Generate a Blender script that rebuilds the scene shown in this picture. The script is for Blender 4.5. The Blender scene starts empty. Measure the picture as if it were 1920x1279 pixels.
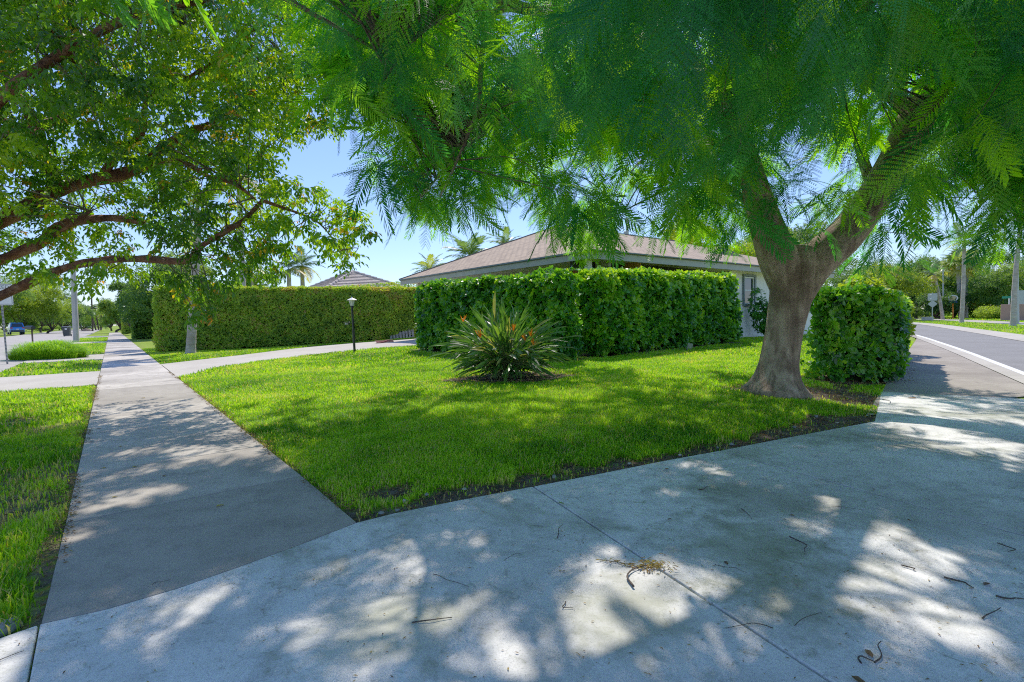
import bpy, math, random
import numpy as np
from mathutils import Vector, Matrix

random.seed(7)
RNG = np.random.default_rng(11)
S = bpy.context.scene
COL = S.collection
PI = math.pi

# ------------------------------------------------------------------ camera
F, W, HH, CH = 955.0, 1920.0, 1279.0, 1.3
PITCH = math.atan((639.5 - 595.0) / F)
ROLL = math.atan(0.02)
_cx, _sx = math.cos(PITCH), math.sin(PITCH)
FW = np.array([0, _cx, -_sx]); _up = np.array([0, _sx, _cx]); _r = np.array([1.0, 0, 0])
CR = _r * math.cos(ROLL) - _up * math.sin(ROLL)
CU = _up * math.cos(ROLL) + _r * math.sin(ROLL)
CAMP = np.array([0, 0, CH])


def ray(x, y):
    return FW + CR * (x - W / 2) / F - CU * (y - HH / 2) / F


def gp(x, y, z=0.0):
    d = ray(x, y); t = (z - CH) / d[2]
    return np.array([d[0] * t, d[1] * t, z])


def at(x, y, Y):
    d = ray(x, y); t = Y / d[1]
    return np.array([d[0] * t, Y, CH + d[2] * t])


def pr(P):
    P = np.atleast_2d(np.asarray(P, float)) - CAMP
    w = P @ FW
    w = np.where(np.abs(w) < 1e-6, 1e-6, w)
    return W / 2 + F * (P @ CR) / w, HH / 2 - F * (P @ CU) / w, w


cam = bpy.data.cameras.new('camera'); cam.sensor_width = 36; cam.sensor_fit = 'HORIZONTAL'
cam.lens = 36 * F / W; cam.clip_start = 0.05; cam.clip_end = 3000
co = bpy.data.objects.new('camera', cam); COL.objects.link(co)
M = Matrix(((CR[0], CU[0], -FW[0], 0), (CR[1], CU[1], -FW[1], 0), (CR[2], CU[2], -FW[2], CH), (0, 0, 0, 1)))
co.matrix_world = M
S.camera = co

# ------------------------------------------------------------------ light
SUN_AZ, SUN_EL = math.radians(4), math.radians(53)
w = bpy.data.worlds.new('World'); S.world = w; w.use_nodes = True
nt = w.node_tree
bg = nt.nodes['Background']
sky = nt.nodes.new('ShaderNodeTexSky'); sky.sky_type = 'NISHITA'; sky.sun_disc = False
sky.sun_elevation = SUN_EL; sky.sun_rotation = SUN_AZ
sky.air_density = 1.0; sky.dust_density = 0.1; sky.ozone_density = 3.0; sky.air_density = 1.1
sg_ = nt.nodes.new('ShaderNodeMix'); sg_.data_type = 'RGBA'; sg_.blend_type = 'MULTIPLY'; sg_.inputs[0].default_value = 1; sg_.inputs[7].default_value = (.76, .88, 1.20, 1)
nt.links.new(sky.outputs[0], sg_.inputs[6]); nt.links.new(sg_.outputs[2], bg.inputs[0]); bg.inputs[1].default_value = 0.15
sl = bpy.data.lights.new('sun', 'SUN'); sl.energy = 5.0; sl.angle = math.radians(0.7); sl.color = (1, 0.94, 0.84)
so = bpy.data.objects.new('sun', sl); COL.objects.link(so)
sd = Vector((math.sin(SUN_AZ) * math.cos(SUN_EL), math.cos(SUN_AZ) * math.cos(SUN_EL), math.sin(SUN_EL)))
so.rotation_euler = (-sd).to_track_quat('-Z', 'Y').to_euler(); so.location = (0, 20, 30)
S.view_settings.view_transform = 'Standard'; S.view_settings.look = 'None'; S.view_settings.exposure = 0; S.view_settings.gamma = 1.28
S.cycles.max_bounces = 10; S.cycles.diffuse_bounces = 7; S.cycles.transmission_bounces = 4; S.cycles.glossy_bounces = 3
S.cycles.caustics_reflective = False; S.cycles.caustics_refractive = False
S.cycles.use_denoising = False; S.cycles.filter_width = 1.1

# ------------------------------------------------------------------ objects


def link(o, parent=None):
    COL.objects.link(o)
    if parent is not None: o.parent = parent
    return o


def tag(o, label=None, cat=None, group=None, kind=None):
    if label: o['label'] = label
    if cat: o['category'] = cat
    if group: o['group'] = group
    if kind: o['kind'] = kind
    return o


def thing(name, label, cat, loc=(0, 0, 0), group=None):
    o = bpy.data.objects.new(name, None); o.location = tuple(loc); o.empty_display_size = 0.2
    link(o)
    return tag(o, label, cat, group)


def nmesh(name, V, faces, mat, parent=None, v=None, smooth=False, uv=None, extra=None):
    """V (n,3) world coordinates; faces: list of int arrays (m,k)."""
    V = np.asarray(V, np.float32)
    if parent is not None and parent.type == 'EMPTY':
        V = V - np.array(parent.location, np.float32)
    me = bpy.data.meshes.new(name)
    faces = [np.asarray(f, np.int32) for f in (faces if isinstance(faces, list) else [faces]) if len(f)]
    loops = np.concatenate([f.ravel() for f in faces])
    sizes = np.concatenate([np.full(len(f), f.shape[1], np.int32) for f in faces])
    starts = np.concatenate([[0], np.cumsum(sizes)[:-1]]).astype(np.int32)
    me.vertices.add(len(V)); me.vertices.foreach_set('co', V.ravel())
    me.loops.add(len(loops)); me.loops.foreach_set('vertex_index', loops)
    me.polygons.add(len(sizes)); me.polygons.foreach_set('loop_start', starts); me.polygons.foreach_set('loop_total', sizes)
    if smooth: me.polygons.foreach_set('use_smooth', np.ones(len(sizes), bool))
    else: me.polygons.foreach_set('use_smooth', np.zeros(len(sizes), bool))
    me.update(calc_edges=True)
    if v is not None:
        a = me.attributes.new('v', 'FLOAT', 'POINT'); a.data.foreach_set('value', np.asarray(v, np.float32))
    for k, val in (extra or {}).items():
        a = me.attributes.new(k, 'FLOAT', 'POINT'); a.data.foreach_set('value', np.asarray(val, np.float32))
    if uv is not None:
        l = me.uv_layers.new(name='UVMap'); l.data.foreach_set('uv', np.asarray(uv, np.float32)[loops].ravel())
    me.materials.append(mat)
    o = bpy.data.objects.new(name, me)
    return link(o, parent)


class MB:
    def __init__(s): s.v = []; s.f = []

    def add(s, vs, fs):
        n = len(s.v); s.v += [tuple(map(float, p)) for p in vs]; s.f += [[i + n for i in f] for f in fs]; return s

    def box(s, c, sx, sy, sz, R=None):
        """box centred at c, full sizes, R optional 3x3 (columns = axes)"""
        R = np.eye(3) if R is None else np.asarray(R)
        c = np.asarray(c, float)
        vs = [c + R @ np.array([a * sx / 2, b * sy / 2, d * sz / 2]) for d in (-1, 1) for b in (-1, 1) for a in (-1, 1)]
        return s.add(vs, [[0, 2, 3, 1], [4, 5, 7, 6], [0, 1, 5, 4], [2, 6, 7, 3], [0, 4, 6, 2], [1, 3, 7, 5]])

    def tube(s, pts, rad, n=10, cap=True, mod=None):
        pts = np.asarray(pts, float); m = len(pts)
        rad = np.full(m, rad) if np.isscalar(rad) else np.asarray(rad, float)
        T = np.gradient(pts, axis=0); T /= np.linalg.norm(T, axis=1)[:, None] + 1e-9
        ref = np.array([1.0, 0, 0]) if abs(T[0][0]) < .9 else np.array([0, 1.0, 0])
        u = ref - T[0] * (ref @ T[0]); u /= np.linalg.norm(u)
        vs = []
        for i in range(m):
            u = u - T[i] * (u @ T[i]); u /= np.linalg.norm(u); w_ = np.cross(T[i], u)
            for k in range(n):
                a = 2 * PI * k / n
                r = rad[i] * (mod(i, a) if mod else 1)
                vs.append(pts[i] + r * (math.cos(a) * u + math.sin(a) * w_))
        fs = [[i * n + k, i * n + (k + 1) % n, (i + 1) * n + (k + 1) % n, (i + 1) * n + k] for i in range(m - 1) for k in range(n)]
        if cap:
            fs.append([k for k in range(n)][::-1]); fs.append([(m - 1) * n + k for k in range(n)])
        return s.add(vs, fs)

    def prism(s, poly, d):
        """extrude a 3d polygon by vector d"""
        poly = [np.asarray(p, float) for p in poly]; d = np.asarray(d, float); n = len(poly)
        vs = poly + [p + d for p in poly]
        fs = [list(range(n))[::-1], list(range(n, 2 * n))] + [[i, (i + 1) % n, n + (i + 1) % n, n + i] for i in range(n)]
        return s.add(vs, fs)

    def build(s, name, mat, parent=None, smooth=False, bevel=0):
        V = np.array(s.v, float)
        if parent is not None:
            p = parent; off = np.zeros(3)
            while p is not None: off = off + np.array(p.location); p = p.parent
            V = V - off
        me = bpy.data.meshes.new(name); me.from_pydata([tuple(p) for p in V], [], s.f)
        me.polygons.foreach_set('use_smooth', np.full(len(me.polygons), smooth))
        me.materials.append(mat); me.validate()
        import bmesh
        bm = bmesh.new(); bm.from_mesh(me); bmesh.ops.recalc_face_normals(bm, faces=bm.faces); bm.to_mesh(me); bm.free()
        o = bpy.data.objects.new(name, me); link(o, parent)
        if bevel:
            b = o.modifiers.new('bevel', 'BEVEL'); b.width = bevel; b.segments = 2; b.limit_method = 'ANGLE'
        return o


def cr_spline(P, n=6):
    P = np.asarray(P, float)
    Q = np.vstack([2 * P[0] - P[1], P, 2 * P[-1] - P[-2]])
    out = []
    for i in range(1, len(Q) - 2):
        for t in np.linspace(0, 1, n, endpoint=False):
            a, b, c, d = Q[i - 1], Q[i], Q[i + 1], Q[i + 2]
            out.append(.5 * (2 * b + (c - a) * t + (2 * a - 5 * b + 4 * c - d) * t ** 2 + (3 * b - a - 3 * c + d) * t ** 3))
    out.append(Q[-2])
    return np.array(out)


def inpoly(x, y, poly):
    poly = np.asarray(poly, float)[:, :2]
    x = np.asarray(x, float); y = np.asarray(y, float); r = np.zeros(x.shape, bool)
    j = len(poly) - 1
    for i in range(len(poly)):
        xi, yi = poly[i]; xj, yj = poly[j]
        c = ((yi > y) != (yj > y)) & (x < (xj - xi) * (y - yi) / ((yj - yi) if yj != yi else 1e-12) + xi)
        r ^= c; j = i
    return r


def segdist(x, y, poly, closed=False):
    poly = np.asarray(poly, float)[:, :2]; d = np.full(np.shape(x), 1e9)
    n = len(poly)
    for i in range(n if closed else n - 1):
        a = poly[i]; b = poly[(i + 1) % n]; ab = b - a
        t = np.clip(((x - a[0]) * ab[0] + (y - a[1]) * ab[1]) / (ab @ ab + 1e-12), 0, 1)
        d = np.minimum(d, np.hypot(x - a[0] - t * ab[0], y - a[1] - t * ab[1]))
    return d


def vnoise(x, y, seed=0, sc=1.0):
    """cheap smooth value noise, 0..1"""
    x = np.asarray(x) * sc + seed * 17.3; y = np.asarray(y) * sc + seed * 9.1
    xi = np.floor(x); yi = np.floor(y); fx = x - xi; fy = y - yi
    fx = fx * fx * (3 - 2 * fx); fy = fy * fy * (3 - 2 * fy)
    h = lambda a, b: np.modf(np.abs(np.sin(a * 127.1 + b * 311.7 + seed) * 43758.5453))[0]
    return (h(xi, yi) * (1 - fx) + h(xi + 1, yi) * fx) * (1 - fy) + (h(xi, yi + 1) * (1 - fx) + h(xi + 1, yi + 1) * fx) * fy


def fbm(x, y, seed=0, sc=1.0):
    return .5 * vnoise(x, y, seed, sc) + .3 * vnoise(x, y, seed + 3, sc * 2.1) + .2 * vnoise(x, y, seed + 5, sc * 4.3)


def smooth01(t):
    t = np.clip(t, 0, 1); return t * t * (3 - 2 * t)

# ------------------------------------------------------------------ instancing into one mesh


def rotmats(z_dir, spin=None, x_hint=None):
    """matrices whose columns are x,y,z axes; z_dir (n,3)"""
    z = z_dir / (np.linalg.norm(z_dir, axis=1)[:, None] + 1e-9)
    n = len(z)
    h = RNG.normal(size=(n, 3)) if x_hint is None else x_hint
    x = h - z * np.sum(h * z, 1)[:, None]; x /= np.linalg.norm(x, axis=1)[:, None] + 1e-9
    y = np.cross(z, x)
    return np.stack([x, y, z], axis=2)


def frames_x(x_dir, up):
    """x axis = x_dir, z as near up as possible"""
    x = x_dir / (np.linalg.norm(x_dir, axis=1)[:, None] + 1e-9)
    z = up - x * np.sum(up * x, 1)[:, None]; z /= np.linalg.norm(z, axis=1)[:, None] + 1e-9
    y = np.cross(z, x)
    return np.stack([x, y, z], axis=2)


def spread(pv, pf, Rm, pos, sc, v, pvv=None):
    pv = np.asarray(pv, float); pf = np.asarray(pf, int); n = len(pos)
    sc = np.asarray(sc, float)
    if sc.ndim == 1: sc = sc[:, None]
    V = np.einsum('nij,nkj->nki', Rm, pv[None] * (sc[:, None, :] if sc.shape[1] == 3 else sc[:, :, None])) + pos[:, None, :]
    k = len(pv)
    Fc = (pf[None] + (np.arange(n) * k)[:, None, None]).reshape(-1, pf.shape[1])
    vv = np.repeat(np.asarray(v, float), k)
    if pvv is not None: vv = vv + np.tile(pvv, n)
    return V.reshape(-1, 3), Fc, vv


def merge(parts):
    Vs, Fs, vs = [], {}, []
    off = 0
    for V, Fc, v in parts:
        if len(V) == 0: continue
        Vs.append(V); vs.append(v)
        Fs.setdefault(Fc.shape[1], []).append(Fc + off); off += len(V)
    return np.vstack(Vs), [np.vstack(x) for x in Fs.values()], np.concatenate(vs)

# ------------------------------------------------------------------ materials


def lin(r, g, b):
    f = lambda c: (c / 255 / 12.92) if c / 255 <= .04045 else ((c / 255 + .055) / 1.055) ** 2.4
    return (f(r), f(g), f(b), 1)


def newmat(name):
    m = bpy.data.materials.new(name); m.use_nodes = True; n = m.node_tree
    return m, n, n.nodes['Principled BSDF'], n.nodes['Material Output']


def N(n, t, **kw):
    nd = n.nodes.new(t)
    for k, val in kw.items():
        if k.startswith('i_'):
            key = k[2:]; key = int(key) if key.isdigit() else key.replace('_', ' ')
            nd.inputs[key].default_value = val
        else: setattr(nd, k, val)
    return nd


def ramp(n, stops, src=None):
    r = n.nodes.new('ShaderNodeValToRGB'); e = r.color_ramp.elements
    while len(e) < len(stops): e.new(.5)
    for el, (p, c) in zip(e, stops): el.position = p; el.color = c if len(c) == 4 else (*c, 1)
    if src is not None: n.links.new(src, r.inputs[0])
    return r


def noise(n, scale, detail=4, rough=.55, coord=None, dist=0):
    t = N(n, 'ShaderNodeTexNoise', i_Scale=scale, i_Detail=detail, i_Roughness=rough, i_Distortion=dist)
    if coord is not None: n.links.new(coord, t.inputs['Vector'])
    return t


def mixc(n, a, b, fac, mode='MIX'):
    m = n.nodes.new('ShaderNodeMix'); m.data_type = 'RGBA'; m.blend_type = mode
    for sock, val in ((m.inputs[6], a), (m.inputs[7], b), (m.inputs[0], fac)):
        if hasattr(val, 'links') or isinstance(val, bpy.types.NodeSocket): n.links.new(val, sock)
        else: sock.default_value = val
    return m.outputs[2]


def pos_coord(n):
    return n.nodes.new('ShaderNodeNewGeometry').outputs['Position']


def simple(name, col, rough=.6, metal=0, nscale=12, var=.25, bump=.1, spec=.4):
    m, n, p, o = newmat(name)
    c = N(n, 'ShaderNodeTexCoord').outputs['Object']
    t = noise(n, nscale, 5, .6, c)
    d = tuple(x * (1 - var) for x in col[:3]) + (1,); l = tuple(min(1, x * (1 + var)) for x in col[:3]) + (1,)
    r = ramp(n, [(.3, d), (.7, l)], t.outputs[0])
    n.links.new(r.outputs[0], p.inputs['Base Color']); p.inputs['Roughness'].default_value = rough
    p.inputs['Metallic'].default_value = metal; p.inputs['Specular IOR Level'].default_value = spec
    if bump:
        b = N(n, 'ShaderNodeBump', i_Strength=bump, i_Distance=.02); n.links.new(t.outputs[0], b.inputs['Height']); n.links.new(b.outputs[0], p.inputs['Normal'])
    return m


def leafmat(name, stops, trans=.45, rough=.42, spec=.35, tboost=(1.5, 1.5, .7)):
    """leaf colour follows the stored variation of each leaf; light passes through the blade"""
    m, n, p, o = newmat(name)
    a = N(n, 'ShaderNodeAttribute', attribute_name='v')
    r = ramp(n, [(s, c) for s, c in stops], a.outputs['Fac'])
    n.links.new(r.outputs[0], p.inputs['Base Color']); p.inputs['Roughness'].default_value = rough
    p.inputs['Specular IOR Level'].default_value = spec
    tr = N(n, 'ShaderNodeBsdfTranslucent')
    tc = mixc(n, r.outputs[0], (*tboost, 1), 1.0, 'MULTIPLY')
    n.links.new(tc, tr.inputs[0])
    mx = N(n, 'ShaderNodeMixShader', i_0=trans)
    n.links.new(p.outputs[0], mx.inputs[1]); n.links.new(tr.outputs[0], mx.inputs[2]); n.links.new(mx.outputs[0], o.inputs[0])
    return m


def concrete(name, base, stain, algae=0.0, speck=.5, dark=.5, scale=1.0, patch=()):
    m, n, p, o = newmat(name)
    c = pos_coord(n)
    big = noise(n, .55 * scale, 6, .6, c, .6); mid = noise(n, 4.5 * scale, 9, .72, c); fine = noise(n, 95, 4, .8, c); grit = noise(n, 320, 2, .6, c)
    col = mixc(n, base, stain, ramp(n, [(.40, (0, 0, 0)), (.66, (dark,) * 3)], big.outputs[0]).outputs[0])
    col = mixc(n, col, stain, ramp(n, [(.48, (0, 0, 0)), (.66, (dark * .9,) * 3)], mid.outputs[0]).outputs[0])
    if algae:
        al = noise(n, .9, 7, .68, c, .4)
        col = mixc(n, col, (.13, .15, .05, 1), ramp(n, [(.5, (0, 0, 0)), (.7, (algae,) * 3)], al.outputs[0]).outputs[0])
        al2 = noise(n, 9, 6, .7, c, 1.5)
        col = mixc(n, col, (.16, .17, .08, 1), ramp(n, [(.56, (0, 0, 0)), (.72, (algae * .8,) * 3)], al2.outputs[0]).outputs[0])
    col = mixc(n, col, (.10, .095, .085, 1), ramp(n, [(.52, (0, 0, 0)), (.72, (speck,) * 3)], fine.outputs[0]).outputs[0])
    col = mixc(n, col, (.85, .84, .82, 1), ramp(n, [(.58, (0, 0, 0)), (.75, (.5,) * 3)], grit.outputs[0]).outputs[0])
    for (px_, py_, pr_, pc_) in patch:           # damp green or brown areas lying under the tree
        vm = N(n, 'ShaderNodeVectorMath', operation='DISTANCE'); n.links.new(c, vm.inputs[0]); vm.inputs[1].default_value = (px_, py_, 0)
        dd = N(n, 'ShaderNodeMath', operation='MULTIPLY_ADD', i_1=1.0 / pr_); n.links.new(vm.outputs['Value'], dd.inputs[0])
        nn_ = N(n, 'ShaderNodeMath', operation='MULTIPLY_ADD', i_1=-2.2, i_2=1.0); n.links.new(mid.outputs[0], nn_.inputs[0]); n.links.new(nn_.outputs[0], dd.inputs[2])
        col = mixc(n, col, pc_, ramp(n, [(.2, (.62,) * 3), (.95, (0, 0, 0))], dd.outputs[0]).outputs[0])
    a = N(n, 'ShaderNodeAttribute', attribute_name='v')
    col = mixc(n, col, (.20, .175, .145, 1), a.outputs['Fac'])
    n.links.new(col, p.inputs['Base Color']); p.inputs['Roughness'].default_value = .85; p.inputs['Specular IOR Level'].default_value = .25
    b = N(n, 'ShaderNodeBump', i_Strength=.35, i_Distance=.006)
    ad = N(n, 'ShaderNodeMath', operation='ADD'); n.links.new(fine.outputs[0], ad.inputs[0]); n.links.new(mid.outputs[0], ad.inputs[1])
    n.links.new(ad.outputs[0], b.inputs['Height']); n.links.new(b.outputs[0], p.inputs['Normal'])
    return m


def bark(name, dark, mid, light, vscale=(6, 6, 1.2), lich=.3):
    m, n, p, o = newmat(name)
    c = pos_coord(n)
    mp = N(n, 'ShaderNodeMapping'); mp.inputs['Scale'].default_value = vscale; n.links.new(c, mp.inputs[0])
    t = noise(n, 1.4, 8, .65, mp.outputs[0], 1.2); f = noise(n, 38, 6, .75, c); g = noise(n, 2.2, 5, .6, c)
    r = ramp(n, [(.3, dark), (.5, mid), (.72, light)], t.outputs[0])
    col = mixc(n, r.outputs[0], dark, ramp(n, [(.46, (0, 0, 0)), (.62, (.75,) * 3)], g.outputs[0]).outputs[0])
    col = mixc(n, col, (.4, .38, .32, 1), ramp(n, [(.6, (0, 0, 0)), (.74, (lich,) * 3)], f.outputs[0]).outputs[0])
    n.links.new(col, p.inputs['Base Color']); p.inputs['Roughness'].default_value = .9; p.inputs['Specular IOR Level'].default_value = .2
    ad = N(n, 'ShaderNodeMath', operation='ADD'); n.links.new(t.outputs[0], ad.inputs[0]); n.links.new(f.outputs[0], ad.inputs[1])
    b = N(n, 'ShaderNodeBump', i_Strength=.9, i_Distance=.045); n.links.new(ad.outputs[0], b.inputs['Height']); n.links.new(b.outputs[0], p.inputs['Normal'])
    return m


MT = {}
MT['poinciana_bark'] = bark('poinciana_bark', (.13, .08, .055, 1), (.42, .30, .21, 1), (.62, .49, .37, 1), (5, 5, .6), .6)
MT['gumbo_bark'] = bark('gumbo_bark', (.08, .03, .02, 1), (.28, .11, .06, 1), (.50, .28, .18, 1), (5, 5, 5), .15)
MT['palm_bark'] = bark('palm_bark', (.3, .25, .21, 1), (.48, .42, .36, 1), (.62, .56, .5, 1), (1, 1, 9), .2)
MT['dark_bark'] = bark('dark_bark', (.03, .02, .015, 1), (.08, .055, .04, 1), (.15, .11, .09, 1), (5, 5, 1), .1)
MT['twig'] = bark('twig_bark', (.10, .07, .05, 1), (.24, .18, .13, 1), (.38, .31, .25, 1), (8, 8, 4), .2)
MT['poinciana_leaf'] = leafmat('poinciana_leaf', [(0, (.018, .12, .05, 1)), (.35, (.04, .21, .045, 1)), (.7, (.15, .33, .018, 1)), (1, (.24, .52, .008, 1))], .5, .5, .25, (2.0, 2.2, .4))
MT['gumbo_leaf'] = leafmat('gumbo_leaf', [(0, (.03, .085, .012, 1)), (.5, (.075, .19, .012, 1)), (.85, (.19, .32, .012, 1)), (.95, (.34, .24, .02, 1)), (1, (.3, .12, .04, 1))], .52, .36, .5, (2.7, 2.6, .4))
MT['clusia_leaf'] = leafmat('clusia_leaf', [(0, (.014, .075, .012, 1)), (.35, (.06, .22, .02, 1)), (.7, (.15, .38, .02, 1)), (1, (.36, .55, .03, 1))],   .35, .38, .4, (1.8, 1.8, .4))
MT['ficus_leaf'] = leafmat('ficus_leaf', [(0, (.05, .12, .02, 1)), (.5, (.22, .37, .035, 1)), (.9, (.38, .54, .04, 1)), (1, (.4, .22, .1, 1))], .4, .5, .3, (1.8, 1.8, .5))
MT['tree_leaf'] = leafmat('tree_leaf', [(0, (.03, .085, .03, 1)), (.5, (.10, .20, .035, 1)), (1, (.28, .38, .04, 1))], .5, .5, .3, (1.8, 1.8, .6))
MT['yellow_leaf'] = leafmat('yellow_leaf', [(0, (.08, .14, .02, 1)), (.5, (.22, .32, .02, 1)), (1, (.45, .52, .03, 1))], .5, .5, .3, (1.6, 1.6, .5))
MT['palm_leaf'] = leafmat('palm_leaf', [(0, (.04, .09, .04, 1)), (.6, (.12, .22, .06, 1)), (.9, (.32, .38, .05, 1)), (1, (.55, .36, .1, 1))], .45, .4, .4)
MT['strelitzia_leaf'] = leafmat('strelitzia_leaf', [(0, (.03, .08, .02, 1)), (.6, (.10, .20, .04, 1)), (.9, (.25, .36, .05, 1)), (1, (.45, .32, .14, 1))], .3, .38, .45, (1.2, 1.5, .4))
MT['grass'] = leafmat('grass_blade', [(0, (.06, .19, .010, 1)), (.5, (.22, .45, .010, 1)), (.85, (.36, .60, .02, 1)), (.93, (.52, .45, .13, 1)), (1, (.46, .34, .16, 1))], .5, .55, .2, (1.6, 1.6, .5))
MT['orange'] = leafmat('orange_petal', [(0, (.6, .12, .01, 1)), (1, (.85, .3, .02, 1))], .3, .5, .3, (1.2, 1, .5))
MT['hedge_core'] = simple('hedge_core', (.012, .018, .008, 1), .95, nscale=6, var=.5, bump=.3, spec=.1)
MT['plaza'] = concrete('plaza_concrete', (.85, .85, .845, 1), (.46, .46, .455, 1), .95, .7, .9, patch=[(*gp(1400, 1030)[:2], .55, (.20, .22, .10, 1)), (*gp(1470, 1130)[:2], .35, (.22, .23, .12, 1)), (*gp(1180, 1150)[:2], .4, (.32, .33, .22, 1)), (*gp(1390, 850)[:2], .35, (.24, .25, .15, 1)), (*gp(1450, 940)[:2], .6, (.32, .31, .26, 1)), (*gp(700, 1180)[:2], .35, (.5, .5, .36, 1)), (*gp(1750, 960)[:2], .8, (.36, .36, .32, 1))])
MT['walk'] = concrete('sidewalk_concrete', (.66, .60, .53, 1), (.26, .23, .20, 1), .0, .8, .85)
MT['oldwalk'] = concrete('old_walk_concrete', (.34, .295, .25, 1), (.2, .165, .135, 1), .0, .7, .9)
MT['drive'] = concrete('driveway_concrete', (.52, .48, .42, 1), (.38, .34, .29, 1), .0, .4, .6)
MT['curb'] = concrete('kerb_concrete', (.5, .46, .4, 1), (.32, .29, .25, 1), .0, .5, .6)
MT['street'] = concrete('old_asphalt', (.40, .37, .34, 1), (.28, .26, .24, 1), .0, .5, .6)
MT['road'] = concrete('road_asphalt', (.2, .195, .2, 1), (.14, .135, .135, 1), .0, .5, .7)
MT['line'] = simple('road_paint', (.8, .8, .78, 1), .6, nscale=25, var=.1)
# ------------------------------------------------------------------ the lot and its terrain
_vp = ray(208, 610); A3 = np.array([_vp[0], _vp[1], 0]); A3 /= np.linalg.norm(A3)     # along the left street, away
B3 = np.array([A3[1], -A3[0], 0])                                                     # across, to the right
A2, B2 = A3[:2], B3[:2]
L0 = gp(80, 1170)[:2]
SW = 1.5                                                                               # sidewalk width


def st(x, y):
    return (x - L0[0]) * B2[0] + (y - L0[1]) * B2[1], (x - L0[0]) * A2[0] + (y - L0[1]) * A2[1]


def sw(s, t, z=0.0):
    p = L0 + B2 * s + A2 * t; return np.array([p[0], p[1], z])


PEDGE = [gp(668, 980), gp(740, 962), gp(860, 938), gp(1000, 912), gp(1120, 889), gp(1240, 865), gp(1350, 845), gp(1500, 816), gp(1640, 790)]
WL = [gp(1640, 790), gp(1648, 758), gp(1652, 738), gp(1674, 700), gp(1690, 678), gp(1705, 655), gp(1718, 628)]
wfar = WL[-1] + (WL[-1] - WL[-2]) / np.linalg.norm(WL[-1] - WL[-2]) * 40
LOT = [sw(SW, .1)] + PEDGE + WL[1:] + [wfar, wfar + A3 * 90, sw(SW, 150)]
LOT2 = np.array(LOT)[:, :2]

_ctrl = [(gp(664, 662, .1), .1), (gp(945, 705, .12), .12), (gp(1100, 672, .2), .2), (gp(1385, 641, .28), .28), (gp(795, 642, .35), .35),
         (gp(770, 633, .33), .33), (gp(1440, 735, .12), .12), (gp(560, 650, .12), .12), (gp(1200, 760, .1), .1), (gp(1600, 700, .12), .12), (np.array([8., 22., .3]), .3), (np.array([2., 35., .35]), .35), (gp(400, 690, .03), .03)]
_cp = [(p[0], p[1]) for p, z in _ctrl]; _cz = [z for p, z in _ctrl]
for i in range(0, 60, 4):
    _cp.append(tuple(sw(SW, i + 1)[:2])); _cz.append(0.0)
for p in PEDGE[::2] + WL[1:]:
    _cp.append((p[0], p[1])); _cz.append(0.0)
_cp = np.array(_cp); _cz = np.array(_cz)


def _phi(r): return np.where(r > 0, r * r * np.log(r + 1e-12), 0)


_n = len(_cp); _K = _phi(np.hypot(_cp[:, None, 0] - _cp[None, :, 0], _cp[:, None, 1] - _cp[None, :, 1])) + np.eye(_n) * .05
_P = np.hstack([np.ones((_n, 1)), _cp])
_sol = np.linalg.solve(np.block([[_K, _P], [_P.T, np.zeros((3, 3))]]), np.concatenate([_cz, np.zeros(3)]))


def gz(x, y):
    """height of the ground (the lot rises gently towards the house)"""
    x = np.asarray(x, float); y = np.asarray(y, float); sh = x.shape
    x = x.ravel(); y = y.ravel()
    z = _sol[_n] + _sol[_n + 1] * x + _sol[_n + 2] * y
    for k in range(_n): z = z + _sol[k] * _phi(np.hypot(x - _cp[k, 0], y - _cp[k, 1]))
    z = np.clip(z, 0, .38)
    ins = inpoly(x, y, LOT2); d = segdist(x, y, LOT2, True)
    z = np.where(ins, z * smooth01(d / 1.0), 0)
    return z.reshape(sh)


def G(px, py):
    """the ground point seen at a photo pixel"""
    z = 0.0
    for _ in range(12):
        p = gp(px, py, z); z = .5 * z + .5 * float(gz(np.array([p[0]]), np.array([p[1]]))[0])
    return gp(px, py, z)


def on(p, dz=0.0):
    return np.array([p[0], p[1], float(gz(np.array([p[0]]), np.array([p[1]]))[0]) + dz])


def along(P, D, px, lo=0, hi=60):
    """distance from P along D at which the point is seen in photo column px"""
    P = np.asarray(P, float); D = np.asarray(D, float)
    f = lambda L: pr(P + D * L)[0][0] - px
    a, b = lo, hi; fa = f(a)
    for _ in range(50):
        m = (a + b) / 2
        if (f(m) > 0) == (fa > 0): a = m
        else: b = m
    return (a + b) / 2


# ------------------------------------------------------------------ ground materials
m, n, p, o = newmat('ground_soil')
c = pos_coord(n)
t1 = noise(n, .35, 5, .6, c); t2 = noise(n, 5, 7, .65, c); t3 = noise(n, 45, 4, .7, c)
g = ramp(n, [(.25, (.08, .15, .012, 1)), (.5, (.17, .27, .016, 1)), (.78, (.28, .34, .04, 1))], t2.outputs[0])
gcol = mixc(n, g.outputs[0], (.3, .34, .05, 1), ramp(n, [(.45, (0, 0, 0)), (.7, (.5,) * 3)], t1.outputs[0]).outputs[0])
gcol = mixc(n, gcol, (.05, .045, .02, 1), ramp(n, [(.56, (0, 0, 0)), (.72, (.6,) * 3)], t3.outputs[0]).outputs[0])
d = ramp(n, [(.25, (.045, .032, .026, 1)), (.5, (.12, .088, .07, 1)), (.78, (.27, .22, .18, 1))], t2.outputs[0])
dcol = mixc(n, d.outputs[0], (.035, .025, .02, 1), ramp(n, [(.52, (0, 0, 0)), (.66, (.8,) * 3)], t3.outputs[0]).outputs[0])
a = N(n, 'ShaderNodeAttribute', attribute_name='dirt')
n.links.new(mixc(n, gcol, dcol, a.outputs['Fac']), p.inputs['Base Color'])
p.inputs['Roughness'].default_value = .95; p.inputs['Specular IOR Level'].default_value = .1
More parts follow.
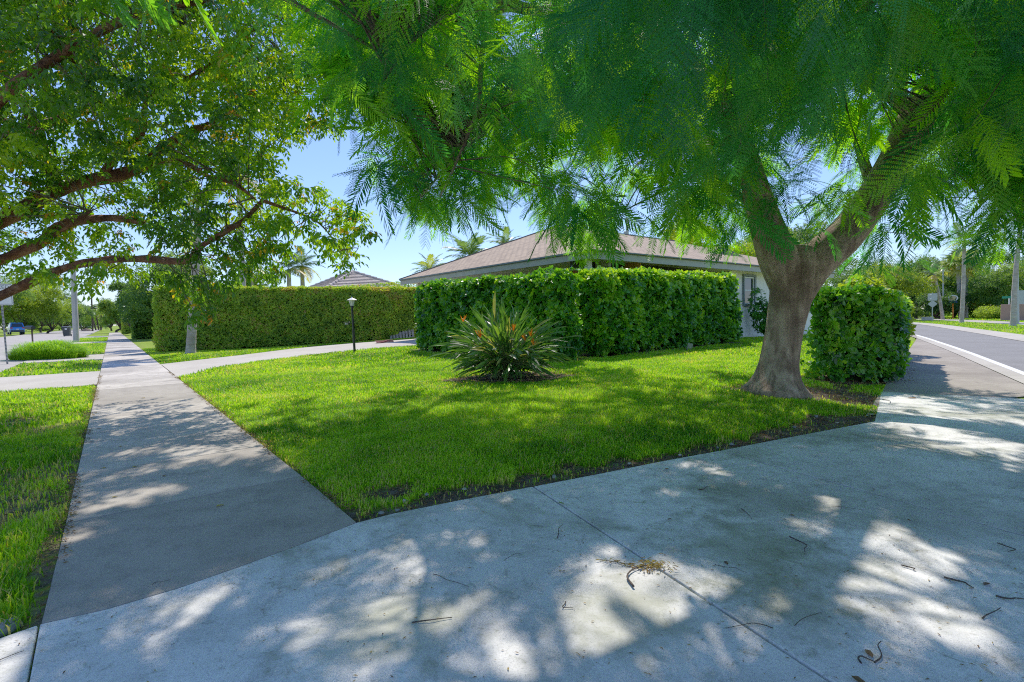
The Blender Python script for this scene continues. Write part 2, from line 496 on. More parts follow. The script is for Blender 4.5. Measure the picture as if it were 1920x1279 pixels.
b = N(n, 'ShaderNodeBump', i_Strength=.6, i_Distance=.03); n.links.new(t3.outputs[0], b.inputs['Height']); n.links.new(b.outputs[0], p.inputs['Normal'])
MT['soil'] = m

PLANT = G(948, 706); TREE = G(1456, 733); H2C = G(1600, 712)


def dirt(x, y):
    pe = np.array(PEDGE); ins = inpoly(x, y, LOT2)
    d = segdist(x, y, PEDGE); nz = fbm(x, y, 3, 2.2); nf = fbm(x, y, 8, 9)
    far = smooth01((x - 1.2) / 3.0)
    dv = smooth01((.23 + .26 * far + .6 * (nz - .42) + .25 * (nf - .5) - d) / .10)
    dv = np.maximum(dv, smooth01((.9 + 1.2 * (nz - .5) - np.hypot(x - gp(1590, 745)[0], (y - gp(1590, 745)[1]) * .8)) / .4))
    dv = np.maximum(dv, smooth01((.27 + .5 * (nz - .5) - np.hypot(x - gp(735, 925)[0], y - gp(735, 925)[1])) / .2))
    dv = np.maximum(dv, smooth01((1.1 + .9 * (nz - .5) - np.hypot((x - PLANT[0] - .2) * .8, y - PLANT[1] + .1)) / .3))
    dv = np.maximum(dv, .8 * smooth01((.75 + .5 * (nz - .5) - np.hypot(x - TREE[0], y - TREE[1])) / .2))
    s, t = st(x, y)
    dv = np.maximum(dv, smooth01((.05 + .1 * (nf - .4) - np.abs(s - SW)) / .05) * (s > SW))
    lv = smooth01((.07 + .22 * (nz - .4) - (-s)) / .08) * (s < 0)
    dv = np.maximum(dv, lv)
    dv = np.maximum(dv, .8 * smooth01((fbm(x, y, 21, .9) - .53) / .08) * (s < 0) * (t < 9))
    for hb in HBEDS:
        dv = np.maximum(dv, smooth01((.32 + .35 * (nz - .5) - np.where(inpoly(x, y, hb), 0, segdist(x, y, hb, True))) / .15))
    return dv


# hedge footprints (needed for the planting beds)
HC = G(1104, 672)                                     # corner of the house hedges
def quad(P, D1, l1, D2, l2): return [P, P + D1 * l1, P + D1 * l1 + D2 * l2, P + D2 * l2]
HR0 = HC + B3 * .5; HR_L = along(HR0, B3, 1383)
HL0 = HC - B3 * 1.04 + A3 * .05; HL_L = along(HL0, A3, 783)
HEDGE_R = quad(HR0, B3, HR_L, A3, .95); HEDGE_L = quad(HL0, A3, HL_L, B3, .72)
FC = G(292, 661); FH_L = along(FC, B3, 790)
_fd = G(762, 634) - FC; _fd[2] = 0; _fd /= np.linalg.norm(_fd)
FH_D = _fd; FH_L = along(FC, FH_D, 800); FH_N = np.array([-FH_D[1], FH_D[0], 0])
HEDGE_F = quad(FC, FH_D, FH_L, FH_N, 1.6)
_h2l = G(1532, 712); _h2r = G(1682, 716)
_wd = WL[4] - WL[2]; _wd = _wd / np.linalg.norm(_wd)
HEDGE_B = [_h2l, _h2r, _h2r + _wd * 5.0 - np.array([.2, 0, 0]), _h2l + _wd * 5.0]
HBEDS = [HEDGE_R, HEDGE_L, HEDGE_F, HEDGE_B]

# ------------------------------------------------------------------ roads and walks as polygons
def clip(poly, p0, nrm, off=0.0):
    """keep the part of the polygon with (p-p0).nrm > off"""
    out = []; k = len(poly)
    for i in range(k):
        a, b = poly[i], poly[(i + 1) % k]
        da = (a[:2] - p0[:2]) @ nrm[:2] - off; db = (b[:2] - p0[:2]) @ nrm[:2] - off
        if da > 0: out.append(a)
        if (da > 0) != (db > 0): out.append(a + (b - a) * (da / (da - db)))
    return out


def split(polys, a, b, gap=.008):
    d = b[:2] - a[:2]; nn = np.array([-d[1], d[0]]) / np.linalg.norm(d); out = []
    for q in polys:
        for sg in (1, -1):
            r = clip(q, a, nn * sg, gap / 2)
            if len(r) > 2: out.append(r)
    return out


def slabs(name, polys, mat, z=0.0, th=.1, vals=None, kind='structure', bev=.006):
    mb = MB(); vv = []
    for i, q in enumerate(polys):
        q = [np.array([p[0], p[1], z]) for p in q]
        ar = sum(q[i][0] * q[(i + 1) % len(q)][1] - q[(i + 1) % len(q)][0] * q[i][1] for i in range(len(q)))
        if ar < 0: q = q[::-1]
        n0 = len(mb.v); mb.prism([p - [0, 0, th] for p in q], (0, 0, th)); vv += [vals[i] if vals else 0.0] * (len(mb.v) - n0)
    ob = mb.build(name, mat, bevel=bev)
    at_ = ob.data.attributes.new('v', 'FLOAT', 'POINT'); at_.data.foreach_set('value', np.array(vv, np.float32))
    return tag(ob, kind=kind)


# far ground to the horizon
gx = 1500
gnd = nmesh('ground', [(-gx, -gx, -.14), (gx, -gx, -.14), (gx, gx, -.14), (-gx, gx, -.14)], np.array([[0, 1, 2, 3]]), MT['soil'], extra={'dirt': np.zeros(4)}); tag(gnd, kind='structure')

# lawn terrain: one fine sheet around the corner lot and the verges
def grid(name, x0, x1, y0, y1, step, zoff):
    xs = np.arange(x0, x1 + step / 2, step); ys = np.arange(y0, y1 + step / 2, step)
    X, Y = np.meshgrid(xs, ys); Z = gz(X, Y) + zoff
    dv = dirt(X, Y)
    Z = Z + .012 * (fbm(X, Y, 2, 3) - .5) * 2 * dv
    V = np.stack([X, Y, Z], -1).reshape(-1, 3)
    nx, ny = len(xs), len(ys)
    i = np.arange(nx - 1)[None] + np.arange(ny - 1)[:, None] * nx; i = i.ravel()
    return V, np.stack([i, i + 1, i + nx + 1, i + nx], 1), dv.ravel()

Vn, Fn, dn = grid('lawn', -6, 10, 1.0, 13.0, .07, -.025)
lawn = nmesh('lawn', Vn, Fn, MT['soil'], smooth=True, extra={'dirt': dn}); tag(lawn, kind='structure')
Vf, Ff, df = grid('lawn', -60, 36, -6, 75, .35, -.035)
cx_ = Vf[:, 0][Ff].mean(1); cy_ = Vf[:, 1][Ff].mean(1)
keep = ~((cx_ > -5.7) & (cx_ < 9.7) & (cy_ > 1.3) & (cy_ < 12.7))
lf = nmesh('lawn', Vf, Ff[keep], MT['soil'], smooth=True, extra={'dirt': df}); tag(lf, kind='structure')

# plaza: the pale new concrete in front
# right edge: where the old walk begins
JW0, JW1 = gp(1652, 734), gp(1920, 748)
jd = (JW1 - JW0) / np.linalg.norm(JW1 - JW0)
PLZ = [gp(75, 1170)] + [gp(200, 1142), gp(330, 1104), gp(450, 1062), gp(560, 1022)] + PEDGE + [gp(1648, 758), JW0, JW0 + jd * 9, np.array([16., -6, 0]), np.array([-4., -6, 0]), gp(0, 1196) + (gp(0, 1196) - gp(75, 1170)) * 6]
polys = [[np.asarray(q, float) for q in PLZ]]
polys = split(polys, gp(72, 1175), gp(52, 1279))
polys = split(polys, gp(1000, 912), gp(1560, 1279), .016)
polys = split(polys, gp(1350, 845), gp(1920, 1004), .016)
polys = split(polys, gp(1600, 838), gp(1920, 893), .006)
slabs('plaza', polys, MT['plaza'], .0)

# left sidewalk, slab by slab
def tjoint(px, py): return st(*gp(px, py)[:2])[1]
js = [tjoint(150, 976), tjoint(290, 868), tjoint(300, 812), tjoint(310, 775), tjoint(320, 750), tjoint(300, 722)]
js = [-.6] + js
while js[-1] < 110: js.append(js[-1] + (1.52 if js[-1] > tjoint(300, 722) + 3 else 1.6))
pe = [gp(75, 1170), gp(200, 1142), gp(330, 1104), gp(450, 1062), gp(560, 1022), gp(668, 980)]
swp, swv = [], []
dark_from, white_from = tjoint(300, 750), tjoint(300, 722)
for i in range(len(js) - 1):
    t0, t1 = js[i] + .007, js[i + 1] - .007
    if i == 0:
        q = [sw(0, t1), *[x + np.array([0, .006, 0]) for x in pe], sw(SW, t1)]
    else: q = [sw(0, t0), sw(SW, t0), sw(SW, t1), sw(0, t1)]
    swp.append(q)
    tm = (t0 + t1) / 2
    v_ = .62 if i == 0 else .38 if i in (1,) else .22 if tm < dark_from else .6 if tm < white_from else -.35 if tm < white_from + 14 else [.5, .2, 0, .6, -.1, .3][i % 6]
    swv.append(v_)
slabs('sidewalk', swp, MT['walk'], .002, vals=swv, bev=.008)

# driveway: from the carport across the sidewalk to the street
dn_ = [(333, 707), (400, 690), (500, 675), (600, 663), (700, 653), (800, 646), (900, 640)]
df_ = [(299, 682), (380, 673), (460, 664), (560, 652), (660, 643), (760, 636), (860, 630)]
near = cr_spline([G(*q) for q in dn_], 6); farr = cr_spline([G(*q) for q in df_], 6)
for arr in (near, farr):
    for q in arr:
        s_q, t_q = st(q[0], q[1])
        if s_q < SW + .012: q[:] = sw(SW + .012, t_q)
    arr[0] = sw(SW + .008, st(*arr[0][:2])[1])
V = []; mrow = 7
for a_, b_ in zip(near, farr):
    for k in range(mrow):
        q = a_ + (b_ - a_) * k / (mrow - 1); V.append(on(q, .012 if k not in (0, mrow - 1) else -.02))
V = np.array(V); idx = np.arange(len(near) - 1)[:, None] * mrow + np.arange(mrow - 1)[None]; idx = idx.ravel()
dr = nmesh('driveway', V, np.stack([idx, idx + mrow, idx + mrow + 1, idx + 1], 1), MT['drive'], smooth=True, v=np.zeros(len(V))); tag(dr, kind='structure')
DRIVE = np.vstack([near, farr[::-1]])
t0, t1 = tjoint(180, 705), tjoint(190, 688)
ta, tb = tjoint(168, 722), tjoint(178, 697)
STR_R = -2.35                                           # near edge of the left street, measured across from the sidewalk
apron = [sw(-.01, ta), sw(-.01, tb + .1), sw(STR_R - 4, tb + .1), sw(STR_R - 4, ta)]
slabs('driveway_apron', [apron], MT['drive'], .0, vals=[-.1])
ap2 = []
for (ya, yb) in ((673, 664), (642.5, 640), (632, 629.5)):
    u0, u1 = tjoint(208 - (ya - 610) * .2, ya), tjoint(208 - (yb - 610) * .2, yb)
    ap2.append([sw(-.01, u0), sw(-.01, u1), sw(STR_R, u1), sw(STR_R, u0)])
slabs('driveway_apron', ap2, MT['drive'], .0, vals=[.1, .1, .2])
slabs('street', [[sw(STR_R, -30), sw(STR_R, 260), sw(-11.5, 260), sw(-11.5, -30)]], MT['street'], -.015, bev=0)
# second strip of walk beyond the road bend on the right and the road itself
E1 = [gp(1920, 696), gp(1822, 660), gp(1768, 642), gp(1722, 628)]
E2 = [gp(1920, 640), gp(1840, 626), gp(1780, 616.5), gp(1732, 609)]
SEAM = [gp(1920, 729), gp(1850, 693), gp(1790, 662), gp(1739, 636)]
def ext(L, near_=30, far_=30, bend=0.0):
    a = L[0] - (L[1] - L[0]) / np.linalg.norm(L[1] - L[0]) * near_
    dd = (L[-1] - L[-2]) / np.linalg.norm(L[-1] - L[-2])
    out = [a] + list(L); q = L[-1].copy(); ang = math.atan2(dd[1], dd[0])
    for k in range(8):
        ang += bend; q = q + np.array([math.cos(ang), math.sin(ang), 0]) * far_ / 8; out.append(q)
    return [np.asarray(x, float) for x in out]
E1x, E2x, SX = ext(E1, 30, 45, .07), ext(E2, 30, 60, .07), ext(SEAM, 30, 30, .05)
WLx = [WL[2], *WL[3:]]
def strip(name, L, Rr, mat, z, v=0.0):
    """sheet between two polylines"""
    L = cr_spline(L, 4); Rr = cr_spline(Rr, 4); k = 60
    def res(P):
        d_ = np.concatenate([[0], np.cumsum(np.linalg.norm(np.diff(P, axis=0), axis=1))]); u = np.linspace(0, d_[-1], k)
        return np.stack([np.interp(u, d_, P[:, j]) for j in range(3)], 1)
    L, Rr = res(L), res(Rr); V = np.vstack([L, Rr]); V[:, 2] = z
    i = np.arange(k - 1)
    ob = nmesh(name, V, np.stack([i, i + 1, i + k + 1, i + k], 1), mat, v=np.full(len(V), v)); return tag(ob, kind='structure')
strip('road', E1x, E2x, MT['road'], -.018)
def offs(L, d_):
    L = np.asarray(L); T = np.gradient(L, axis=0); T /= np.linalg.norm(T, axis=1)[:, None]
    return L + np.stack([-T[:, 1], T[:, 0], 0 * T[:, 0]], 1) * d_
strip('road_line', offs(E1x, 0.0), offs(E1x, .14), MT['line'], -.013)
DS = float(np.mean(segdist(np.array([q[0] for q in SEAM]), np.array([q[1] for q in SEAM]), E1x)))
DW = float(segdist(np.array([WL[-1][0]]), np.array([WL[-1][1]]), E1x)[0])
print('gutter', DS, 'walk', DW)
strip('gutter', offs(E1x, .155), offs(E1x, DS), MT['curb'], -.008)
b0_ = JW0 - (WL[3] - JW0) * .8
o1 = offs(E1x, DS + .03); o2 = offs(E1x, DW)
left_ = [b0_, JW0] + [np.array(q) for q in WL[3:]] + [np.array(q) for q in o2 if q[1] > WL[-1][1] + 1.5]
right_ = [q for q in cr_spline(o1, 6) if q[1] > 6.0]
strip('old_walk', left_, right_, MT['oldwalk'], -.0045)
# far side of the road: gutter, verge grass, walk
strip('gutter', E2x, offs(E2x, -1.3), MT['curb'], -.004)
FW1 = [gp(1920, 609), gp(1860, 606), gp(1800, 602.5), gp(1745, 600)]
FW2 = [gp(1920, 604.5), gp(1860, 601.5), gp(1800, 599), gp(1745, 597.5)]
FW1x, FW2x = ext(FW1, 30, 20, .04), ext(FW2, 30, 20, .04)
strip('far_walk', FW1x, FW2x, MT['curb'], -.004, .2)
for k, L_ in enumerate((E2x,)):
    vb = offs(E2x, -1.32); strip('verge', vb, [q for q in FW1x], MT['soil'], -.03)

# ------------------------------------------------------------------ grass
def blades(n_, region, hgt, wid, dens_dirt=True, seed=0, excl=(), lush=None, ybias=None):
    """n_ triangular blades scattered over region(x,y) -> bool within its bbox"""
    x0, x1, y0, y1, fn = region
    x = RNG.uniform(x0, x1, n_); y = RNG.uniform(y0, y1, n_)
    k = fn(x, y)
    x, y = x[k], y[k]
    dv = dirt(x, y); k = RNG.random(len(x)) > dv * .97
    thin = fbm(x, y, 31, 1.7); k &= RNG.random(len(x)) < np.clip(.55 + 1.6 * (thin - .3), .25, 1)
    x, y, dv = x[k], y[k], dv[k]
    z = gz(x, y) - .03
    m_ = len(x)
    h = hgt * RNG.uniform(.5, 1.25, m_) * (1 - .4 * dv) * (.45 + 1.1 * fbm(x, y, 41, 1.3)); ang = RNG.uniform(0, 2 * PI, m_); lean = RNG.uniform(.1, .9, m_) * h
    wd = wid * RNG.uniform(.7, 1.3, m_)
    dx, dy = np.cos(ang), np.sin(ang)
    b = np.stack([x, y, z], 1)
    sd_ = np.stack([-dy, dx, 0 * dx], 1) * wd[:, None] / 2
    mid = b + np.stack([dx * lean * .35, dy * lean * .35, h * .62 + .01], 1)
    tip = b + np.stack([dx * lean, dy * lean, h * .95 + .01], 1)
    V = np.stack([b - sd_, b + sd_, mid + sd_ * .85, mid - sd_ * .85, tip], 1).reshape(-1, 3)
    o_ = np.arange(m_) * 5
    Fq = np.stack([o_, o_ + 1, o_ + 2, o_ + 3], 1); Ft = np.stack([o_ + 3, o_ + 2, o_ + 4], 1)
    tone = np.clip(.46 + 1.3 * (fbm(x, y, 51, .45) - .5) + .9 * (fbm(x, y, 55, 2.5) - .5) + RNG.normal(0, .2, m_), 0, .9)
    dry = RNG.random(m_) < (.05 + .35 * dv + .12 * (fbm(x, y, 61, 1.1) > .62))
    tone = np.where(dry, RNG.uniform(.9, 1, m_), tone)
    return V, Fq, Ft, np.repeat(tone, 5)


def addgrass(name, lst, mat):
    Vs, Qs, Ts, vs = [], [], [], []; off = 0
    for V, q, t_, v_ in lst:
        Vs.append(V); Qs.append(q + off); Ts.append(t_ + off); vs.append(v_); off += len(V)
    return nmesh(name, np.vstack(Vs), [np.vstack(Qs), np.vstack(Ts)], mat, v=np.concatenate(vs))


DR2 = DRIVE[:, :2]
PL2 = np.array(PLZ)[:, :2]
def in_view(x, y, mg=60):
    u, v_, w_ = pr(np.stack([x, y, np.zeros_like(x) + .05], 1)); return (w_ > .3) & (u > -mg) & (u < W + mg) & (v_ < HH + mg)
def lotgrass(d0, d1):
    def f(x, y):
        r = np.hypot(x, y); k = (r >= d0) & (r < d1) & in_view(x, y)
        k[k] = inpoly(x[k], y[k], LOT2)
        k[k] = ~inpoly(x[k], y[k], DR2)
        for hb in HBEDS: k[k] = ~inpoly(x[k], y[k], hb)
        pass
        return k
    return f
gl = [blades(640000, (-6, 6.5, 2.6, 8.5, lotgrass(0, 8)), .058, .007),
      blades(420000, (-9, 9.5, 5, 14.5, lotgrass(8, 14)), .058, .012),
      blades(520000, (-20, 16, 8, 34, lotgrass(14, 34)), .065, .024)]
ob = addgrass('lawn_grass', gl, MT['grass']); tag(ob, 'mown green lawn grass of the corner lot between sidewalk and hedges', 'grass', kind='stuff')

APR = np.array(apron)[:, :2]; AP2 = [np.array(q)[:, :2] for q in ap2]
def verge(d0, d1):
    def f(x, y):
        r = np.hypot(x, y); s, t = st(x, y)
        k = (r >= d0) & (r < d1) & (s < -.01) & (s > STR_R + .05) & in_view(x, y)
        k[k] = ~inpoly(x[k], y[k], APR)
        for q in AP2: k[k] = ~inpoly(x[k], y[k], q)
        k[k] = ~inpoly(x[k], y[k], PL2)
        return k
    return f
gv = [blades(300000, (-9, -1.5, 1.8, 9.5, verge(0, 9)), .07, .008),
      blades(160000, (-16, -4, 6, 17, verge(9, 18)), .065, .015),
      blades(260000, (-60, -8, 12, 66, verge(18, 75)), .07, .035)]
ob = addgrass('verge_grass', gv, MT['grass']); tag(ob, 'rough verge grass between the left sidewalk and the street', 'grass', kind='stuff')
VB = [np.asarray(q)[:2] for q in offs(E2x, -1.35)] + [np.asarray(q)[:2] for q in FW1x[::-1]]
gr = [blades(120000, (14, 70, 12, 75, lambda x, y: inpoly(x, y, VB) & in_view(x, y) & (y > 20) & (segdist(x, y, E2x) > 1.25)), .07, .045)]
ob = addgrass('far_verge_grass', gr, MT['grass']); tag(ob, 'bright grass strip beyond the curving road', 'grass', kind='stuff')
# ------------------------------------------------------------------ leaf shapes
def leaf_proto(l=1.0, w_=.4, fold=.08, droop=.1, tipw=.7):
    """blade along +x, folded at the midrib; returns verts, quads"""
    v_ = [(0, 0, 0), (.3 * l, w_ * .42, fold), (.3 * l, 0, 0), (.3 * l, -w_ * .42, fold), (.7 * l, w_ * .5 * tipw, fold * .8 - droop * .4), (.7 * l, 0, -droop * .4), (.7 * l, -w_ * .5 * tipw, fold * .8 - droop * .4), (l, 0, -droop)]
    f = [(0, 2, 1, 1), (0, 3, 2, 2)]
    t = [(0, 2, 1), (0, 3, 2), (4, 5, 7), (5, 6, 7)]
    q = [(2, 5, 4, 1), (3, 6, 5, 2)]
    # all triangles
    tri = t + [(2, 5, 4), (2, 4, 1), (3, 6, 5), (3, 5, 2)]
    return np.array(v_, float), np.array(tri)


def leaf_lite(l=1.0, w_=.4, fold=.06, droop=.1):
    v_ = [(0, 0, 0), (.5 * l, w_ / 2, fold), (l, 0, -droop), (.5 * l, -w_ / 2, fold)]
    return np.array(v_, float), np.array([(0, 2, 1), (0, 3, 2)])


def compose(protos):
    """join (V,F,R,t,s) pieces into one prototype"""
    Vs, Fs = [], []; off = 0
    for V, Fc, Rm, t, s in protos:
        Vs.append((V * s) @ np.asarray(Rm).T + np.asarray(t)); Fs.append(Fc + off); off += len(V)
    return np.vstack(Vs), np.vstack(Fs)


def rot(axis, a): return np.array(Matrix.Rotation(a, 3, axis))


# compound leaf of the gumbo limbo: five drooping leaflets
def gumbo_proto(k):
    rr = random.Random(k); ps = []
    L_, Fl = leaf_lite(.075, .036, .006, .018)
    for i, (x, a) in enumerate(((.05, 1.0), (.055, -1.0), (.10, .8), (.105, -.8), (.15, 0))):
        ps.append((L_, Fl, rot('Z', a + rr.uniform(-.25, .25)) @ rot('Y', rr.uniform(.2, .9)) @ rot('X', rr.uniform(-.5, .5)), (x, 0, -x * x * 2), rr.uniform(.85, 1.2)))
    # stalk
    sv = np.array([(0, .002, 0), (0, -.002, 0), (.15, 0, -.045)]); sf = np.array([(0, 1, 2)])
    ps.append((sv, sf, np.eye(3), (0, 0, 0), 1))
    return compose(ps)


GUM = [gumbo_proto(k) for k in range(5)]


# feathery poinciana frond: pairs of pinnae set along a drooping stalk
def frond_proto(full, k, L_=.46, npair=None):
    rr = random.Random(k + 100); V, Fc = [], []; droop = rr.uniform(.15, .5); side = rr.uniform(-.12, .12)
    npair = npair or (18 if full is True else 22)
    def P(t): return np.array([L_ * t, side * L_ * t * t, -droop * L_ * t * t])
    def addf(vs):
        n0 = len(V); V.extend(vs); return n0
    for i in range(8):
        a, b = P(i / 8), P((i + 1) / 8); w0 = .0035 * (1 - i / 9)
        n0 = addf([a + [0, w0, 0], a - [0, w0, 0], b - [0, w0 * .8, 0], b + [0, w0 * .8, 0]]); Fc.extend([(n0, n0 + 1, n0 + 2), (n0, n0 + 2, n0 + 3)])
    for i in range(npair):
        t = .14 + .86 * i / (npair - 1)
        pl = L_ * .23 * (math.sin(PI * min(1, .16 + .84 * (1 - t) ** .8 * 1.0)) ** .7 * .95 + .12) * rr.uniform(.9, 1.05)
        for sg in (1, -1):
            a = P(t); an = math.radians(62 - 26 * t) * sg + rr.uniform(-.11, .11)
            d = np.array([math.cos(an), math.sin(an), -.10 - .2 * rr.random()]); d /= np.linalg.norm(d)
            q = np.array([-math.sin(an), math.cos(an), 0])
            if full is True:
                m_ = 12
                n0 = addf([a + q * .0009, a - q * .0009, a + d * pl]); Fc.append((n0, n0 + 1, n0 + 2))
                for j in range(m_):
                    u = .06 + .94 * j / (m_ - 1); c_ = a + d * pl * u + np.array([0, 0, -.10 * pl * u * u])
                    ll = .0082 * (1 - .35 * abs(u - .4)); lw = pl / m_ * .42
                    for s2 in (1, -1):
                        e = q * s2 * .9 + d * .42 + np.array([0, 0, -.12]); e /= np.linalg.norm(e)
                        n0 = addf([c_, c_ + e * ll * .55 + d * lw, c_ + e * ll, c_ + e * ll * .5 - d * lw * .8]); Fc.extend([(n0, n0 + 1, n0 + 2), (n0, n0 + 2, n0 + 3)])
            elif full == 'solid':
                hw = .0068
                n0 = addf([a, a + d * pl * .3 + q * hw, a + d * pl * .3 - q * hw, a + d * pl * .8 + q * hw * .8 - [0, 0, .06 * pl], a + d * pl * .8 - q * hw * .8 - [0, 0, .06 * pl], a + d * pl - [0, 0, .1 * pl]])
                Fc.extend([(n0, n0 + 2, n0 + 1), (n0 + 1, n0 + 2, n0 + 4), (n0 + 1, n0 + 4, n0 + 3), (n0 + 3, n0 + 4, n0 + 5)])
            elif full is None:
                m_ = 6
                for j in range(m_):
                    u = .05 + .95 * j / m_; c_ = a + d * pl * u + np.array([0, 0, -.10 * pl * u * u]); lw = pl / m_ * rr.uniform(.55, .85); ll = .0100 * (1 - .3 * u) * rr.uniform(.75, 1.2)
                    for s2 in (1, -1):
                        n0 = addf([c_ - d * lw * .25, c_ + q * s2 * ll + d * lw * (.3 + .5 * rr.random()) - np.array([0, 0, .003]), c_ + d * lw * .75]); Fc.append((n0, n0 + 1, n0 + 2))
            else:
                hw = .0115
                n0 = addf([a, a + d * pl * .3 + q * hw, a + d * pl * .3 - q * hw, a + d * pl * .8 + q * hw * .8 - [0, 0, .06 * pl], a + d * pl * .8 - q * hw * .8 - [0, 0, .06 * pl], a + d * pl - [0, 0, .1 * pl]])
                Fc.extend([(n0, n0 + 2, n0 + 1), (n0 + 1, n0 + 2, n0 + 4), (n0 + 1, n0 + 4, n0 + 3), (n0 + 3, n0 + 4, n0 + 5)])
    return np.array(V, float), np.array(Fc)


FR_FULL = [frond_proto(True, k) for k in range(4)]
FR_MID = [frond_proto(None, k) for k in range(3)] + [frond_proto('solid', k, npair=20) for k in range(3, 7)]
FR_LITE = [frond_proto(False, k, npair=20) for k in range(3)]


def tube_part(name, lst, mat, parent, n=8, rough=.12, seed=0):
    """lst of (points, radii): a branching set of limbs as one part"""
    mb = MB(); rr = random.Random(seed)
    for P, r in lst:
        P = cr_spline(P, 5); r = np.interp(np.linspace(0, 1, len(P)), np.linspace(0, 1, len(r)), r)
        ph = rr.random() * 6
        mb.tube(P, r, n=n, mod=lambda i, a, ph=ph: 1 + rough * math.sin(2 * a + i * .7 + ph) * .6 + rough * math.sin(3 * a - i * 1.1 + ph) * .5)
    return mb.build(name, mat, parent, smooth=True)


def skel(lst, step=.12):
    out = []
    for P, r in lst:
        P = cr_spline(P, 8); out.append(P)
    return np.vstack(out)


# ================================================================== royal poinciana on the lawn
tb = TREE.copy()
poin = thing('poinciana_tree', 'big feathery poinciana with forked thick brown trunk spreading over the lawn and plaza', 'tree', tb)
TY = tb[1]
trunk = []
mb = MB()
tp = cr_spline([tb + [0, 0, -.12], at(1460, 700, TY + .02), at(1468, 640, TY + .05), at(1480, 560, TY + .1), at(1492, 505, TY + .15), at(1500, 470, TY + .18)], 7)
hs = tp[:, 2] - tb[2]
def tmod(i, a):
    h = hs[i]; e = math.exp(-max(h, 0) / .16)
    return 1 + e * (.30 + .45 * max(0, math.cos(a - 3.0)) ** 3 + .35 * max(0, math.cos(a + .5)) ** 4 + .3 * max(0, math.cos(a - 1.2)) ** 4 + .3 * max(0, math.cos(a + 2.0)) ** 4) + .05 * math.sin(2 * a + h * 1.2) + .04 * math.sin(3 * a - h * 2) + .022 * math.sin(7 * a + h * 3)
rr_ = np.interp(hs, [-.2, 0, .4, .9, 1.4, 1.9, 2.3], [.31, .295, .262, .252, .28, .345, .25])
mb.tube(tp, rr_, n=40, mod=tmod)
# forks
lf_ = cr_spline([at(1480, 545, TY + .1), at(1462, 490, TY + .05), at(1440, 430, TY - .1), at(1418, 360, TY - .35), at(1392, 280, TY - .7), at(1352, 200, TY - 1.1), at(1290, 110, TY - 1.6), at(1200, 10, TY - 2.1), at(1090, -100, TY - 2.6)], 6)
mb.tube(lf_, np.interp(np.linspace(0, 1, len(lf_)), [0, .12, .3, .5, .7, 1], [.25, .27, .21, .15, .10, .035]), n=24, mod=lambda i, a: 1 + .05 * math.sin(2 * a + i * .3) + .03 * math.sin(5 * a + i * .2))
rf_ = cr_spline([at(1490, 560, TY + .1), at(1530, 490, TY + .1), at(1585, 440, TY + .05), at(1640, 365, TY - .1), at(1690, 285, TY - .3), at(1722, 215, TY - .5), at(1765, 145, TY - .8), at(1840, 85, TY - 1.1), at(1960, 35, TY - 1.4), at(2100, -20, TY - 1.6)], 6)
mb.tube(rf_, np.interp(np.linspace(0, 1, len(rf_)), [0, .12, .25, .5, .75, 1], [.24, .27, .25, .22, .17, .05]), n=24, mod=lambda i, a: 1 + .05 * math.sin(2 * a + i * .3) + .03 * math.sin(5 * a + i * .2))
mb.build('trunk', MT['poinciana_bark'], poin, smooth=True)
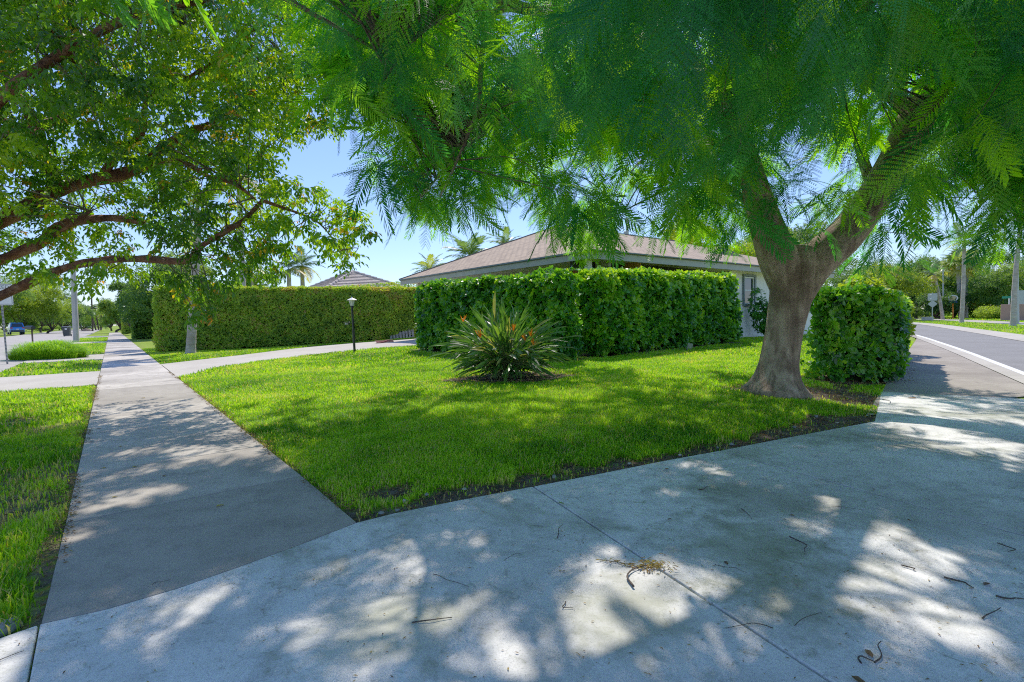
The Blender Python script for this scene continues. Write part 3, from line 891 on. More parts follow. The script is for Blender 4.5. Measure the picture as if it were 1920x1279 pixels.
PB = [
    ([at(1395, 290, TY - .7), at(1270, 235, TY - 1.0), at(1150, 195, TY - 1.3), at(1040, 190, TY - 1.5), at(930, 235, TY - 1.7), at(850, 300, TY - 1.7), at(790, 370, TY - 1.7)], [.10, .08, .06, .045, .03, .02, .01]),
    ([at(1300, 120, TY - 1.6), at(1150, 60, TY - 2.3), at(1010, 20, TY - 2.8), at(900, 0, TY - 3.2), at(790, 60, TY - 3.4), at(720, 150, TY - 3.4)], [.10, .08, .06, .045, .03, .012]),
    ([at(1010, 20, TY - 2.8), at(932, 20, TY - 2.6), at(905, 90, TY - 2.5), at(897, 195, TY - 2.4), at(862, 290, TY - 2.3), at(825, 370, TY - 2.2)], [.06, .05, .04, .03, .02, .01]),
    ([at(1380, 255, TY - .8), at(1300, 330, TY - .9), at(1220, 370, TY - 1.0), at(1140, 410, TY - 1.1)], [.045, .028, .018, .008]),
    ([at(1430, 400, TY - .2), at(1330, 330, TY + .7), at(1250, 300, TY + 1.7), at(1150, 260, TY + 2.8)], [.09, .07, .05, .02]),
    ([at(1700, 265, TY - .35), at(1690, 130, TY + .2), at(1715, 60, TY + .5), at(1730, 10, TY + .7), at(1700, -70, TY + 1)], [.12, .10, .085, .07, .04]),
    ([at(1715, 60, TY + .5), at(1790, 25, TY + 1.0), at(1900, -10, TY + 1.6)], [.07, .05, .03]),
    ([at(1722, 215, TY - .5), at(1640, 160, TY - 1.4), at(1560, 90, TY - 2.2), at(1490, 30, TY - 2.9)], [.10, .08, .055, .02]),
    ([at(1690, 285, TY - .3), at(1700, 320, TY + .7), at(1722, 380, TY + 1.2), at(1715, 440, TY + 1.5), at(1680, 520, TY + 1.6)], [.05, .035, .025, .02, .008]),
    ([at(1800, 105, TY - .9), at(1850, 190, TY - .6), at(1890, 280, TY - .4), at(1930, 360, TY - .2)], [.07, .05, .035, .015]),
    ([at(1640, 365, TY - .1), at(1600, 240, TY + .9), at(1560, 120, TY + 1.8), at(1500, 20, TY + 2.6)], [.12, .1, .08, .04]),
    ([at(1840, 85, TY - 1.1), np.array([5.2, TY - 2.4, 4.6]), np.array([5.0, TY - 4.0, 4.7])], [.09, .06, .02]),
    ([at(1200, 10, TY - 2.1), np.array([1.6, TY - 3.7, 4.5]), np.array([1.5, TY - 5.0, 4.3])], [.09, .06, .02]),
    ([at(1560, 90, TY - 2.2), np.array([3.3, TY - 4.2, 4.3]), np.array([3.2, TY - 5.4, 4.1])], [.07, .05, .02]),
    ([at(1560, 120, TY + 1.8), np.array([4.0, TY + 3.0, 5.2]), np.array([3.2, TY + 4.5, 5.0])], [.08, .06, .02]),
]
PB = [(a_, [x_ * .68 for x_ in r_]) for a_, r_ in PB]
tube_part('limb', PB, MT['poinciana_bark'], poin, n=10, seed=4)
SK = np.vstack([lf_[8:], rf_[10:], skel(PB)])

MASK = [(545, -80), (600, 60), (640, 130), (655, 235), (690, 270), (700, 350), (745, 405), (800, 425), (860, 425), (925, 405), (955, 355), (985, 420), (1040, 455), (1100, 468), (1150, 470), (1190, 430), (1260, 440), (1330, 462), (1400, 470), (1440, 470), (1500, 490), (1560, 480), (1600, 530), (1660, 545), (1705, 520), (1745, 450), (1735, 395), (1790, 345), (1850, 330), (1860, 400), (1830, 440), (1865, 475), (1930, 490), (2200, 500), (2200, -80)]
# leaf clusters added along sun rays, to shade the lawn and near walk
SUNV = np.array([math.sin(SUN_AZ) * math.cos(SUN_EL), math.cos(SUN_AZ) * math.cos(SUN_EL), math.sin(SUN_EL)])
def shade(poly, n_, z0, z1):
    out = []; pa_ = np.array(poly, float); tries = 0
    while len(out) < n_ and tries < n_ * 60:
        tries += 1
        u = RNG.uniform(pa_[:, 0].min(), pa_[:, 0].max()); v_ = RNG.uniform(pa_[:, 1].min(), pa_[:, 1].max())
        if not inpoly(np.array([u]), np.array([v_]), poly)[0]: continue
        g_ = gp(u, v_); p_ = g_ + SUNV * (RNG.uniform(z0, z1) / SUNV[2]); a_, b_, c_ = pr(p_ - [0, 0, .3])
        if c_[0] > 0 and b_[0] > -60 and not inpoly(a_, b_, MASK)[0]: continue
        if 1385 < a_[0] < 1560 and b_[0] > 330 and p_[1] < TY: continue
        out.append(p_)
    return out
# gaps cut in both crowns along sun rays, shaped to light chosen paving spots
SPOTS = [(1140, 1085, .26), (1170, 1045, .16), (1215, 1060, .14), (720, 1215, .24), (640, 1235, .18), (830, 1190, .18), (520, 1215, .14), (1265, 935, .12), (1105, 918, .12), (1165, 962, .12), (935, 1000, .13), (1590, 950, .13), (1670, 1000, .17), (1735, 1015, .17), (1690, 1125, .16), (1640, 1112, .13), (1805, 935, .15), (1347, 1080, .07), (1655, 1225, .18), (1400, 1230, .16), (760, 1085, .16), (1215, 1190, .2), (1240, 1240, .14), (1760, 1100, .15), (1905, 1095, .16), (1540, 860, .1), (1450, 905, .1), (1330, 880, .09), (980, 930, .1), (860, 965, .09), (1500, 1180, .12), (1830, 1210, .17), (1060, 1230, .14), (960, 1250, .14), (1560, 1010, .1),
         (1690, 785, .18), (1760, 800, .2), (1840, 825, .22), (1740, 765, .18), (1900, 850, .25), (1820, 785, .2), (1890, 795, .2), (1780, 845, .15), (1700, 820, .15), (600, 1080, .1), (450, 1110, .1), (330, 1180, .12), (235, 850, .25), (330, 872, .25), (430, 862, .25), (520, 885, .18), (285, 935, .25), (200, 955, .22), (160, 1010, .15)]
SPG = np.array([gp(a_, b_) for a_, b_, c_ in SPOTS]); SPR = np.array([c_ * .72 for a_, b_, c_ in SPOTS])
def in_gap(P, pad):
    P = np.atleast_2d(P); k = np.zeros(len(P), bool)
    for g_, r_ in zip(SPG, SPR):
        d = P - g_; t = d @ SUNV; k |= (np.linalg.norm(d - t[:, None] * SUNV, axis=1) < r_ + pad) & (t > 0)
    return k
def poin_ok(p):
    if np.linalg.norm(p - CAMP) < 2.1 or p[2] < 2.2 or in_gap(p, .06)[0]: return False
    y, z = p[1], p[2]
    u, v_, w_ = pr(p - [0, 0, .28]); u, v_, w_ = u[0], v_[0], w_[0]
    if w_ > .2 and -60 < u < W + 60 and -60 < v_ < HH + 40:
        if not inpoly(np.array([u]), np.array([v_]), MASK)[0]: return False
        for (ex, ey, rx, ry, pk) in HOLES:
            if ((u - ex) / rx) ** 2 + ((v_ - ey) / ry) ** 2 < 1 and RNG.random() > pk: return False
        if y < TY - .1:
            # keep the trunk and right limb readable
            if 1400 < u < 1560 and v_ > 425 and RNG.random() > .08: return False
            if abs(u - np.interp(v_, [60, 145, 215, 285, 365, 440], [1860, 1765, 1722, 1690, 1640, 1585])) < 62 and 100 < v_ < 470 and RNG.random() > .10: return False
        return True
    return not (w_ < .3 and y < 1.0 and z < 3.2)


CC = np.array([2.3, 6.6])
def poin_clusters(n_, rmax=5.7, hi=False):
    out = []
    while len(out) < n_:
        if out and not hi and RNG.random() < .7:
            p = out[int(RNG.integers(max(0, len(out) - 6), len(out)))] + RNG.normal(0, 1, 3) * [.30, .30, .20]
            if not poin_ok(p): continue
            out.append(p); continue
        a = RNG.uniform(0, 2 * PI); r = rmax * math.sqrt(RNG.random()); x, y = CC[0] + r * math.cos(a) * 1.12, CC[1] + r * math.sin(a)
        q = r / rmax
        top = 3.9 + 2.3 * (1 - q * q); bot = 2.55 + .55 * (1 - q) ** 1 + .35 * math.sin(3 * a + 1) * q
        z = bot + (top - bot) * RNG.random() ** 1.25
        if hi: z = max(4.1, bot + .9) + RNG.random() * max(.3, top + .4 - 4.1)
        p = np.array([x, y, z])
        if poin_ok(p): out.append(p)
    return np.array(out)


HOLES = [(1190, 345, 95, 70, .45), (1090, 350, 50, 80, .55), (965, 400, 40, 60, .1), (1000, 120, 70, 60, .5), (640, 60, 70, 60, .5), (1640, 60, 70, 80, .4), (1520, 260, 60, 50, .6), (1480, 415, 35, 30, .5), (1750, 430, 60, 45, .15)]
CL = poin_clusters(880)
fill = []
while len(fill) < 230:
    u = RNG.uniform(600, 1420) if RNG.random() < .75 else RNG.uniform(1580, 1960); v_ = RNG.uniform(-20, 470) if u < 1420 else RNG.uniform(-20, 420); p = at(u, v_, RNG.uniform(4.4, 8.6))
    if p[2] < 5.9 and poin_ok(p): fill.append(p)
CL = np.vstack([CL, fill])
CLH = poin_clusters(900, 5.6, True); CLH = CLH[(CLH[:, 1] < 7.9) & ~in_gap(CLH, .1)][:430]; NLOW = len(CL); CL = np.vstack([CL, CLH])  # high clusters added, mostly out of sight, to deepen the ground shade
EXTRA = shade([(430, 775), (700, 735), (1100, 722), (1350, 740), (1600, 790), (1350, 845), (1000, 905), (700, 940), (560, 860)], 44, 4.0, 6.2) + shade([(250, 905), (520, 880), (640, 985), (90, 1165), (110, 1010)], 45, 4.6, 6.4)
NE = len(CL); CL = np.vstack([CL, [e_ for e_ in EXTRA if not in_gap(e_, .1)[0]]])
# twigs from the limbs to every rosette
mbt = MB()
fr_pos, fr_dir, fr_sc, fr_v, fr_far = [], [], [], [], []
fr_hi = []
for ic, p in enumerate(CL):
    d_ = np.linalg.norm(SK - p, axis=1); k = int(np.argmin(d_ + RNG.uniform(0, .4, len(d_)))); q = SK[k]
    md = (p + q) / 2 + RNG.normal(0, .09, 3) + [0, 0, .12]
    L_ = np.linalg.norm(p - q)
    mbt.tube(cr_spline([q, md, p], 4), np.linspace(.004 + .004 * min(L_, 2), .002, 9), n=5, cap=False)
    out = p - q; out[2] *= .3; out /= np.linalg.norm(out) + 1e-6
    nf = int(RNG.integers(7, 11)); a0 = RNG.uniform(0, 2 * PI)
    base_v = np.clip(.20 + .075 * np.linalg.norm(p - CAMP) - .08 + .12 * (p[2] - 3.4) + .55 * (vnoise(np.array([p[0]]), np.array([p[1] + p[2]]), 4, .8)[0] - .5) + RNG.normal(0, .17), .02, .85)  # farther and higher fronds toned yellower: sunlight put into the leaf colour
    for j in range(nf):
        a = a0 + 2 * PI * j / nf + RNG.normal(0, .25); el = RNG.uniform(-.75, .25)
        d3 = np.array([math.cos(a) * math.cos(el), math.sin(a) * math.cos(el), math.sin(el)]) + out * .45
        fr_pos.append(p + RNG.normal(0, .05, 3)); fr_dir.append(d3); fr_sc.append(RNG.uniform(.8, 1.35))
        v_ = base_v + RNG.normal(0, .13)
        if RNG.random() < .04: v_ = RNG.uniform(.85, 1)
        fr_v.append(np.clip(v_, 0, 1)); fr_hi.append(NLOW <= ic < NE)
# thin wisps that hang over the house eaves and to the right of the trunk
def wisp(px, py, Y, k=4, v0=.7, s=1.0):
    p = at(px, py, Y)
    for j in range(k):
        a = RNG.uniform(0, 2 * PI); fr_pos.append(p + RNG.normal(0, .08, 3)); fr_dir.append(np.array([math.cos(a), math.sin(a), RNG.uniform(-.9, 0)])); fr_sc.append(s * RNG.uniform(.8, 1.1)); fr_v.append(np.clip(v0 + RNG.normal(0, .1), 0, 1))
    d_ = np.linalg.norm(SK - p, axis=1); q = SK[int(np.argmin(d_))]
    L_ = np.linalg.norm(p - q)
    jv = RNG.normal(0, .07 * L_, 3)
    mbt.tube(cr_spline([q, q + (p - q) * .3 + jv * .6 + [0, 0, .10 * L_], q + (p - q) * .65 + jv + [0, 0, .12 * L_], p], 6), np.linspace(.0045, .0018, 19), n=5, cap=False)
for (px, py, Y) in ((1090, 440, 6.6), (1150, 425, 7.0), (1210, 415, 8.5), (1240, 425, 8), (1130, 455, 6.4), (1060, 430, 6.5), (1370, 455, 9), (1330, 440, 9), (1290, 430, 9.3), (1180, 400, 9), (1260, 400, 9), (1050, 400, 6.5), (1100, 400, 6.7)): wisp(px, py, Y, 4, .78)
for (px, py, Y) in ((1700, 420, 9), (1740, 430, 9.2), (1690, 470, 9), (1660, 500, 9.4), (1620, 470, 9), (1640, 430, 8.6), (1710, 490, 9.3), (1590, 500, 9), (1770, 425, 9.5), (1680, 390, 9), (1720, 380, 9.4)): wisp(px, py, Y, 4, .45)
for (px, py, Y) in ((1500, 395, 6.8), (1540, 420, 6.7), (1585, 400, 6.6), (1470, 370, 6.5), (1610, 360, 6.6), (1520, 440, 6.9), (1560, 380, 6.4), (1395, 200, 6.0), (1420, 250, 6.2), (1380, 290, 6.2), (1440, 310, 6.4), (1400, 350, 6.5), (1450, 360, 6.6), (1425, 390, 6.7), (1360, 240, 5.9), (1330, 170, 5.6)): wisp(px, py - 25, Y, 5, .25)
for (px, py, Y) in ((1840, 440, 6.5), (1880, 450, 6.2), (1910, 430, 6.4), (1870, 405, 6.6), (1920, 400, 6), (1825, 415, 7), (1900, 380, 6.2)): wisp(px, py, Y, 4, .8)
# the close sprays hanging in front of the lens, a few coloured as if lit through
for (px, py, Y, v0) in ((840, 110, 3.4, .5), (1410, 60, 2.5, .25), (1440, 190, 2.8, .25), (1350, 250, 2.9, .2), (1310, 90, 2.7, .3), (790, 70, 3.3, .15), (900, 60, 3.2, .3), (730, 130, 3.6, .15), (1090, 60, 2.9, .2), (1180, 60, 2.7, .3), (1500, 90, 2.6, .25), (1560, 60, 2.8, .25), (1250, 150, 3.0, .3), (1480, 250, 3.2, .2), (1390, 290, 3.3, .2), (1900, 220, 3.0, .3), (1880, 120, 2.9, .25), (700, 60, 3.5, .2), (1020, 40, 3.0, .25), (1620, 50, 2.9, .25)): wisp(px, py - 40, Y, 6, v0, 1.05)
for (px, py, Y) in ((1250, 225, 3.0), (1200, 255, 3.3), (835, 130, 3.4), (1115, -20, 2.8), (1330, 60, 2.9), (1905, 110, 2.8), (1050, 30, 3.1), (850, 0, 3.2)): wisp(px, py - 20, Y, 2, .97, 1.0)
fr_pos = np.array(fr_pos); fr_dir = np.array(fr_dir); fr_sc = np.array(fr_sc); fr_v = np.array(fr_v); fr_hi = np.concatenate([fr_hi, np.zeros(len(fr_pos) - len(fr_hi), bool)])
kk = ~(in_gap(fr_pos + .2 * fr_dir, .07)); fr_pos, fr_dir, fr_sc, fr_v, fr_hi = fr_pos[kk], fr_dir[kk], fr_sc[kk], fr_v[kk], fr_hi[kk]
upv = np.tile([0, 0, 1.0], (len(fr_dir), 1)) + RNG.normal(0, .25, fr_dir.shape)
# outer sprays hang down with their faces turned out of the crown
hang = (RNG.random(len(fr_dir)) < .55) & (fr_pos[:, 1] < 6.2)
outw = np.column_stack([fr_pos[:, 0] - CC[0], fr_pos[:, 1] - CC[1] - 1.5, np.zeros(len(fr_pos))]); outw /= np.linalg.norm(outw, axis=1)[:, None] + 1e-6
fr_dir[hang] = fr_dir[hang] * [.75, .75, .2] + np.column_stack([np.zeros(hang.sum()), np.zeros(hang.sum()), -RNG.uniform(.3, 1.1, hang.sum())]) + outw[hang] * .15
upv[hang] = outw[hang] * 1.2 + [0, 0, .35] + RNG.normal(0, .35, (hang.sum(), 3))
Rm = frames_x(fr_dir, upv)
dist_ = np.linalg.norm(fr_pos - CAMP, axis=1); u_, v__, w__ = pr(fr_pos)
vis = (w__ > .2) & (u_ > -250) & (u_ < W + 250) & (v__ > -1200)
vis |= dist_ < 4.5; full = (dist_ < 5.0) & vis; hi_near = dist_ < 5.5; hi_ = fr_hi.astype(bool); hi_ &= ~hi_near; full &= ~hi_; mid_ = vis & ~full & ~hi_
parts = []
pick = RNG.integers(0, 1000, len(fr_pos))
for k, (V, Fc) in enumerate(FR_FULL):
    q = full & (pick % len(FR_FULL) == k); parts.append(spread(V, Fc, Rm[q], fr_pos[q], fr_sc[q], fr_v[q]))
for k, (V, Fc) in enumerate(FR_MID):
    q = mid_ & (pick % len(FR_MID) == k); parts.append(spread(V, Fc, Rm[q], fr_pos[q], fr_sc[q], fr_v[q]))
for k, (V, Fc) in enumerate(FR_LITE):
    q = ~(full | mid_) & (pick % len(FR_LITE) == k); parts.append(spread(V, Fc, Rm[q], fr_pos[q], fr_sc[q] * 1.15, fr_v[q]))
V, Fl, vv = merge(parts)
print('poinciana fronds', len(fr_pos), 'full', full.sum(), 'faces', sum(len(f) for f in Fl))
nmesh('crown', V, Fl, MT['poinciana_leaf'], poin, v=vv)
mbt.build('twigs', MT['twig'], poin, smooth=True)
# a long dark seed pod hanging at the right
pod = MB(); pp = cr_spline([at(1783, 300, 6.4), at(1787, 318, 6.4), at(1792, 342, 6.38)], 4); pod.tube(pp, [.004, .014, .02, .022, .022, .022, .018, .012, .004], n=6); pod.build('seed_pod', MT['dark_bark'], poin, smooth=True)

# ================================================================== gumbo limbo at the left
GB = on(np.array([-8.7, 7.1, 0]))
gum = thing('gumbo_limbo_tree', 'leafy tree at the far left with reddish peeling limbs arching over the sidewalk', 'tree', GB)
GY = 8.0
g0 = GB + [0, 0, 1.2]
GLT = [([GB + [0, 0, -.1], GB + [.02, 0, .7], GB + [.1, .05, 1.4], GB + [.1, .1, 2.1], GB + [0, .2, 3.0]], [.34, .28, .26, .24, .16])]
GL = [
    ([GB + [.05, 0, 1.0], at(-90, 590, GY), at(0, 556, GY), at(60, 527, GY), at(120, 503, GY), at(185, 490, GY - .05), at(250, 485, GY - .1), at(320, 489, GY - .15), at(352, 488, GY - .2), at(378, 462, GY - .2), at(420, 436, GY - .2), at(460, 410, GY - .2), at(492, 376, GY - .1)], [.14, .11, .10, .094, .085, .08, .075, .068, .066, .06, .055, .048, .038]),
    ([at(492, 376, GY - .1), at(560, 400, GY), at(600, 420, GY + .1), at(640, 470, GY + .2)], [.036, .025, .018, .006]),
    ([GB + [.1, 0, 1.5], at(-60, 510, GY + .3), at(20, 480, GY + .3), at(75, 455, GY + .3), at(110, 425, GY + .3), at(160, 412, GY + .3), at(225, 410, GY + .2), at(270, 418, GY + .2)], [.16, .13, .11, .10, .1, .09, .075, .05]),
    ([GB + [.1, .1, 1.9], at(-40, 440, GY + .6), at(40, 395, GY + .6), at(110, 355, GY + .6), at(190, 335, GY + .6), at(255, 318, GY + .6), at(310, 275, GY + .6), at(350, 250, GY + .7), at(400, 230, GY + .8)], [.2, .17, .16, .15, .135, .12, .1, .08, .05]),
    ([at(110, 355, GY + .6), at(90, 300, GY + .6), at(70, 250, GY + .5), at(40, 190, GY + .4), at(0, 120, GY + .3)], [.12, .1, .085, .07, .05]),
    ([at(190, 335, GY + .6), at(220, 290, GY + .4), at(265, 250, GY + .2), at(275, 190, GY), at(310, 120, GY - .2), at(330, 40, GY - .4)], [.09, .07, .06, .05, .04, .025]),
    ([at(255, 318, GY + .6), at(330, 300, GY + .3), at(390, 330, GY), at(440, 345, GY - .2), at(480, 375, GY - .2)], [.07, .05, .045, .035, .02]),
    ([at(400, 230, GY + .8), at(470, 165, GY + .9), at(540, 130, GY + 1), at(610, 95, GY + 1.1)], [.05, .04, .03, .012]),
    ([at(350, 250, GY + .7), at(420, 235, GY + 1.2), at(500, 240, GY + 1.6), at(580, 250, GY + 1.8)], [.05, .04, .025, .01]),
    ([at(265, 250, GY + .2), at(180, 180, GY - .3), at(120, 90, GY - .8), at(60, 0, GY - 1.2)], [.05, .045, .035, .02]),
    ([at(70, 250, GY + .5), at(20, 230, GY), at(-60, 190, GY - .8)], [.06, .05, .03]),
    ([at(75, 455, GY + .3), at(120, 430, GY - .2), at(170, 396, GY - .5)], [.05, .04, .025]),
    ([at(275, 190, GY), at(380, 130, GY - .3), at(470, 60, GY - .4), at(520, -20, GY - .5)], [.04, .035, .03, .02]),
    ([GB + [0, .2, 2.8], GB + [.6, -.8, 4.2], GB + [1.4, -1.6, 5.4], GB + [2.2, -2.2, 6.0]], [.16, .12, .08, .03]),
    ([GB + [0, .2, 2.8], GB + [.5, 1.2, 4.2], GB + [1.6, 2.4, 5.4], GB + [3.0, 3.2, 6.2]], [.16, .12, .08, .03]),
    ([GB + [0, .2, 2.6], GB + [-1.2, .6, 4.0], GB + [-2.4, 1.2, 5.0]], [.15, .1, .04]),
    ([GB + [.1, .1, 2.4], GB + [1.6, -.2, 4.0], GB + [3.4, -.2, 5.2], GB + [4.6, .2, 5.8]], [.14, .11, .08, .03]),
]
tube_part('trunk', GLT, MT['gumbo_bark'], gum, n=20, seed=2)
GL = [(a_, [x_ * .74 for x_ in r_]) for a_, r_ in GL]
tube_part('limb', GL, MT['gumbo_bark'], gum, n=12, seed=3, rough=.2)
GSK = skel(GL[1:] + [(np.array(GL[0][0])[4:], 0)])
GM = [(-300, -200), (560, -200), (600, 30), (640, 110), (655, 190), (640, 240), (600, 262), (560, 285), (520, 305), (540, 335), (590, 350), (640, 360), (670, 390), (688, 430), (680, 480), (655, 500), (610, 480), (562, 476), (540, 492), (520, 520), (470, 530), (410, 540), (400, 590), (360, 600), (310, 545), (270, 520), (215, 500), (190, 555), (120, 560), (100, 580), (50, 540), (0, 560), (-300, 620)]
GHOLES = [(0, 552, 62, 48, 0), (160, 540, 70, 40, .3), (430, 400, 90, 30, .8), (200, 390, 50, 25, .5), (60, 560, 60, 35, .3), (250, 540, 60, 30, .3), (380, 200, 40, 40, .5), (90, 140, 50, 40, .5), (590, 300, 60, 40, .0), (30, 340, 40, 30, .5)]
_lu, _lv, _ = pr(np.vstack([cr_spline(np.array(GL[i][0]), 5) for i in (0, 2, 3, 6)])); LIMPX = np.stack([_lu, _lv], 1)
def gum_pts(n_):
    out = []
    while len(out) < n_:
        if RNG.random() < .80:
            u = RNG.uniform(-220, 700); v_ = RNG.uniform(-220, 600); Y = RNG.uniform(GY - 2.0, GY + 2.6)
            if RNG.random() < .3: Y = GY + RNG.normal(0, .6)
            if not inpoly(np.array([u]), np.array([v_]), GM)[0]: continue
            if v_ > 440 and RNG.random() > .8: continue
            if any(((u - a) / c_) ** 2 + ((v_ - b_) / d_) ** 2 < 1 and RNG.random() > k_ for a, b_, c_, d_, k_ in GHOLES): continue
            p = at(u, v_, Y)
            if p[2] > 7.6 or np.linalg.norm(p - CAMP) < 5: continue
            if Y < GY + .1 and RNG.random() < .8 and np.min(np.abs(LIMPX[:, 0] - u) + np.abs(LIMPX[:, 1] - v_)) < 34: continue
        else:
            p = GB + np.array([RNG.uniform(-3.0, 6.8), RNG.uniform(-3.6, 4.4), RNG.uniform(3.4, 7.0)])
            if np.linalg.norm(p - CAMP) < 5: continue
            u, v_, w_ = pr(p)
            if w_[0] > .2 and 0 < u[0] < W and v_[0] > 0 and not inpoly(u, v_, GM)[0]: continue
        # clumpy density
        if vnoise(np.array([p[0] * 1.0 + p[2]]), np.array([p[1] + p[2] * .7]), 9, 1.15)[0] < .30 and RNG.random() < .75: continue
        out.append(p)
    return np.array(out)
gtw = gum_pts(2500); gtw = gtw[~in_gap(gtw, .05)]
mbt = MB(); lp, ld, lv_ = [], [], []
for p in gtw:
    d_ = np.linalg.norm(GSK - p, axis=1); q = GSK[int(np.argmin(d_ + RNG.uniform(0, .3, len(d_))))]
    L_ = np.linalg.norm(p - q)
    if L_ > 1.6: q = p + (q - p) / L_ * RNG.uniform(.5, 1.0)
    md = (p + q) / 2 + RNG.normal(0, .06 + .05 * L_, 3) + [0, 0, .05]
    mu_, mv_, _w = pr(md); bare_ = (not inpoly(mu_, mv_, GM)[0] and _w[0] > .3 and mv_[0] > 0 and mu_[0] > 0) or ((mu_[0] - 590) / 85) ** 2 + ((mv_[0] - 300) / 60) ** 2 < 1
    if RNG.random() < .75 and L_ < 1.6 and not bare_: mbt.tube(cr_spline([q, md, p], 3), np.linspace(.004 + .007 * min(L_, 1.4), .003, 7), n=4, cap=False)
    out = (p - q); out /= np.linalg.norm(out) + 1e-6
    cv = np.clip(.50 + 1.0 * (vnoise(np.array([p[0]]), np.array([p[1] + p[2]]), 14, .9)[0] - .5) + RNG.normal(0, .1), 0, .85)
    for j in range(int(RNG.integers(7, 12))):
        a = RNG.uniform(0, 2 * PI); lp.append(p + out * RNG.uniform(-.18, .04) + RNG.normal(0, .04, 3)); ld.append(np.array([math.cos(a), math.sin(a), RNG.uniform(-.7, .45)]) + out * .6)
        vv = cv + RNG.normal(0, .1); vv = min(vv, .86) if RNG.random() > .035 else RNG.uniform(.92, 1.0)
        lv_.append(np.clip(vv, 0, 1))
lp, ld, lv_ = np.array(lp), np.array(ld), np.array(lv_); kk = ~in_gap(lp, .03); lp, ld, lv_ = lp[kk], ld[kk], lv_[kk]
Rm = frames_x(ld, np.tile([0, 0, 1.0], (len(ld), 1)) + RNG.normal(0, .35, ld.shape)); pick = RNG.integers(0, 5, len(lp))
V, Fl, vv = merge([spread(GUM[k][0], GUM[k][1], Rm[pick == k], lp[pick == k], RNG.uniform(.85, 1.35, (pick == k).sum()), lv_[pick == k]) for k in range(5)])
nmesh('crown', V, Fl, MT['gumbo_leaf'], gum, v=vv); mbt.build('twigs', MT['twig'], gum, smooth=True)
print('gumbo leaves', len(lp))

# ================================================================== hedges
LV6 = leaf_proto(1.0, .62, .07, .12, .95)
def rosette(k, nl, L_, up):
    rr = random.Random(k); ps = []
    for i in range(nl):
        a = 2 * PI * i / nl + rr.uniform(-.3, .3)
        ps.append((LV6[0], LV6[1], rot('Z', a) @ rot('Y', -rr.uniform(*up)), (0, 0, rr.uniform(-.02, .02)), L_ * rr.uniform(.75, 1.15)))
    return compose(ps)
ROS = [rosette(k, 5, .132, (-.2, 1.1)) for k in range(4)]
LVL = leaf_lite(1.0, .55, .07, .12)
def rosette_s(k, nl, L_, up):
    rr = random.Random(k)
    return compose([(LVL[0], LVL[1], rot('Z', 2 * PI * i / nl + rr.uniform(-.3, .3)) @ rot('Y', -rr.uniform(*up)), (0, 0, 0), L_ * rr.uniform(.75, 1.15)) for i in range(nl)])
ROS_S = [rosette_s(k + 9, 4, .06, (-.3, 1.1)) for k in range(4)]


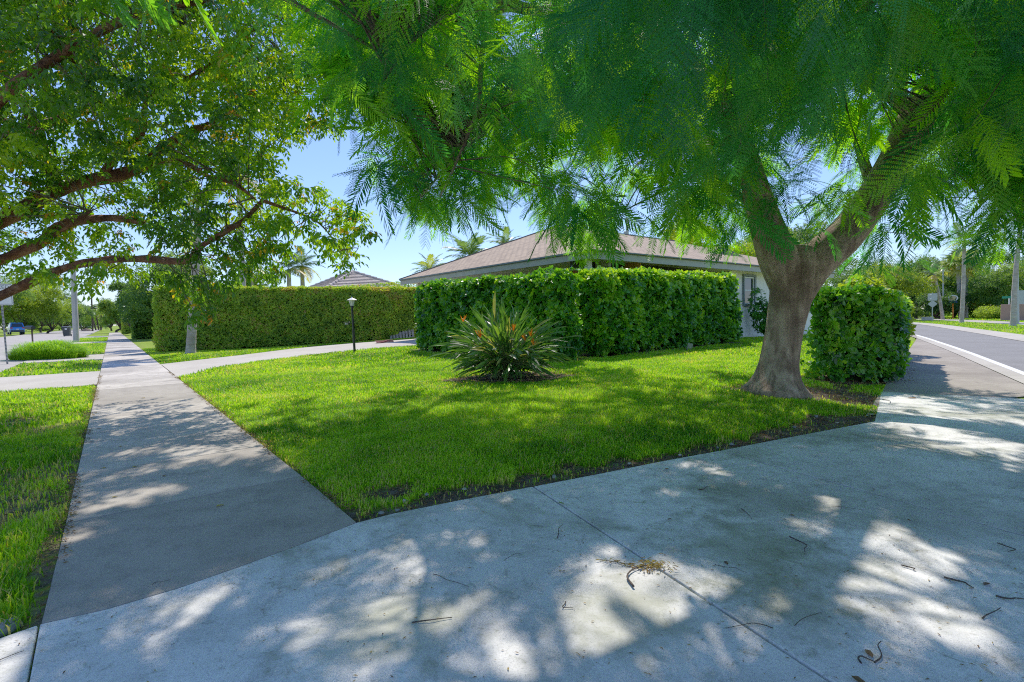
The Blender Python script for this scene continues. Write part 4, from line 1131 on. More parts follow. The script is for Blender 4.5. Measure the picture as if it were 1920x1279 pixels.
def hedge(name, label, foot, hfun, mat, protos, dens, depth=.38, vbase=.5, vtop=.35, core_in=.22, seed=0, group=None, bumps=.2, rnd=.2, sizes=(.8, 1.2), bare=0.0, holes=()):
    foot = [np.array(q, float) for q in foot]; c = sum(foot) / 4
    for q in foot: q[2] = on(q)[2]
    root = thing(name, label, 'hedge', (c[0], c[1], min(q[2] for q in foot)), group)
    P, Nn, T_ = [], [], []
    ctr = c[:2]
    for i in range(4):
        a, b = foot[i], foot[(i + 1) % 4]; L_ = np.linalg.norm(b - a); d = (b - a)[:2] / L_; nn = np.array([d[1], -d[0]])
        if nn @ (ctr - a[:2]) > 0: nn = -nn
        vis_ = nn @ (np.array([0, 0]) - (a[:2] + b[:2]) / 2) > -1.0
        m_ = int(dens * L_ * hfun(.5) * (1 if vis_ else .45))
        u = RNG.random(m_); hh = RNG.random(m_) ** .95
        H = hfun(u); bz = a[2] + (b[2] - a[2]) * u
        xy = a[:2] + (b - a)[:2] * u[:, None]
        zz = hh * H
        off = bumps * (fbm(u * L_ + i * 7, zz, seed + 2, 1.6) - .5) * 2 - np.abs(RNG.normal(0, depth * .45, m_)) + .04
        off -= rnd * np.clip((hh - .8) / .2, 0, 1) ** 2; off -= .22 * np.clip(.35 - zz, 0, 1) * (RNG.random(m_))
        k = np.ones(m_, bool)
        if bare: k = ~((zz < .3 * RNG.random(m_)) & (RNG.random(m_) < bare))
        P.append(np.column_stack([xy + nn * off[:, None], bz + zz])[k]); Nn.append(np.tile([nn[0], nn[1], .35], (m_, 1))[k]); T_.append((hh + 0 * u)[k])
    a, b, c2, d2 = foot
    LA = np.linalg.norm(b - a); LB = np.linalg.norm(d2 - a); m_ = int(dens * LA * LB * .9)
    u, w_ = RNG.random(m_), RNG.random(m_); q = a + (b - a) * u[:, None] + (d2 - a) * w_[:, None]
    top = hfun(u) + bumps * (fbm(q[:, 0], q[:, 1], seed + 6, 1.8) - .5) * 1.6 - np.abs(RNG.normal(0, depth * .3, m_)) + .02
    ed_ = np.minimum(np.minimum(u, 1 - u) * LA, np.minimum(w_, 1 - w_) * LB); top -= rnd * .55 * np.clip(1 - ed_ / .3, 0, 1) ** 2 + .10 * (fbm(q[:, 0], q[:, 1], seed + 16, .7) - .4)
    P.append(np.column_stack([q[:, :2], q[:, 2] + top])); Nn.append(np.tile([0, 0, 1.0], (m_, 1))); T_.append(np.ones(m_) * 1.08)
    P, Nn, T_ = np.vstack(P), np.vstack(Nn), np.concatenate(T_)
    for (hp_, hr) in holes:
        k = np.linalg.norm((P - hp_) / hr, axis=1) > 1; P, Nn, T_ = P[k], Nn[k], T_[k]
    dirs = Nn / np.linalg.norm(Nn, axis=1)[:, None] + RNG.normal(0, .6, P.shape) + [0, 0, .3]
    Rm = rotmats(dirs)
    cl = fbm(P[:, 0] + P[:, 1] * .7, P[:, 2] * 1.3 + P[:, 1] * .4, seed + 11, 1.5)
    v_ = np.clip(vbase + 1.0 * (cl - .5) + vtop * np.clip(T_ - .72, 0, .5) + RNG.normal(0, .2, len(P)), 0, .97)  # upper leaves toned lighter: the sunlit top edge put into leaf colour
    pick = RNG.integers(0, len(protos), len(P)); sc = RNG.uniform(*sizes, len(P))
    V, Fl, vv = merge([spread(p_[0], p_[1], Rm[pick == k], P[pick == k], sc[pick == k], v_[pick == k]) for k, p_ in enumerate(protos)])
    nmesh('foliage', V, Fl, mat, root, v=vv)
    # near-black solid core, blocks see-through; shade between the leaves put in its colour
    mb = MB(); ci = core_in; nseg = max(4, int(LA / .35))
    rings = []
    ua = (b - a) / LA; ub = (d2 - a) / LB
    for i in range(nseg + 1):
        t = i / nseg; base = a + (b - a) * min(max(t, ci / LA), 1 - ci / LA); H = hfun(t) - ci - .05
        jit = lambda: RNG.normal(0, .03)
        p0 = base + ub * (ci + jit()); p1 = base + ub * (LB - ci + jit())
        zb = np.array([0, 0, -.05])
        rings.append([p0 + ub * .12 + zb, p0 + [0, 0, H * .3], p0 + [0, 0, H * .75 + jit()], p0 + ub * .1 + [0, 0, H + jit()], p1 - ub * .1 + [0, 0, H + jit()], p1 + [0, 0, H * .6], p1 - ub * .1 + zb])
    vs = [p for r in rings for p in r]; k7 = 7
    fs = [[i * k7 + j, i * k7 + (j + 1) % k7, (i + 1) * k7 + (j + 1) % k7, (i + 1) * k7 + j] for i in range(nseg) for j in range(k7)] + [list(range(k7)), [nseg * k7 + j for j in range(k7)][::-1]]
    mb.add(vs, fs); mb.build('dark_core', MT['hedge_core'], root)
    return root


hh = lambda h0, h1: (lambda u: h0 + (h1 - h0) * np.asarray(u, float))
HT = at(1120, 505, HC[1])[2] - HC[2]
p_end = HR0 + B3 * HR_L; HT2 = at(1383, 516, p_end[1])[2] - on(p_end)[2]
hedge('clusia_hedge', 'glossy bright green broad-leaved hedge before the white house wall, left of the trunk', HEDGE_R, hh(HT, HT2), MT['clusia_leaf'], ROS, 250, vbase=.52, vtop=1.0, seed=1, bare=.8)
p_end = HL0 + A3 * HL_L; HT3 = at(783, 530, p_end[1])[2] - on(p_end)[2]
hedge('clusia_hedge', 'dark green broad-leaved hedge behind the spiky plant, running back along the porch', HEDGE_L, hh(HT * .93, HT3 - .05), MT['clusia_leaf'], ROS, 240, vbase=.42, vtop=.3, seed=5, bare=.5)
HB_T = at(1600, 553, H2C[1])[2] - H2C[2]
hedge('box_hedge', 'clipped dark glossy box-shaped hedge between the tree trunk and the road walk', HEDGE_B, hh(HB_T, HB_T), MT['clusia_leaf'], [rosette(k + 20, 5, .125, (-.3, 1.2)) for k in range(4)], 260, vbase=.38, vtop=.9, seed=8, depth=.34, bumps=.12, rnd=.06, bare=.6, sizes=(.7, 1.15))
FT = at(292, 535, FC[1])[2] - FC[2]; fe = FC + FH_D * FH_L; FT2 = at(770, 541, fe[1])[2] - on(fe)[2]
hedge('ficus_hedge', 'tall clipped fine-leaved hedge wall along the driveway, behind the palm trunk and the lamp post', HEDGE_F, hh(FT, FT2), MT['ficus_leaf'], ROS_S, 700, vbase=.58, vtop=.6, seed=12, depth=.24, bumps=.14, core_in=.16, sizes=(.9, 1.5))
# more hedges further along the sidewalk
def side_hedge(label, t_px, x0, x1, ytop, ybase, dens, mat='ficus_leaf', seed=0, vb=.4, ln=4.0):
    a = gp(x0, ybase); b = gp(x1, ybase); q = [a, np.array([b[0], a[1] + (b[1] - a[1]) * .0, 0])]
    wdt = abs(b[0] - a[0]); a2 = a; f = [a2, a2 + B3 * wdt, a2 + B3 * wdt + A3 * ln, a2 + A3 * ln]
    h_ = at(x0, ytop, a[1])[2]
    return hedge('ficus_hedge', label, f, hh(h_, h_), MT[mat], ROS_S, dens, vbase=vb, vtop=.5, seed=seed, depth=.2, bumps=.08, sizes=(1.2, 2.0))
side_hedge('tall dark narrow clipped hedge block beside the sidewalk, just beyond the long hedge wall', 0, 250, 282, 546, 636, 260, seed=21, vb=.25, ln=3)
side_hedge('low bright green clipped hedge block beyond the tall narrow dark one along the sidewalk', 0, 230, 248, 596, 627, 170, seed=23, vb=.7, ln=3)
side_hedge('slim dark hedge furthest away along the right of the sidewalk', 0, 226, 236, 590, 621, 90, seed=25, vb=.3, ln=4)
# ================================================================== bird-of-paradise clump
pl = thing('bird_of_paradise_plant', 'large spiky clump of strap leaves with a few orange flowers on the lawn', 'plant', PLANT)
bl = leaf_proto(1.0, .12, .03, .20, .9)
mb_st = MB(); lp, lR, ls, lv_ = [], [], [], []
for i in range(600):
    a = RNG.uniform(0, 2 * PI); tilt = math.acos(RNG.uniform(.08, 1.0)) * .96
    if RNG.random() < .15: tilt = RNG.uniform(1.1, 1.5)
    b = PLANT + [RNG.normal(0, .11), RNG.normal(0, .09), -.02]
    L_ = RNG.uniform(.35, 1.2) * (1 - .08 * tilt)
    d0 = np.array([math.cos(a) * math.sin(tilt * .55), math.sin(a) * math.sin(tilt * .55), math.cos(tilt * .55)])
    d1 = np.array([math.cos(a) * math.sin(tilt), math.sin(a) * math.sin(tilt), math.cos(tilt)])
    m1 = b + d0 * L_ * .5; e = m1 + d1 * L_ * .5
    e[2] = max(e[2], PLANT[2] + .14)
    mb_st.tube(cr_spline([b, m1, e], 4), np.linspace(.009, .004, 9), n=5, cap=False)
    d2 = d1 + np.array([0, 0, .10 - .30 * tilt]); d2 /= np.linalg.norm(d2)
    lp.append(e); lR.append(d2); ls.append(RNG.uniform(.40, .64)); lv_.append(np.clip(RNG.normal(.38, .22), 0, .88) if RNG.random() > .05 else .97)
lp, lR = np.array(lp), np.array(lR)
upv = np.tile([0, 0, 1.0], (len(lp), 1)) - lR * 0 + RNG.normal(0, .45, lR.shape)
V, Fl, vv = spread(bl[0], bl[1], frames_x(lR, upv), lp, np.array(ls), np.array(lv_))
nmesh('foliage', V, [Fl], MT['strelitzia_leaf'], pl, v=vv)
MT['stem'] = simple('green_stem', (.11, .15, .05, 1), .6, nscale=8, var=.4)
mb_st.build('stems', MT['stem'], pl, smooth=True)
# dry leaf skirts at the foot
dl = leaf_proto(1, .06, .01, .2); nd = 70; a = RNG.uniform(0, 2 * PI, nd)
dp = PLANT + np.stack([RNG.normal(0, .2, nd), RNG.normal(0, .15, nd), RNG.uniform(.02, .35, nd)], 1)
V, Fl, vv = spread(dl[0], dl[1], frames_x(np.stack([np.cos(a), np.sin(a), RNG.uniform(-.9, .3, nd)], 1), np.tile([0, 0, 1.], (nd, 1))), dp, RNG.uniform(.2, .5, nd), np.full(nd, .98))
nmesh('dry_leaves', V, [Fl], MT['strelitzia_leaf'], pl, v=vv)
fl = leaf_proto(1, .22, .05, -.1)
for (px, py, dd) in ((1001, 648, -.6), (963, 622, -.75), (985, 640, -.7), (900, 634, -.75), (868, 604, -.7), (996, 632, -.65)):
    p = at(px, py, PLANT[1] + dd); fb = MB()
    ps = []
    for j in range(5):
        ps.append((fl[0], fl[1], rot('Z', RNG.uniform(0, 6.28)) @ rot('Y', -RNG.uniform(.5, 1.3)), (0, 0, 0), RNG.uniform(.12, .19)))
    V, Fc = compose(ps)
    nmesh('flower', V + p, [Fc], MT['orange'], pl, v=RNG.random(len(V)))
    st_ = MB(); st_.tube(cr_spline([PLANT + [RNG.normal(0, .12), RNG.normal(0, .1), 0], (PLANT + p) / 2 + [0, 0, .15], p], 4), .006, n=5); st_.build('flower_stalk', MT['stem'], pl, smooth=True)

# ================================================================== ornamental grass clump by the street
def grass_clump(name, label, c, rx, ry, h, n_, vb=.45):
    t = thing(name, label, 'plant', c)
    an_ = RNG.uniform(0, 2 * PI, n_); r_ = RNG.random(n_) ** .75 * (.8 + .35 * vnoise(np.cos(an_) * 2, np.sin(an_) * 2, 3, 1.5)); x = r_ * np.cos(an_); y = r_ * np.sin(an_)
    p = c + x[:, None] * A3 * 0 + np.stack([x * rx, y * ry, 0 * x], 1)
    a = RNG.uniform(0, 2 * PI, n_); ln = h * RNG.uniform(.5, 1.25, n_) * (.35 + .75 * np.sqrt(np.clip(1 - np.hypot(x, y) ** 2, 0, 1))) * (.7 + .6 * vnoise(x * 2, y * 2, 9, 2))
    dx = np.cos(a) * .6 + x * .8; dy = np.sin(a) * .6 + y * .8
    wd = np.stack([-dy, dx, 0 * dx], 1); wd = wd / np.linalg.norm(wd, axis=1)[:, None] * .006
    mid = p + np.stack([dx * ln * .35, dy * ln * .35, ln * .72], 1); tip = p + np.stack([dx * ln * 1.0, dy * ln * 1.0, ln * .62], 1)
    tip[:, 2] = np.maximum(tip[:, 2], c[2] + .02)
    V = np.stack([p - wd, p + wd, mid + wd, mid - wd, tip], 1).reshape(-1, 3); o_ = np.arange(n_) * 5
    v_ = np.clip(vb + RNG.normal(0, .15, n_) + .25 * (ln / h - 1), 0, .9)
    nmesh('foliage', V, [np.stack([o_, o_ + 1, o_ + 2, o_ + 3], 1), np.stack([o_ + 3, o_ + 2, o_ + 4], 1)], MT['grass'], t, v=np.repeat(v_, 5))
GCC = gp(92, 672)
grass_clump('ornamental_grass', 'fine green mound of ornamental grass beside the mailbox post', GCC, 1.35, .8, .66, 11000, .5)

# ================================================================== main house
MT['shingle'] = None
m, n, p, o = newmat('roof_shingle')
uvn = N(n, 'ShaderNodeUVMap', uv_map='UVMap')
br = N(n, 'ShaderNodeTexBrick', i_Scale=1.0, i_Mortar_Size=.016, i_Brick_Width=.32, i_Row_Height=.16, i_Bias=-.2)
br.inputs['Color1'].default_value = (.47, .335, .225, 1); br.inputs['Color2'].default_value = (.25, .17, .115, 1); br.inputs['Mortar'].default_value = (.10, .075, .065, 1)
n.links.new(uvn.outputs[0], br.inputs['Vector'])
nz = noise(n, 2.2, 5, .6, uvn.outputs[0]); nf = noise(n, 60, 3, .7, uvn.outputs[0])
cc = mixc(n, br.outputs[0], (.46, .34, .24, 1), ramp(n, [(.4, (0, 0, 0)), (.7, (.55,) * 3)], nz.outputs[0]).outputs[0])
cc = mixc(n, cc, (.12, .09, .08, 1), ramp(n, [(.5, (0, 0, 0)), (.7, (.5,) * 3)], nf.outputs[0]).outputs[0])
n.links.new(cc, p.inputs['Base Color']); p.inputs['Roughness'].default_value = .95
b = N(n, 'ShaderNodeBump', i_Strength=.8, i_Distance=.02); n.links.new(br.outputs['Fac'], b.inputs['Height']); b.invert = True; n.links.new(b.outputs[0], p.inputs['Normal'])
MT['shingle'] = m
MT['trim'] = simple('grey_green_trim', (.38, .37, .30, 1), .6, nscale=3, var=.12, bump=.03)
MT['soffit'] = simple('soffit', (.85, .79, .68, 1), .8, nscale=3, var=.08, bump=.03)
MT['siding'] = simple('white_siding', (.74, .72, .66, 1), .7, nscale=2, var=.07, bump=.03)
MT['porch'] = simple('porch_boards', (.62, .27, .13, 1), .7, nscale=5, var=.3, bump=.1)
MT['dark'] = simple('porch_shade', (.03, .028, .025, 1), .8, nscale=5, var=.3)  # near-black: the open porch's shade put into the beam and wall colour
MT['winframe'] = simple('window_frame', (.14, .17, .17, 1), .5, nscale=8, var=.1, bump=0)
MT['white'] = simple('white_paint', (.78, .78, .74, 1), .5, nscale=8, var=.06, bump=0)
m, n, p, o = newmat('window_glass'); p.inputs['Base Color'].default_value = (.012, .018, .03, 1); p.inputs['Roughness'].default_value = .08; p.inputs['Specular IOR Level'].default_value = .7; MT['glass'] = m
MT['black'] = simple('black_metal', (.012, .012, .014, 1), .45, nscale=20, var=.4, bump=.05)
MT['steel'] = simple('grey_metal', (.32, .33, .34, 1), .45, .6, nscale=20, var=.2, bump=.03)

YC = 14.9
C0 = at(1108, 484, YC)              # underside of the fascia at the near roof corner
EZ = C0[2]
FLR = .22
house = thing('house', 'low house with a brown shingled hip roof and white siding behind the hedges', 'house', (C0[0], C0[1], FLR))
LA_ = along(C0, A3, 752); LB_ = along(C0, B3, 1562, 2, 60)
print('LB', LB_); print('house eave z', EZ, 'left eave len', LA_)
def hp(a, b, z): return np.array([C0[0], C0[1], 0]) + A3 * a + B3 * b + np.array([0, 0, z])
FH_ = .24
# peak found on the plane half way along the left eave
pa = LA_ * .5
pb = along(hp(pa, 0, 5), B3, 1045, 0, 15)
d0 = hp(pa, pb, 0); PZ = at(1045, 424, d0[1])[2]
print('peak', pa, pb, PZ)
rz = EZ + FH_
ov = .04
def roofpiece(name, poly, u, vdir, parent, mat=MT['shingle'], th=.05):
    poly = [np.asarray(q, float) for q in poly]
    nn = np.cross(poly[1] - poly[0], poly[-1] - poly[0]); nn /= np.linalg.norm(nn)
    if nn[2] < 0: nn = -nn
    k = len(poly); low = [q - nn * th for q in poly]
    V = np.array(poly + low); uv = np.array([[(q - poly[0]) @ u, (q - poly[0]) @ vdir] for q in poly + low])
    fs = {}
    faces = [list(range(k)), list(range(2 * k - 1, k - 1, -1))] + [[i, i + k, (i + 1) % k + k, (i + 1) % k] for i in range(k)]
    if np.cross(poly[1] - poly[0], poly[2] - poly[1])[2] < 0: faces = [f[::-1] for f in faces]
    by = {}
    for f in faces: by.setdefault(len(f), []).append(f)
    return nmesh(name, V, [np.array(x) for x in by.values()], mat, parent, uv=uv)
def vd(a, zr): q = np.array(a, float); q[2] = zr; return q / np.linalg.norm(q)
e = .06
c00 = hp(-e, -e, rz); c10 = hp(LA_ + e, -e, rz); c01 = hp(-e, LB_ + e, rz); c11 = hp(LA_ + e, LB_ + e, rz)
pk0 = hp(pa, pb, PZ); pk1 = hp(pa, LB_ - pb, PZ)
roofpiece('roof', [c00, c01, pk1, pk0], B3, vd(A3 * pa, PZ - rz), house)
roofpiece('roof', [c10, c00, pk0], A3, vd(B3 * pb, PZ - rz), house)
roofpiece('roof', [c11, c10, pk0, pk1], B3, vd(-A3 * pa, PZ - rz), house)
roofpiece('roof', [c01, c11, pk1], A3, vd(-B3 * pb, PZ - rz), house)
# ridge caps
rc = MB(); rc.tube([pk0, pk1], .06, n=6); rc.tube([pk0, c10], .05, n=6); rc.tube([pk0, c00], .05, n=6); rc.build('ridge_cap', MT['shingle'], house)
# small cross gable further along the front slope
gb = along(hp(2.2, 0, 4.0), B3, 1372, 2, 24)
def on_roof(a): return rz + (PZ - rz) * a / pa
ga, gh, gw = 2.6, on_roof(2.6) + .42, 1.5
g_p = hp(ga, gb, gh); g_l = hp(ga - .2, gb - gw, on_roof(ga - .2) + .0); g_r = hp(ga - .2, gb + gw, on_roof(ga - .2) + .0); g_b = hp(ga + 2.2, gb, gh)
if gh < PZ + 1: 
    roofpiece('gable_roof', [g_l, g_p, g_b], A3, vd(B3, .4), house); roofpiece('gable_roof', [g_p, g_r, g_b], A3, vd(-B3, .4), house)
    gm = MB(); gm.prism([g_l, g_r, g_p], A3 * .06); gm.build('gable_wall', MT['shingle'], house)
# fascia boards, gutters and soffits
R_B = np.stack([B3, A3, [0, 0, 1]], 1); R_A = np.stack([A3, B3, [0, 0, 1]], 1)
fb = MB(); fb.box(hp(0, LB_ / 2, EZ + FH_ / 2 - .01), LB_ + .04, .05, FH_, R_B); fb.build('fascia', MT['trim'], house)
fb = MB(); fb.box(hp(LA_ / 2 + .025, 0, EZ + FH_ / 2 - .012), LA_ - .02, .05, FH_ - .004, R_A); fb.build('fascia', MT['trim'], house)
gt = MB(); gt.prism([hp(-.03, -.03, EZ + .2), hp(-.13, -.13, EZ + .22), hp(-.13, -.13, EZ + .25), hp(-.03, -.03, EZ + .25)], B3 * LB_); gt.build('drip_edge', MT['winframe'], house)
gt = MB(); gt.prism([hp(.0, -.032, EZ + .17), hp(.0, -.10, EZ + .2), hp(.0, -.10, EZ + .245), hp(.0, -.032, EZ + .245)], A3 * LA_); gt.build('drip_edge', MT['winframe'], house)
sf = MB(); sf.prism([hp(.03, .03, EZ + .05), hp(.03, LB_, EZ + .05), hp(LA_, LB_, EZ + .05), hp(LA_, .03, EZ + .05)], (0, 0, .03)); sf.build('soffit', MT['soffit'], house)
# porch: beams, posts, boarded back wall
bm_ = MB(); bm_.box(hp(LA_ * .42, 1.25, EZ - .05), LA_ * .78, .12, .2, R_A); bm_.build('beam', MT['trim'], house)
bm_ = MB(); bm_.box(hp(1.0, 4.0, EZ - .06), 7.6, .14, .22, R_B); bm_.build('beam', MT['dark'], house)
gapp = G(1104, 668)
for (a_, b_) in ((.42, along(hp(.42, 0, EZ - .4), B3, 1103, -1, 4)), (LA_ * .75, 1.25), (LA_ * .38, 1.25)):
    ps = MB(); q = hp(a_, b_, 0); zb = float(gz(np.array([q[0]]), np.array([q[1]]))[0]) - .02
    ps.box(hp(a_, b_, (zb + EZ + .04) / 2), .16, .16, EZ + .04 - zb, R_B); ps.build('post', MT['soffit'], house)
pw = MB()
for k in range(16):
    z0 = FLR + k * .175
    if z0 < EZ - .05: pw.box(hp(LA_ * .45, 2.6, z0 + .085), LA_ * .86, .05, .168, R_A)
pw.build('porch_wall', MT['porch'], house)
pw = MB(); pw.box(hp(3.4, 5.3, (FLR + EZ) / 2), 5.0, .1, EZ - FLR, R_B); pw.build('porch_wall', MT['dark'], house)
# wall lamp
lq = at(1087, 500, pr(hp(.6, .9, EZ))[2][0] * 0 + hp(1.0, .75, 0)[1])
wl_ = MB(); wl_.tube([lq + [0, 0, .11], lq + [0, 0, .05]], .05, n=10); wl_.tube([lq + [0, 0, .05], lq + [0, 0, .03], lq - [0, 0, .04], lq - [0, 0, .05]], [.05, .1, .1, .06], n=12); wl_.build('porch_lamp', MT['white'], house, smooth=False)
# white board siding wall with its window
WA = .65
b0 = along(hp(WA, 0, 1.6), B3, 1372, 0, 24)
bw0, bw1 = along(hp(WA, 0, 1.9), B3, 1393, 0, 24), along(hp(WA, 0, 1.9), B3, 1414, 0, 24)
wy = hp(WA, (bw0 + bw1) / 2, 0)[1]; wz1, wz0 = at(1403, 518, wy)[2], at(1403, 571, wy)[2]
print('wall b0', b0, 'win', bw0, bw1, wz0, wz1)
wb = MB(); zt, zb = EZ + .06, FLR - .15
def wallbox(bA, bB, z0, z1): wb.box(hp(WA + .06, (bA + bB) / 2, (z0 + z1) / 2), bB - bA, .10, z1 - z0, R_B)
bb = b0
while bb < LB_ - .5:                       # vertical boards with shadow gaps
    b2 = min(bb + .3, LB_ - .5)
    if b2 > bw0 and bb < bw1:
        wallbox(bb + .004, b2 - .004, zb, wz0); wallbox(bb + .004, b2 - .004, wz1, zt)
    else: wallbox(bb + .004, b2 - .004, zb, zt)
    bb = b2
wb.build('wall', MT['siding'], house)
wi = MB(); wi.box(hp(WA + .16, (b0 + LB_) / 2, (zb + zt) / 2), LB_ - b0 - .6, .06, zt - zb, R_B); wi.build('wall', MT['winframe'], house)
bs = MB(); bs.box(hp(WA - .01, (b0 + LB_) / 2, FLR + .06), LB_ - b0 - .5, .03, .16, R_B); bs.build('baseboard', MT['siding'], house)
ew = MB(); ew.box(hp(LA_ - .7, LB_ / 2, (zb + zt) / 2), LB_ - 1, .1, zt - zb, R_B); ew.build('wall', MT['siding'], house)
wn = MB(); bc, zc, ww_, wh_ = (bw0 + bw1) / 2, (wz0 + wz1) / 2, bw1 - bw0, wz1 - wz0
for (db, dz, sx, sz) in ((-ww_ / 2, 0, .09, wh_ + .14), (ww_ / 2, 0, .09, wh_ + .14)): wn.box(hp(WA - .02, bc + db, zc + dz), sx, .10, sz, R_B)
for (dz, sz) in ((wh_ / 2 + .03, .09), (-wh_ / 2 - .03, .12)): wn.box(hp(WA - .025, bc, zc + dz), ww_ - .094, .11, sz, R_B)
window = wn.build('window', MT['winframe'], house)
sa = MB()
for dz in (-wh_ / 2 + .05, .0, wh_ / 2 - .06): sa.box(hp(WA + .0, bc, zc + dz), ww_ - .1, .04, .05, R_B)
for db in (-1, 1):
    for z_ in (-.5, .5): sa.box(hp(WA + .002, bc + db * (ww_ / 2 - .07), zc + z_ * wh_ / 2 - .01 * z_), .04, .036, wh_ / 2 - .12, R_B)
sa.build('sash', MT['white'], window)
gl_ = MB(); gl_.box(hp(WA + .03, bc, zc), ww_ - .06, .012, wh_, R_B); gl_.build('pane', MT['glass'], window)

# shrub against the wall
def bush(name, label, c, rx, ry, h, n_, mat, protos, vb=.4, sz=(.8, 1.2), cat='shrub', lobes=6, group=None):
    t = thing(name, label, cat, c, group); P = []
    for k in range(lobes):
        lc = c + [RNG.normal(0, rx * .4), RNG.normal(0, ry * .4), h * RNG.uniform(.35, .75)]; m_ = n_ // lobes
        d = RNG.normal(size=(m_, 3)); d /= np.linalg.norm(d, axis=1)[:, None]; r = RNG.uniform(.55, 1, m_) ** .5
        P.append(np.column_stack([lc + d * r[:, None] * np.array([rx * .62, ry * .62, h * .38]), d]))
    P = np.vstack(P); pos, d = P[:, :3], P[:, 3:]; pos[:, 2] = np.maximum(pos[:, 2], c[2] + .03)
    Rm = rotmats(d + RNG.normal(0, .5, d.shape) + [0, 0, .4]); pick = RNG.integers(0, len(protos), len(pos)); sc = RNG.uniform(*sz, len(pos))
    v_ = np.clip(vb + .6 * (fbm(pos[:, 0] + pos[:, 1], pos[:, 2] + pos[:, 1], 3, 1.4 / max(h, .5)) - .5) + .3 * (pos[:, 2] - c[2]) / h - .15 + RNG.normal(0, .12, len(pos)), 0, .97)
    V, Fl, vv = merge([spread(q[0], q[1], Rm[pick == k], pos[pick == k], sc[pick == k], v_[pick == k]) for k, q in enumerate(protos)])
    nmesh('foliage', V, Fl, mat, t, v=vv)
    sm = MB()
    for k in range(5): a = RNG.uniform(0, 6.28); sm.tube(cr_spline([c + [0, 0, -.05], c + [math.cos(a) * rx * .3, math.sin(a) * ry * .3, h * .4], c + [math.cos(a) * rx * .6, math.sin(a) * ry * .6, h * .75]], 3), np.linspace(.02, .006, 7) * max(1, h / 1.5), n=5)
    sm.build('stems', MT['dark_bark'], t, smooth=True)
    return t
q = hp(-.05, along(hp(-.05, 0, 1.2), B3, 1437, 0, 24), 0); bush('shrub', 'small dark shrub against the white wall beside the window', on(q), .62, .5, at(1437, 548, q[1])[2] - on(q)[2], 700, MT['clusia_leaf'], ROS, vb=.3, sz=(.6, .9))
q = gp(1640, 640); q = on(np.array([q[0] * .93, q[1] * 1.02, 0])); 
bush('shrub', 'yellow green leafy shrub showing above the box-shaped hedge', on(at(1615, 560, 15.0) * [1, 1, 0]), 1.0, .9, 2.15, 2200, MT['yellow_leaf'], ROS, vb=.45, sz=(.8, 1.2))

# ================================================================== neighbour's house behind the tall hedge
m, n, p, o = newmat('pale_roof_tile'); c = N(n, 'ShaderNodeTexCoord').outputs['Object']; t1 = noise(n, 1.2, 6, .65, c); t2 = noise(n, 9, 5, .6, c)
cc = mixc(n, ramp(n, [(.3, (.26, .19, .17, 1)), (.5, (.46, .39, .36, 1)), (.7, (.62, .56, .53, 1))], t2.outputs[0]).outputs[0], (.2, .15, .14, 1), ramp(n, [(.5, (0, 0, 0)), (.7, (.5,) * 3)], t1.outputs[0]).outputs[0])
n.links.new(cc, p.inputs['Base Color']); p.inputs['Roughness'].default_value = .85; MT['tile'] = m
Y2 = 33.0
N0 = at(612, 541, Y2); nb = thing('neighbour_house', 'neighbouring house with a pale flat tiled hip roof showing above the tall hedge', 'house', (N0[0], N0[1], 0))
la2 = along(N0, A3, 556, 0, 40); lb2 = along(N0, B3, 772, 0, 40)
def np_(a, b, z): return np.array([N0[0], N0[1], z]) + A3 * a + B3 * b
pa2 = lb2 * .42; q_ = np_(pa2, lb2 * .5, 0); pbb = along(np_(pa2, 0, 5), B3, 662, 0, 20); pz2 = at(662, 511, np_(pa2, pbb, 0)[1])[2]
print('nb', la2, lb2, pa2, pbb, pz2, N0[2])
la2 = max(la2, pa2 * 1.4)
ez2 = N0[2]
def tiles(corners, apex2, nrow):
    """stepped courses between an eave edge (a,b) and the ridge edge (c,d)"""
    mb = MB(); a, b = corners; c_, d_ = apex2
    nn = np.cross(b - a, c_ - a); nn /= np.linalg.norm(nn); nn = nn if nn[2] > 0 else -nn
    for k in range(nrow):
        t0, t1 = k / nrow, (k + 1.12) / nrow
        t1 = min(t1, 1)
        p0, p1 = a + (c_ - a) * t0, b + (d_ - b) * t0; p2, p3 = b + (d_ - b) * t1, a + (c_ - a) * t1
        poly = [p0 + nn * .085, p1 + nn * .085, p2 + nn * .02, p3 + nn * .02]
        mb.prism(poly, -nn * .05)
    return mb
r0 = np_(pa2, pbb, pz2); r1 = np_(max(pa2 + .3, la2 - pa2), pbb, pz2)
k00, k01, k10, k11 = np_(0, 0, ez2), np_(0, lb2, ez2), np_(la2, 0, ez2), np_(la2, lb2, ez2)
tiles((k00, k01), (r0, r0 + B3 * .05), 11).build('roof', MT['tile'], nb)
tiles((k10, k00), (r1, r0), 11).build('roof', MT['tile'], nb)
tiles((k01, k11), (r0, r1), 11).build('roof', MT['tile'], nb)
tiles((k11, k10), (r1, r1 + B3 * .05), 11).build('roof', MT['tile'], nb)
cap = MB()
for a_, b_ in ((k00, r0), (k01, r0), (k10, r1), (k11, r1), (r0, r1)):
    L_ = np.linalg.norm(b_ - a_); nseg = max(2, int(L_ / .4))
    for i in range(nseg): cap.tube([a_ + (b_ - a_) * (i / nseg) + [0, 0, .08], a_ + (b_ - a_) * ((i + 1.05) / nseg) + [0, 0, .06]], [.11, .085], n=7)
cap.build('ridge_cap', MT['tile'], nb)
fw = MB(); fw.box(np_(.02, lb2 / 2, ez2 - .08), lb2, .05, .16, R_B); fw.box(np_(la2 / 2, .02, ez2 - .082), la2 - .08, .05, .16, R_A); fw.build('fascia', MT['white'], nb)
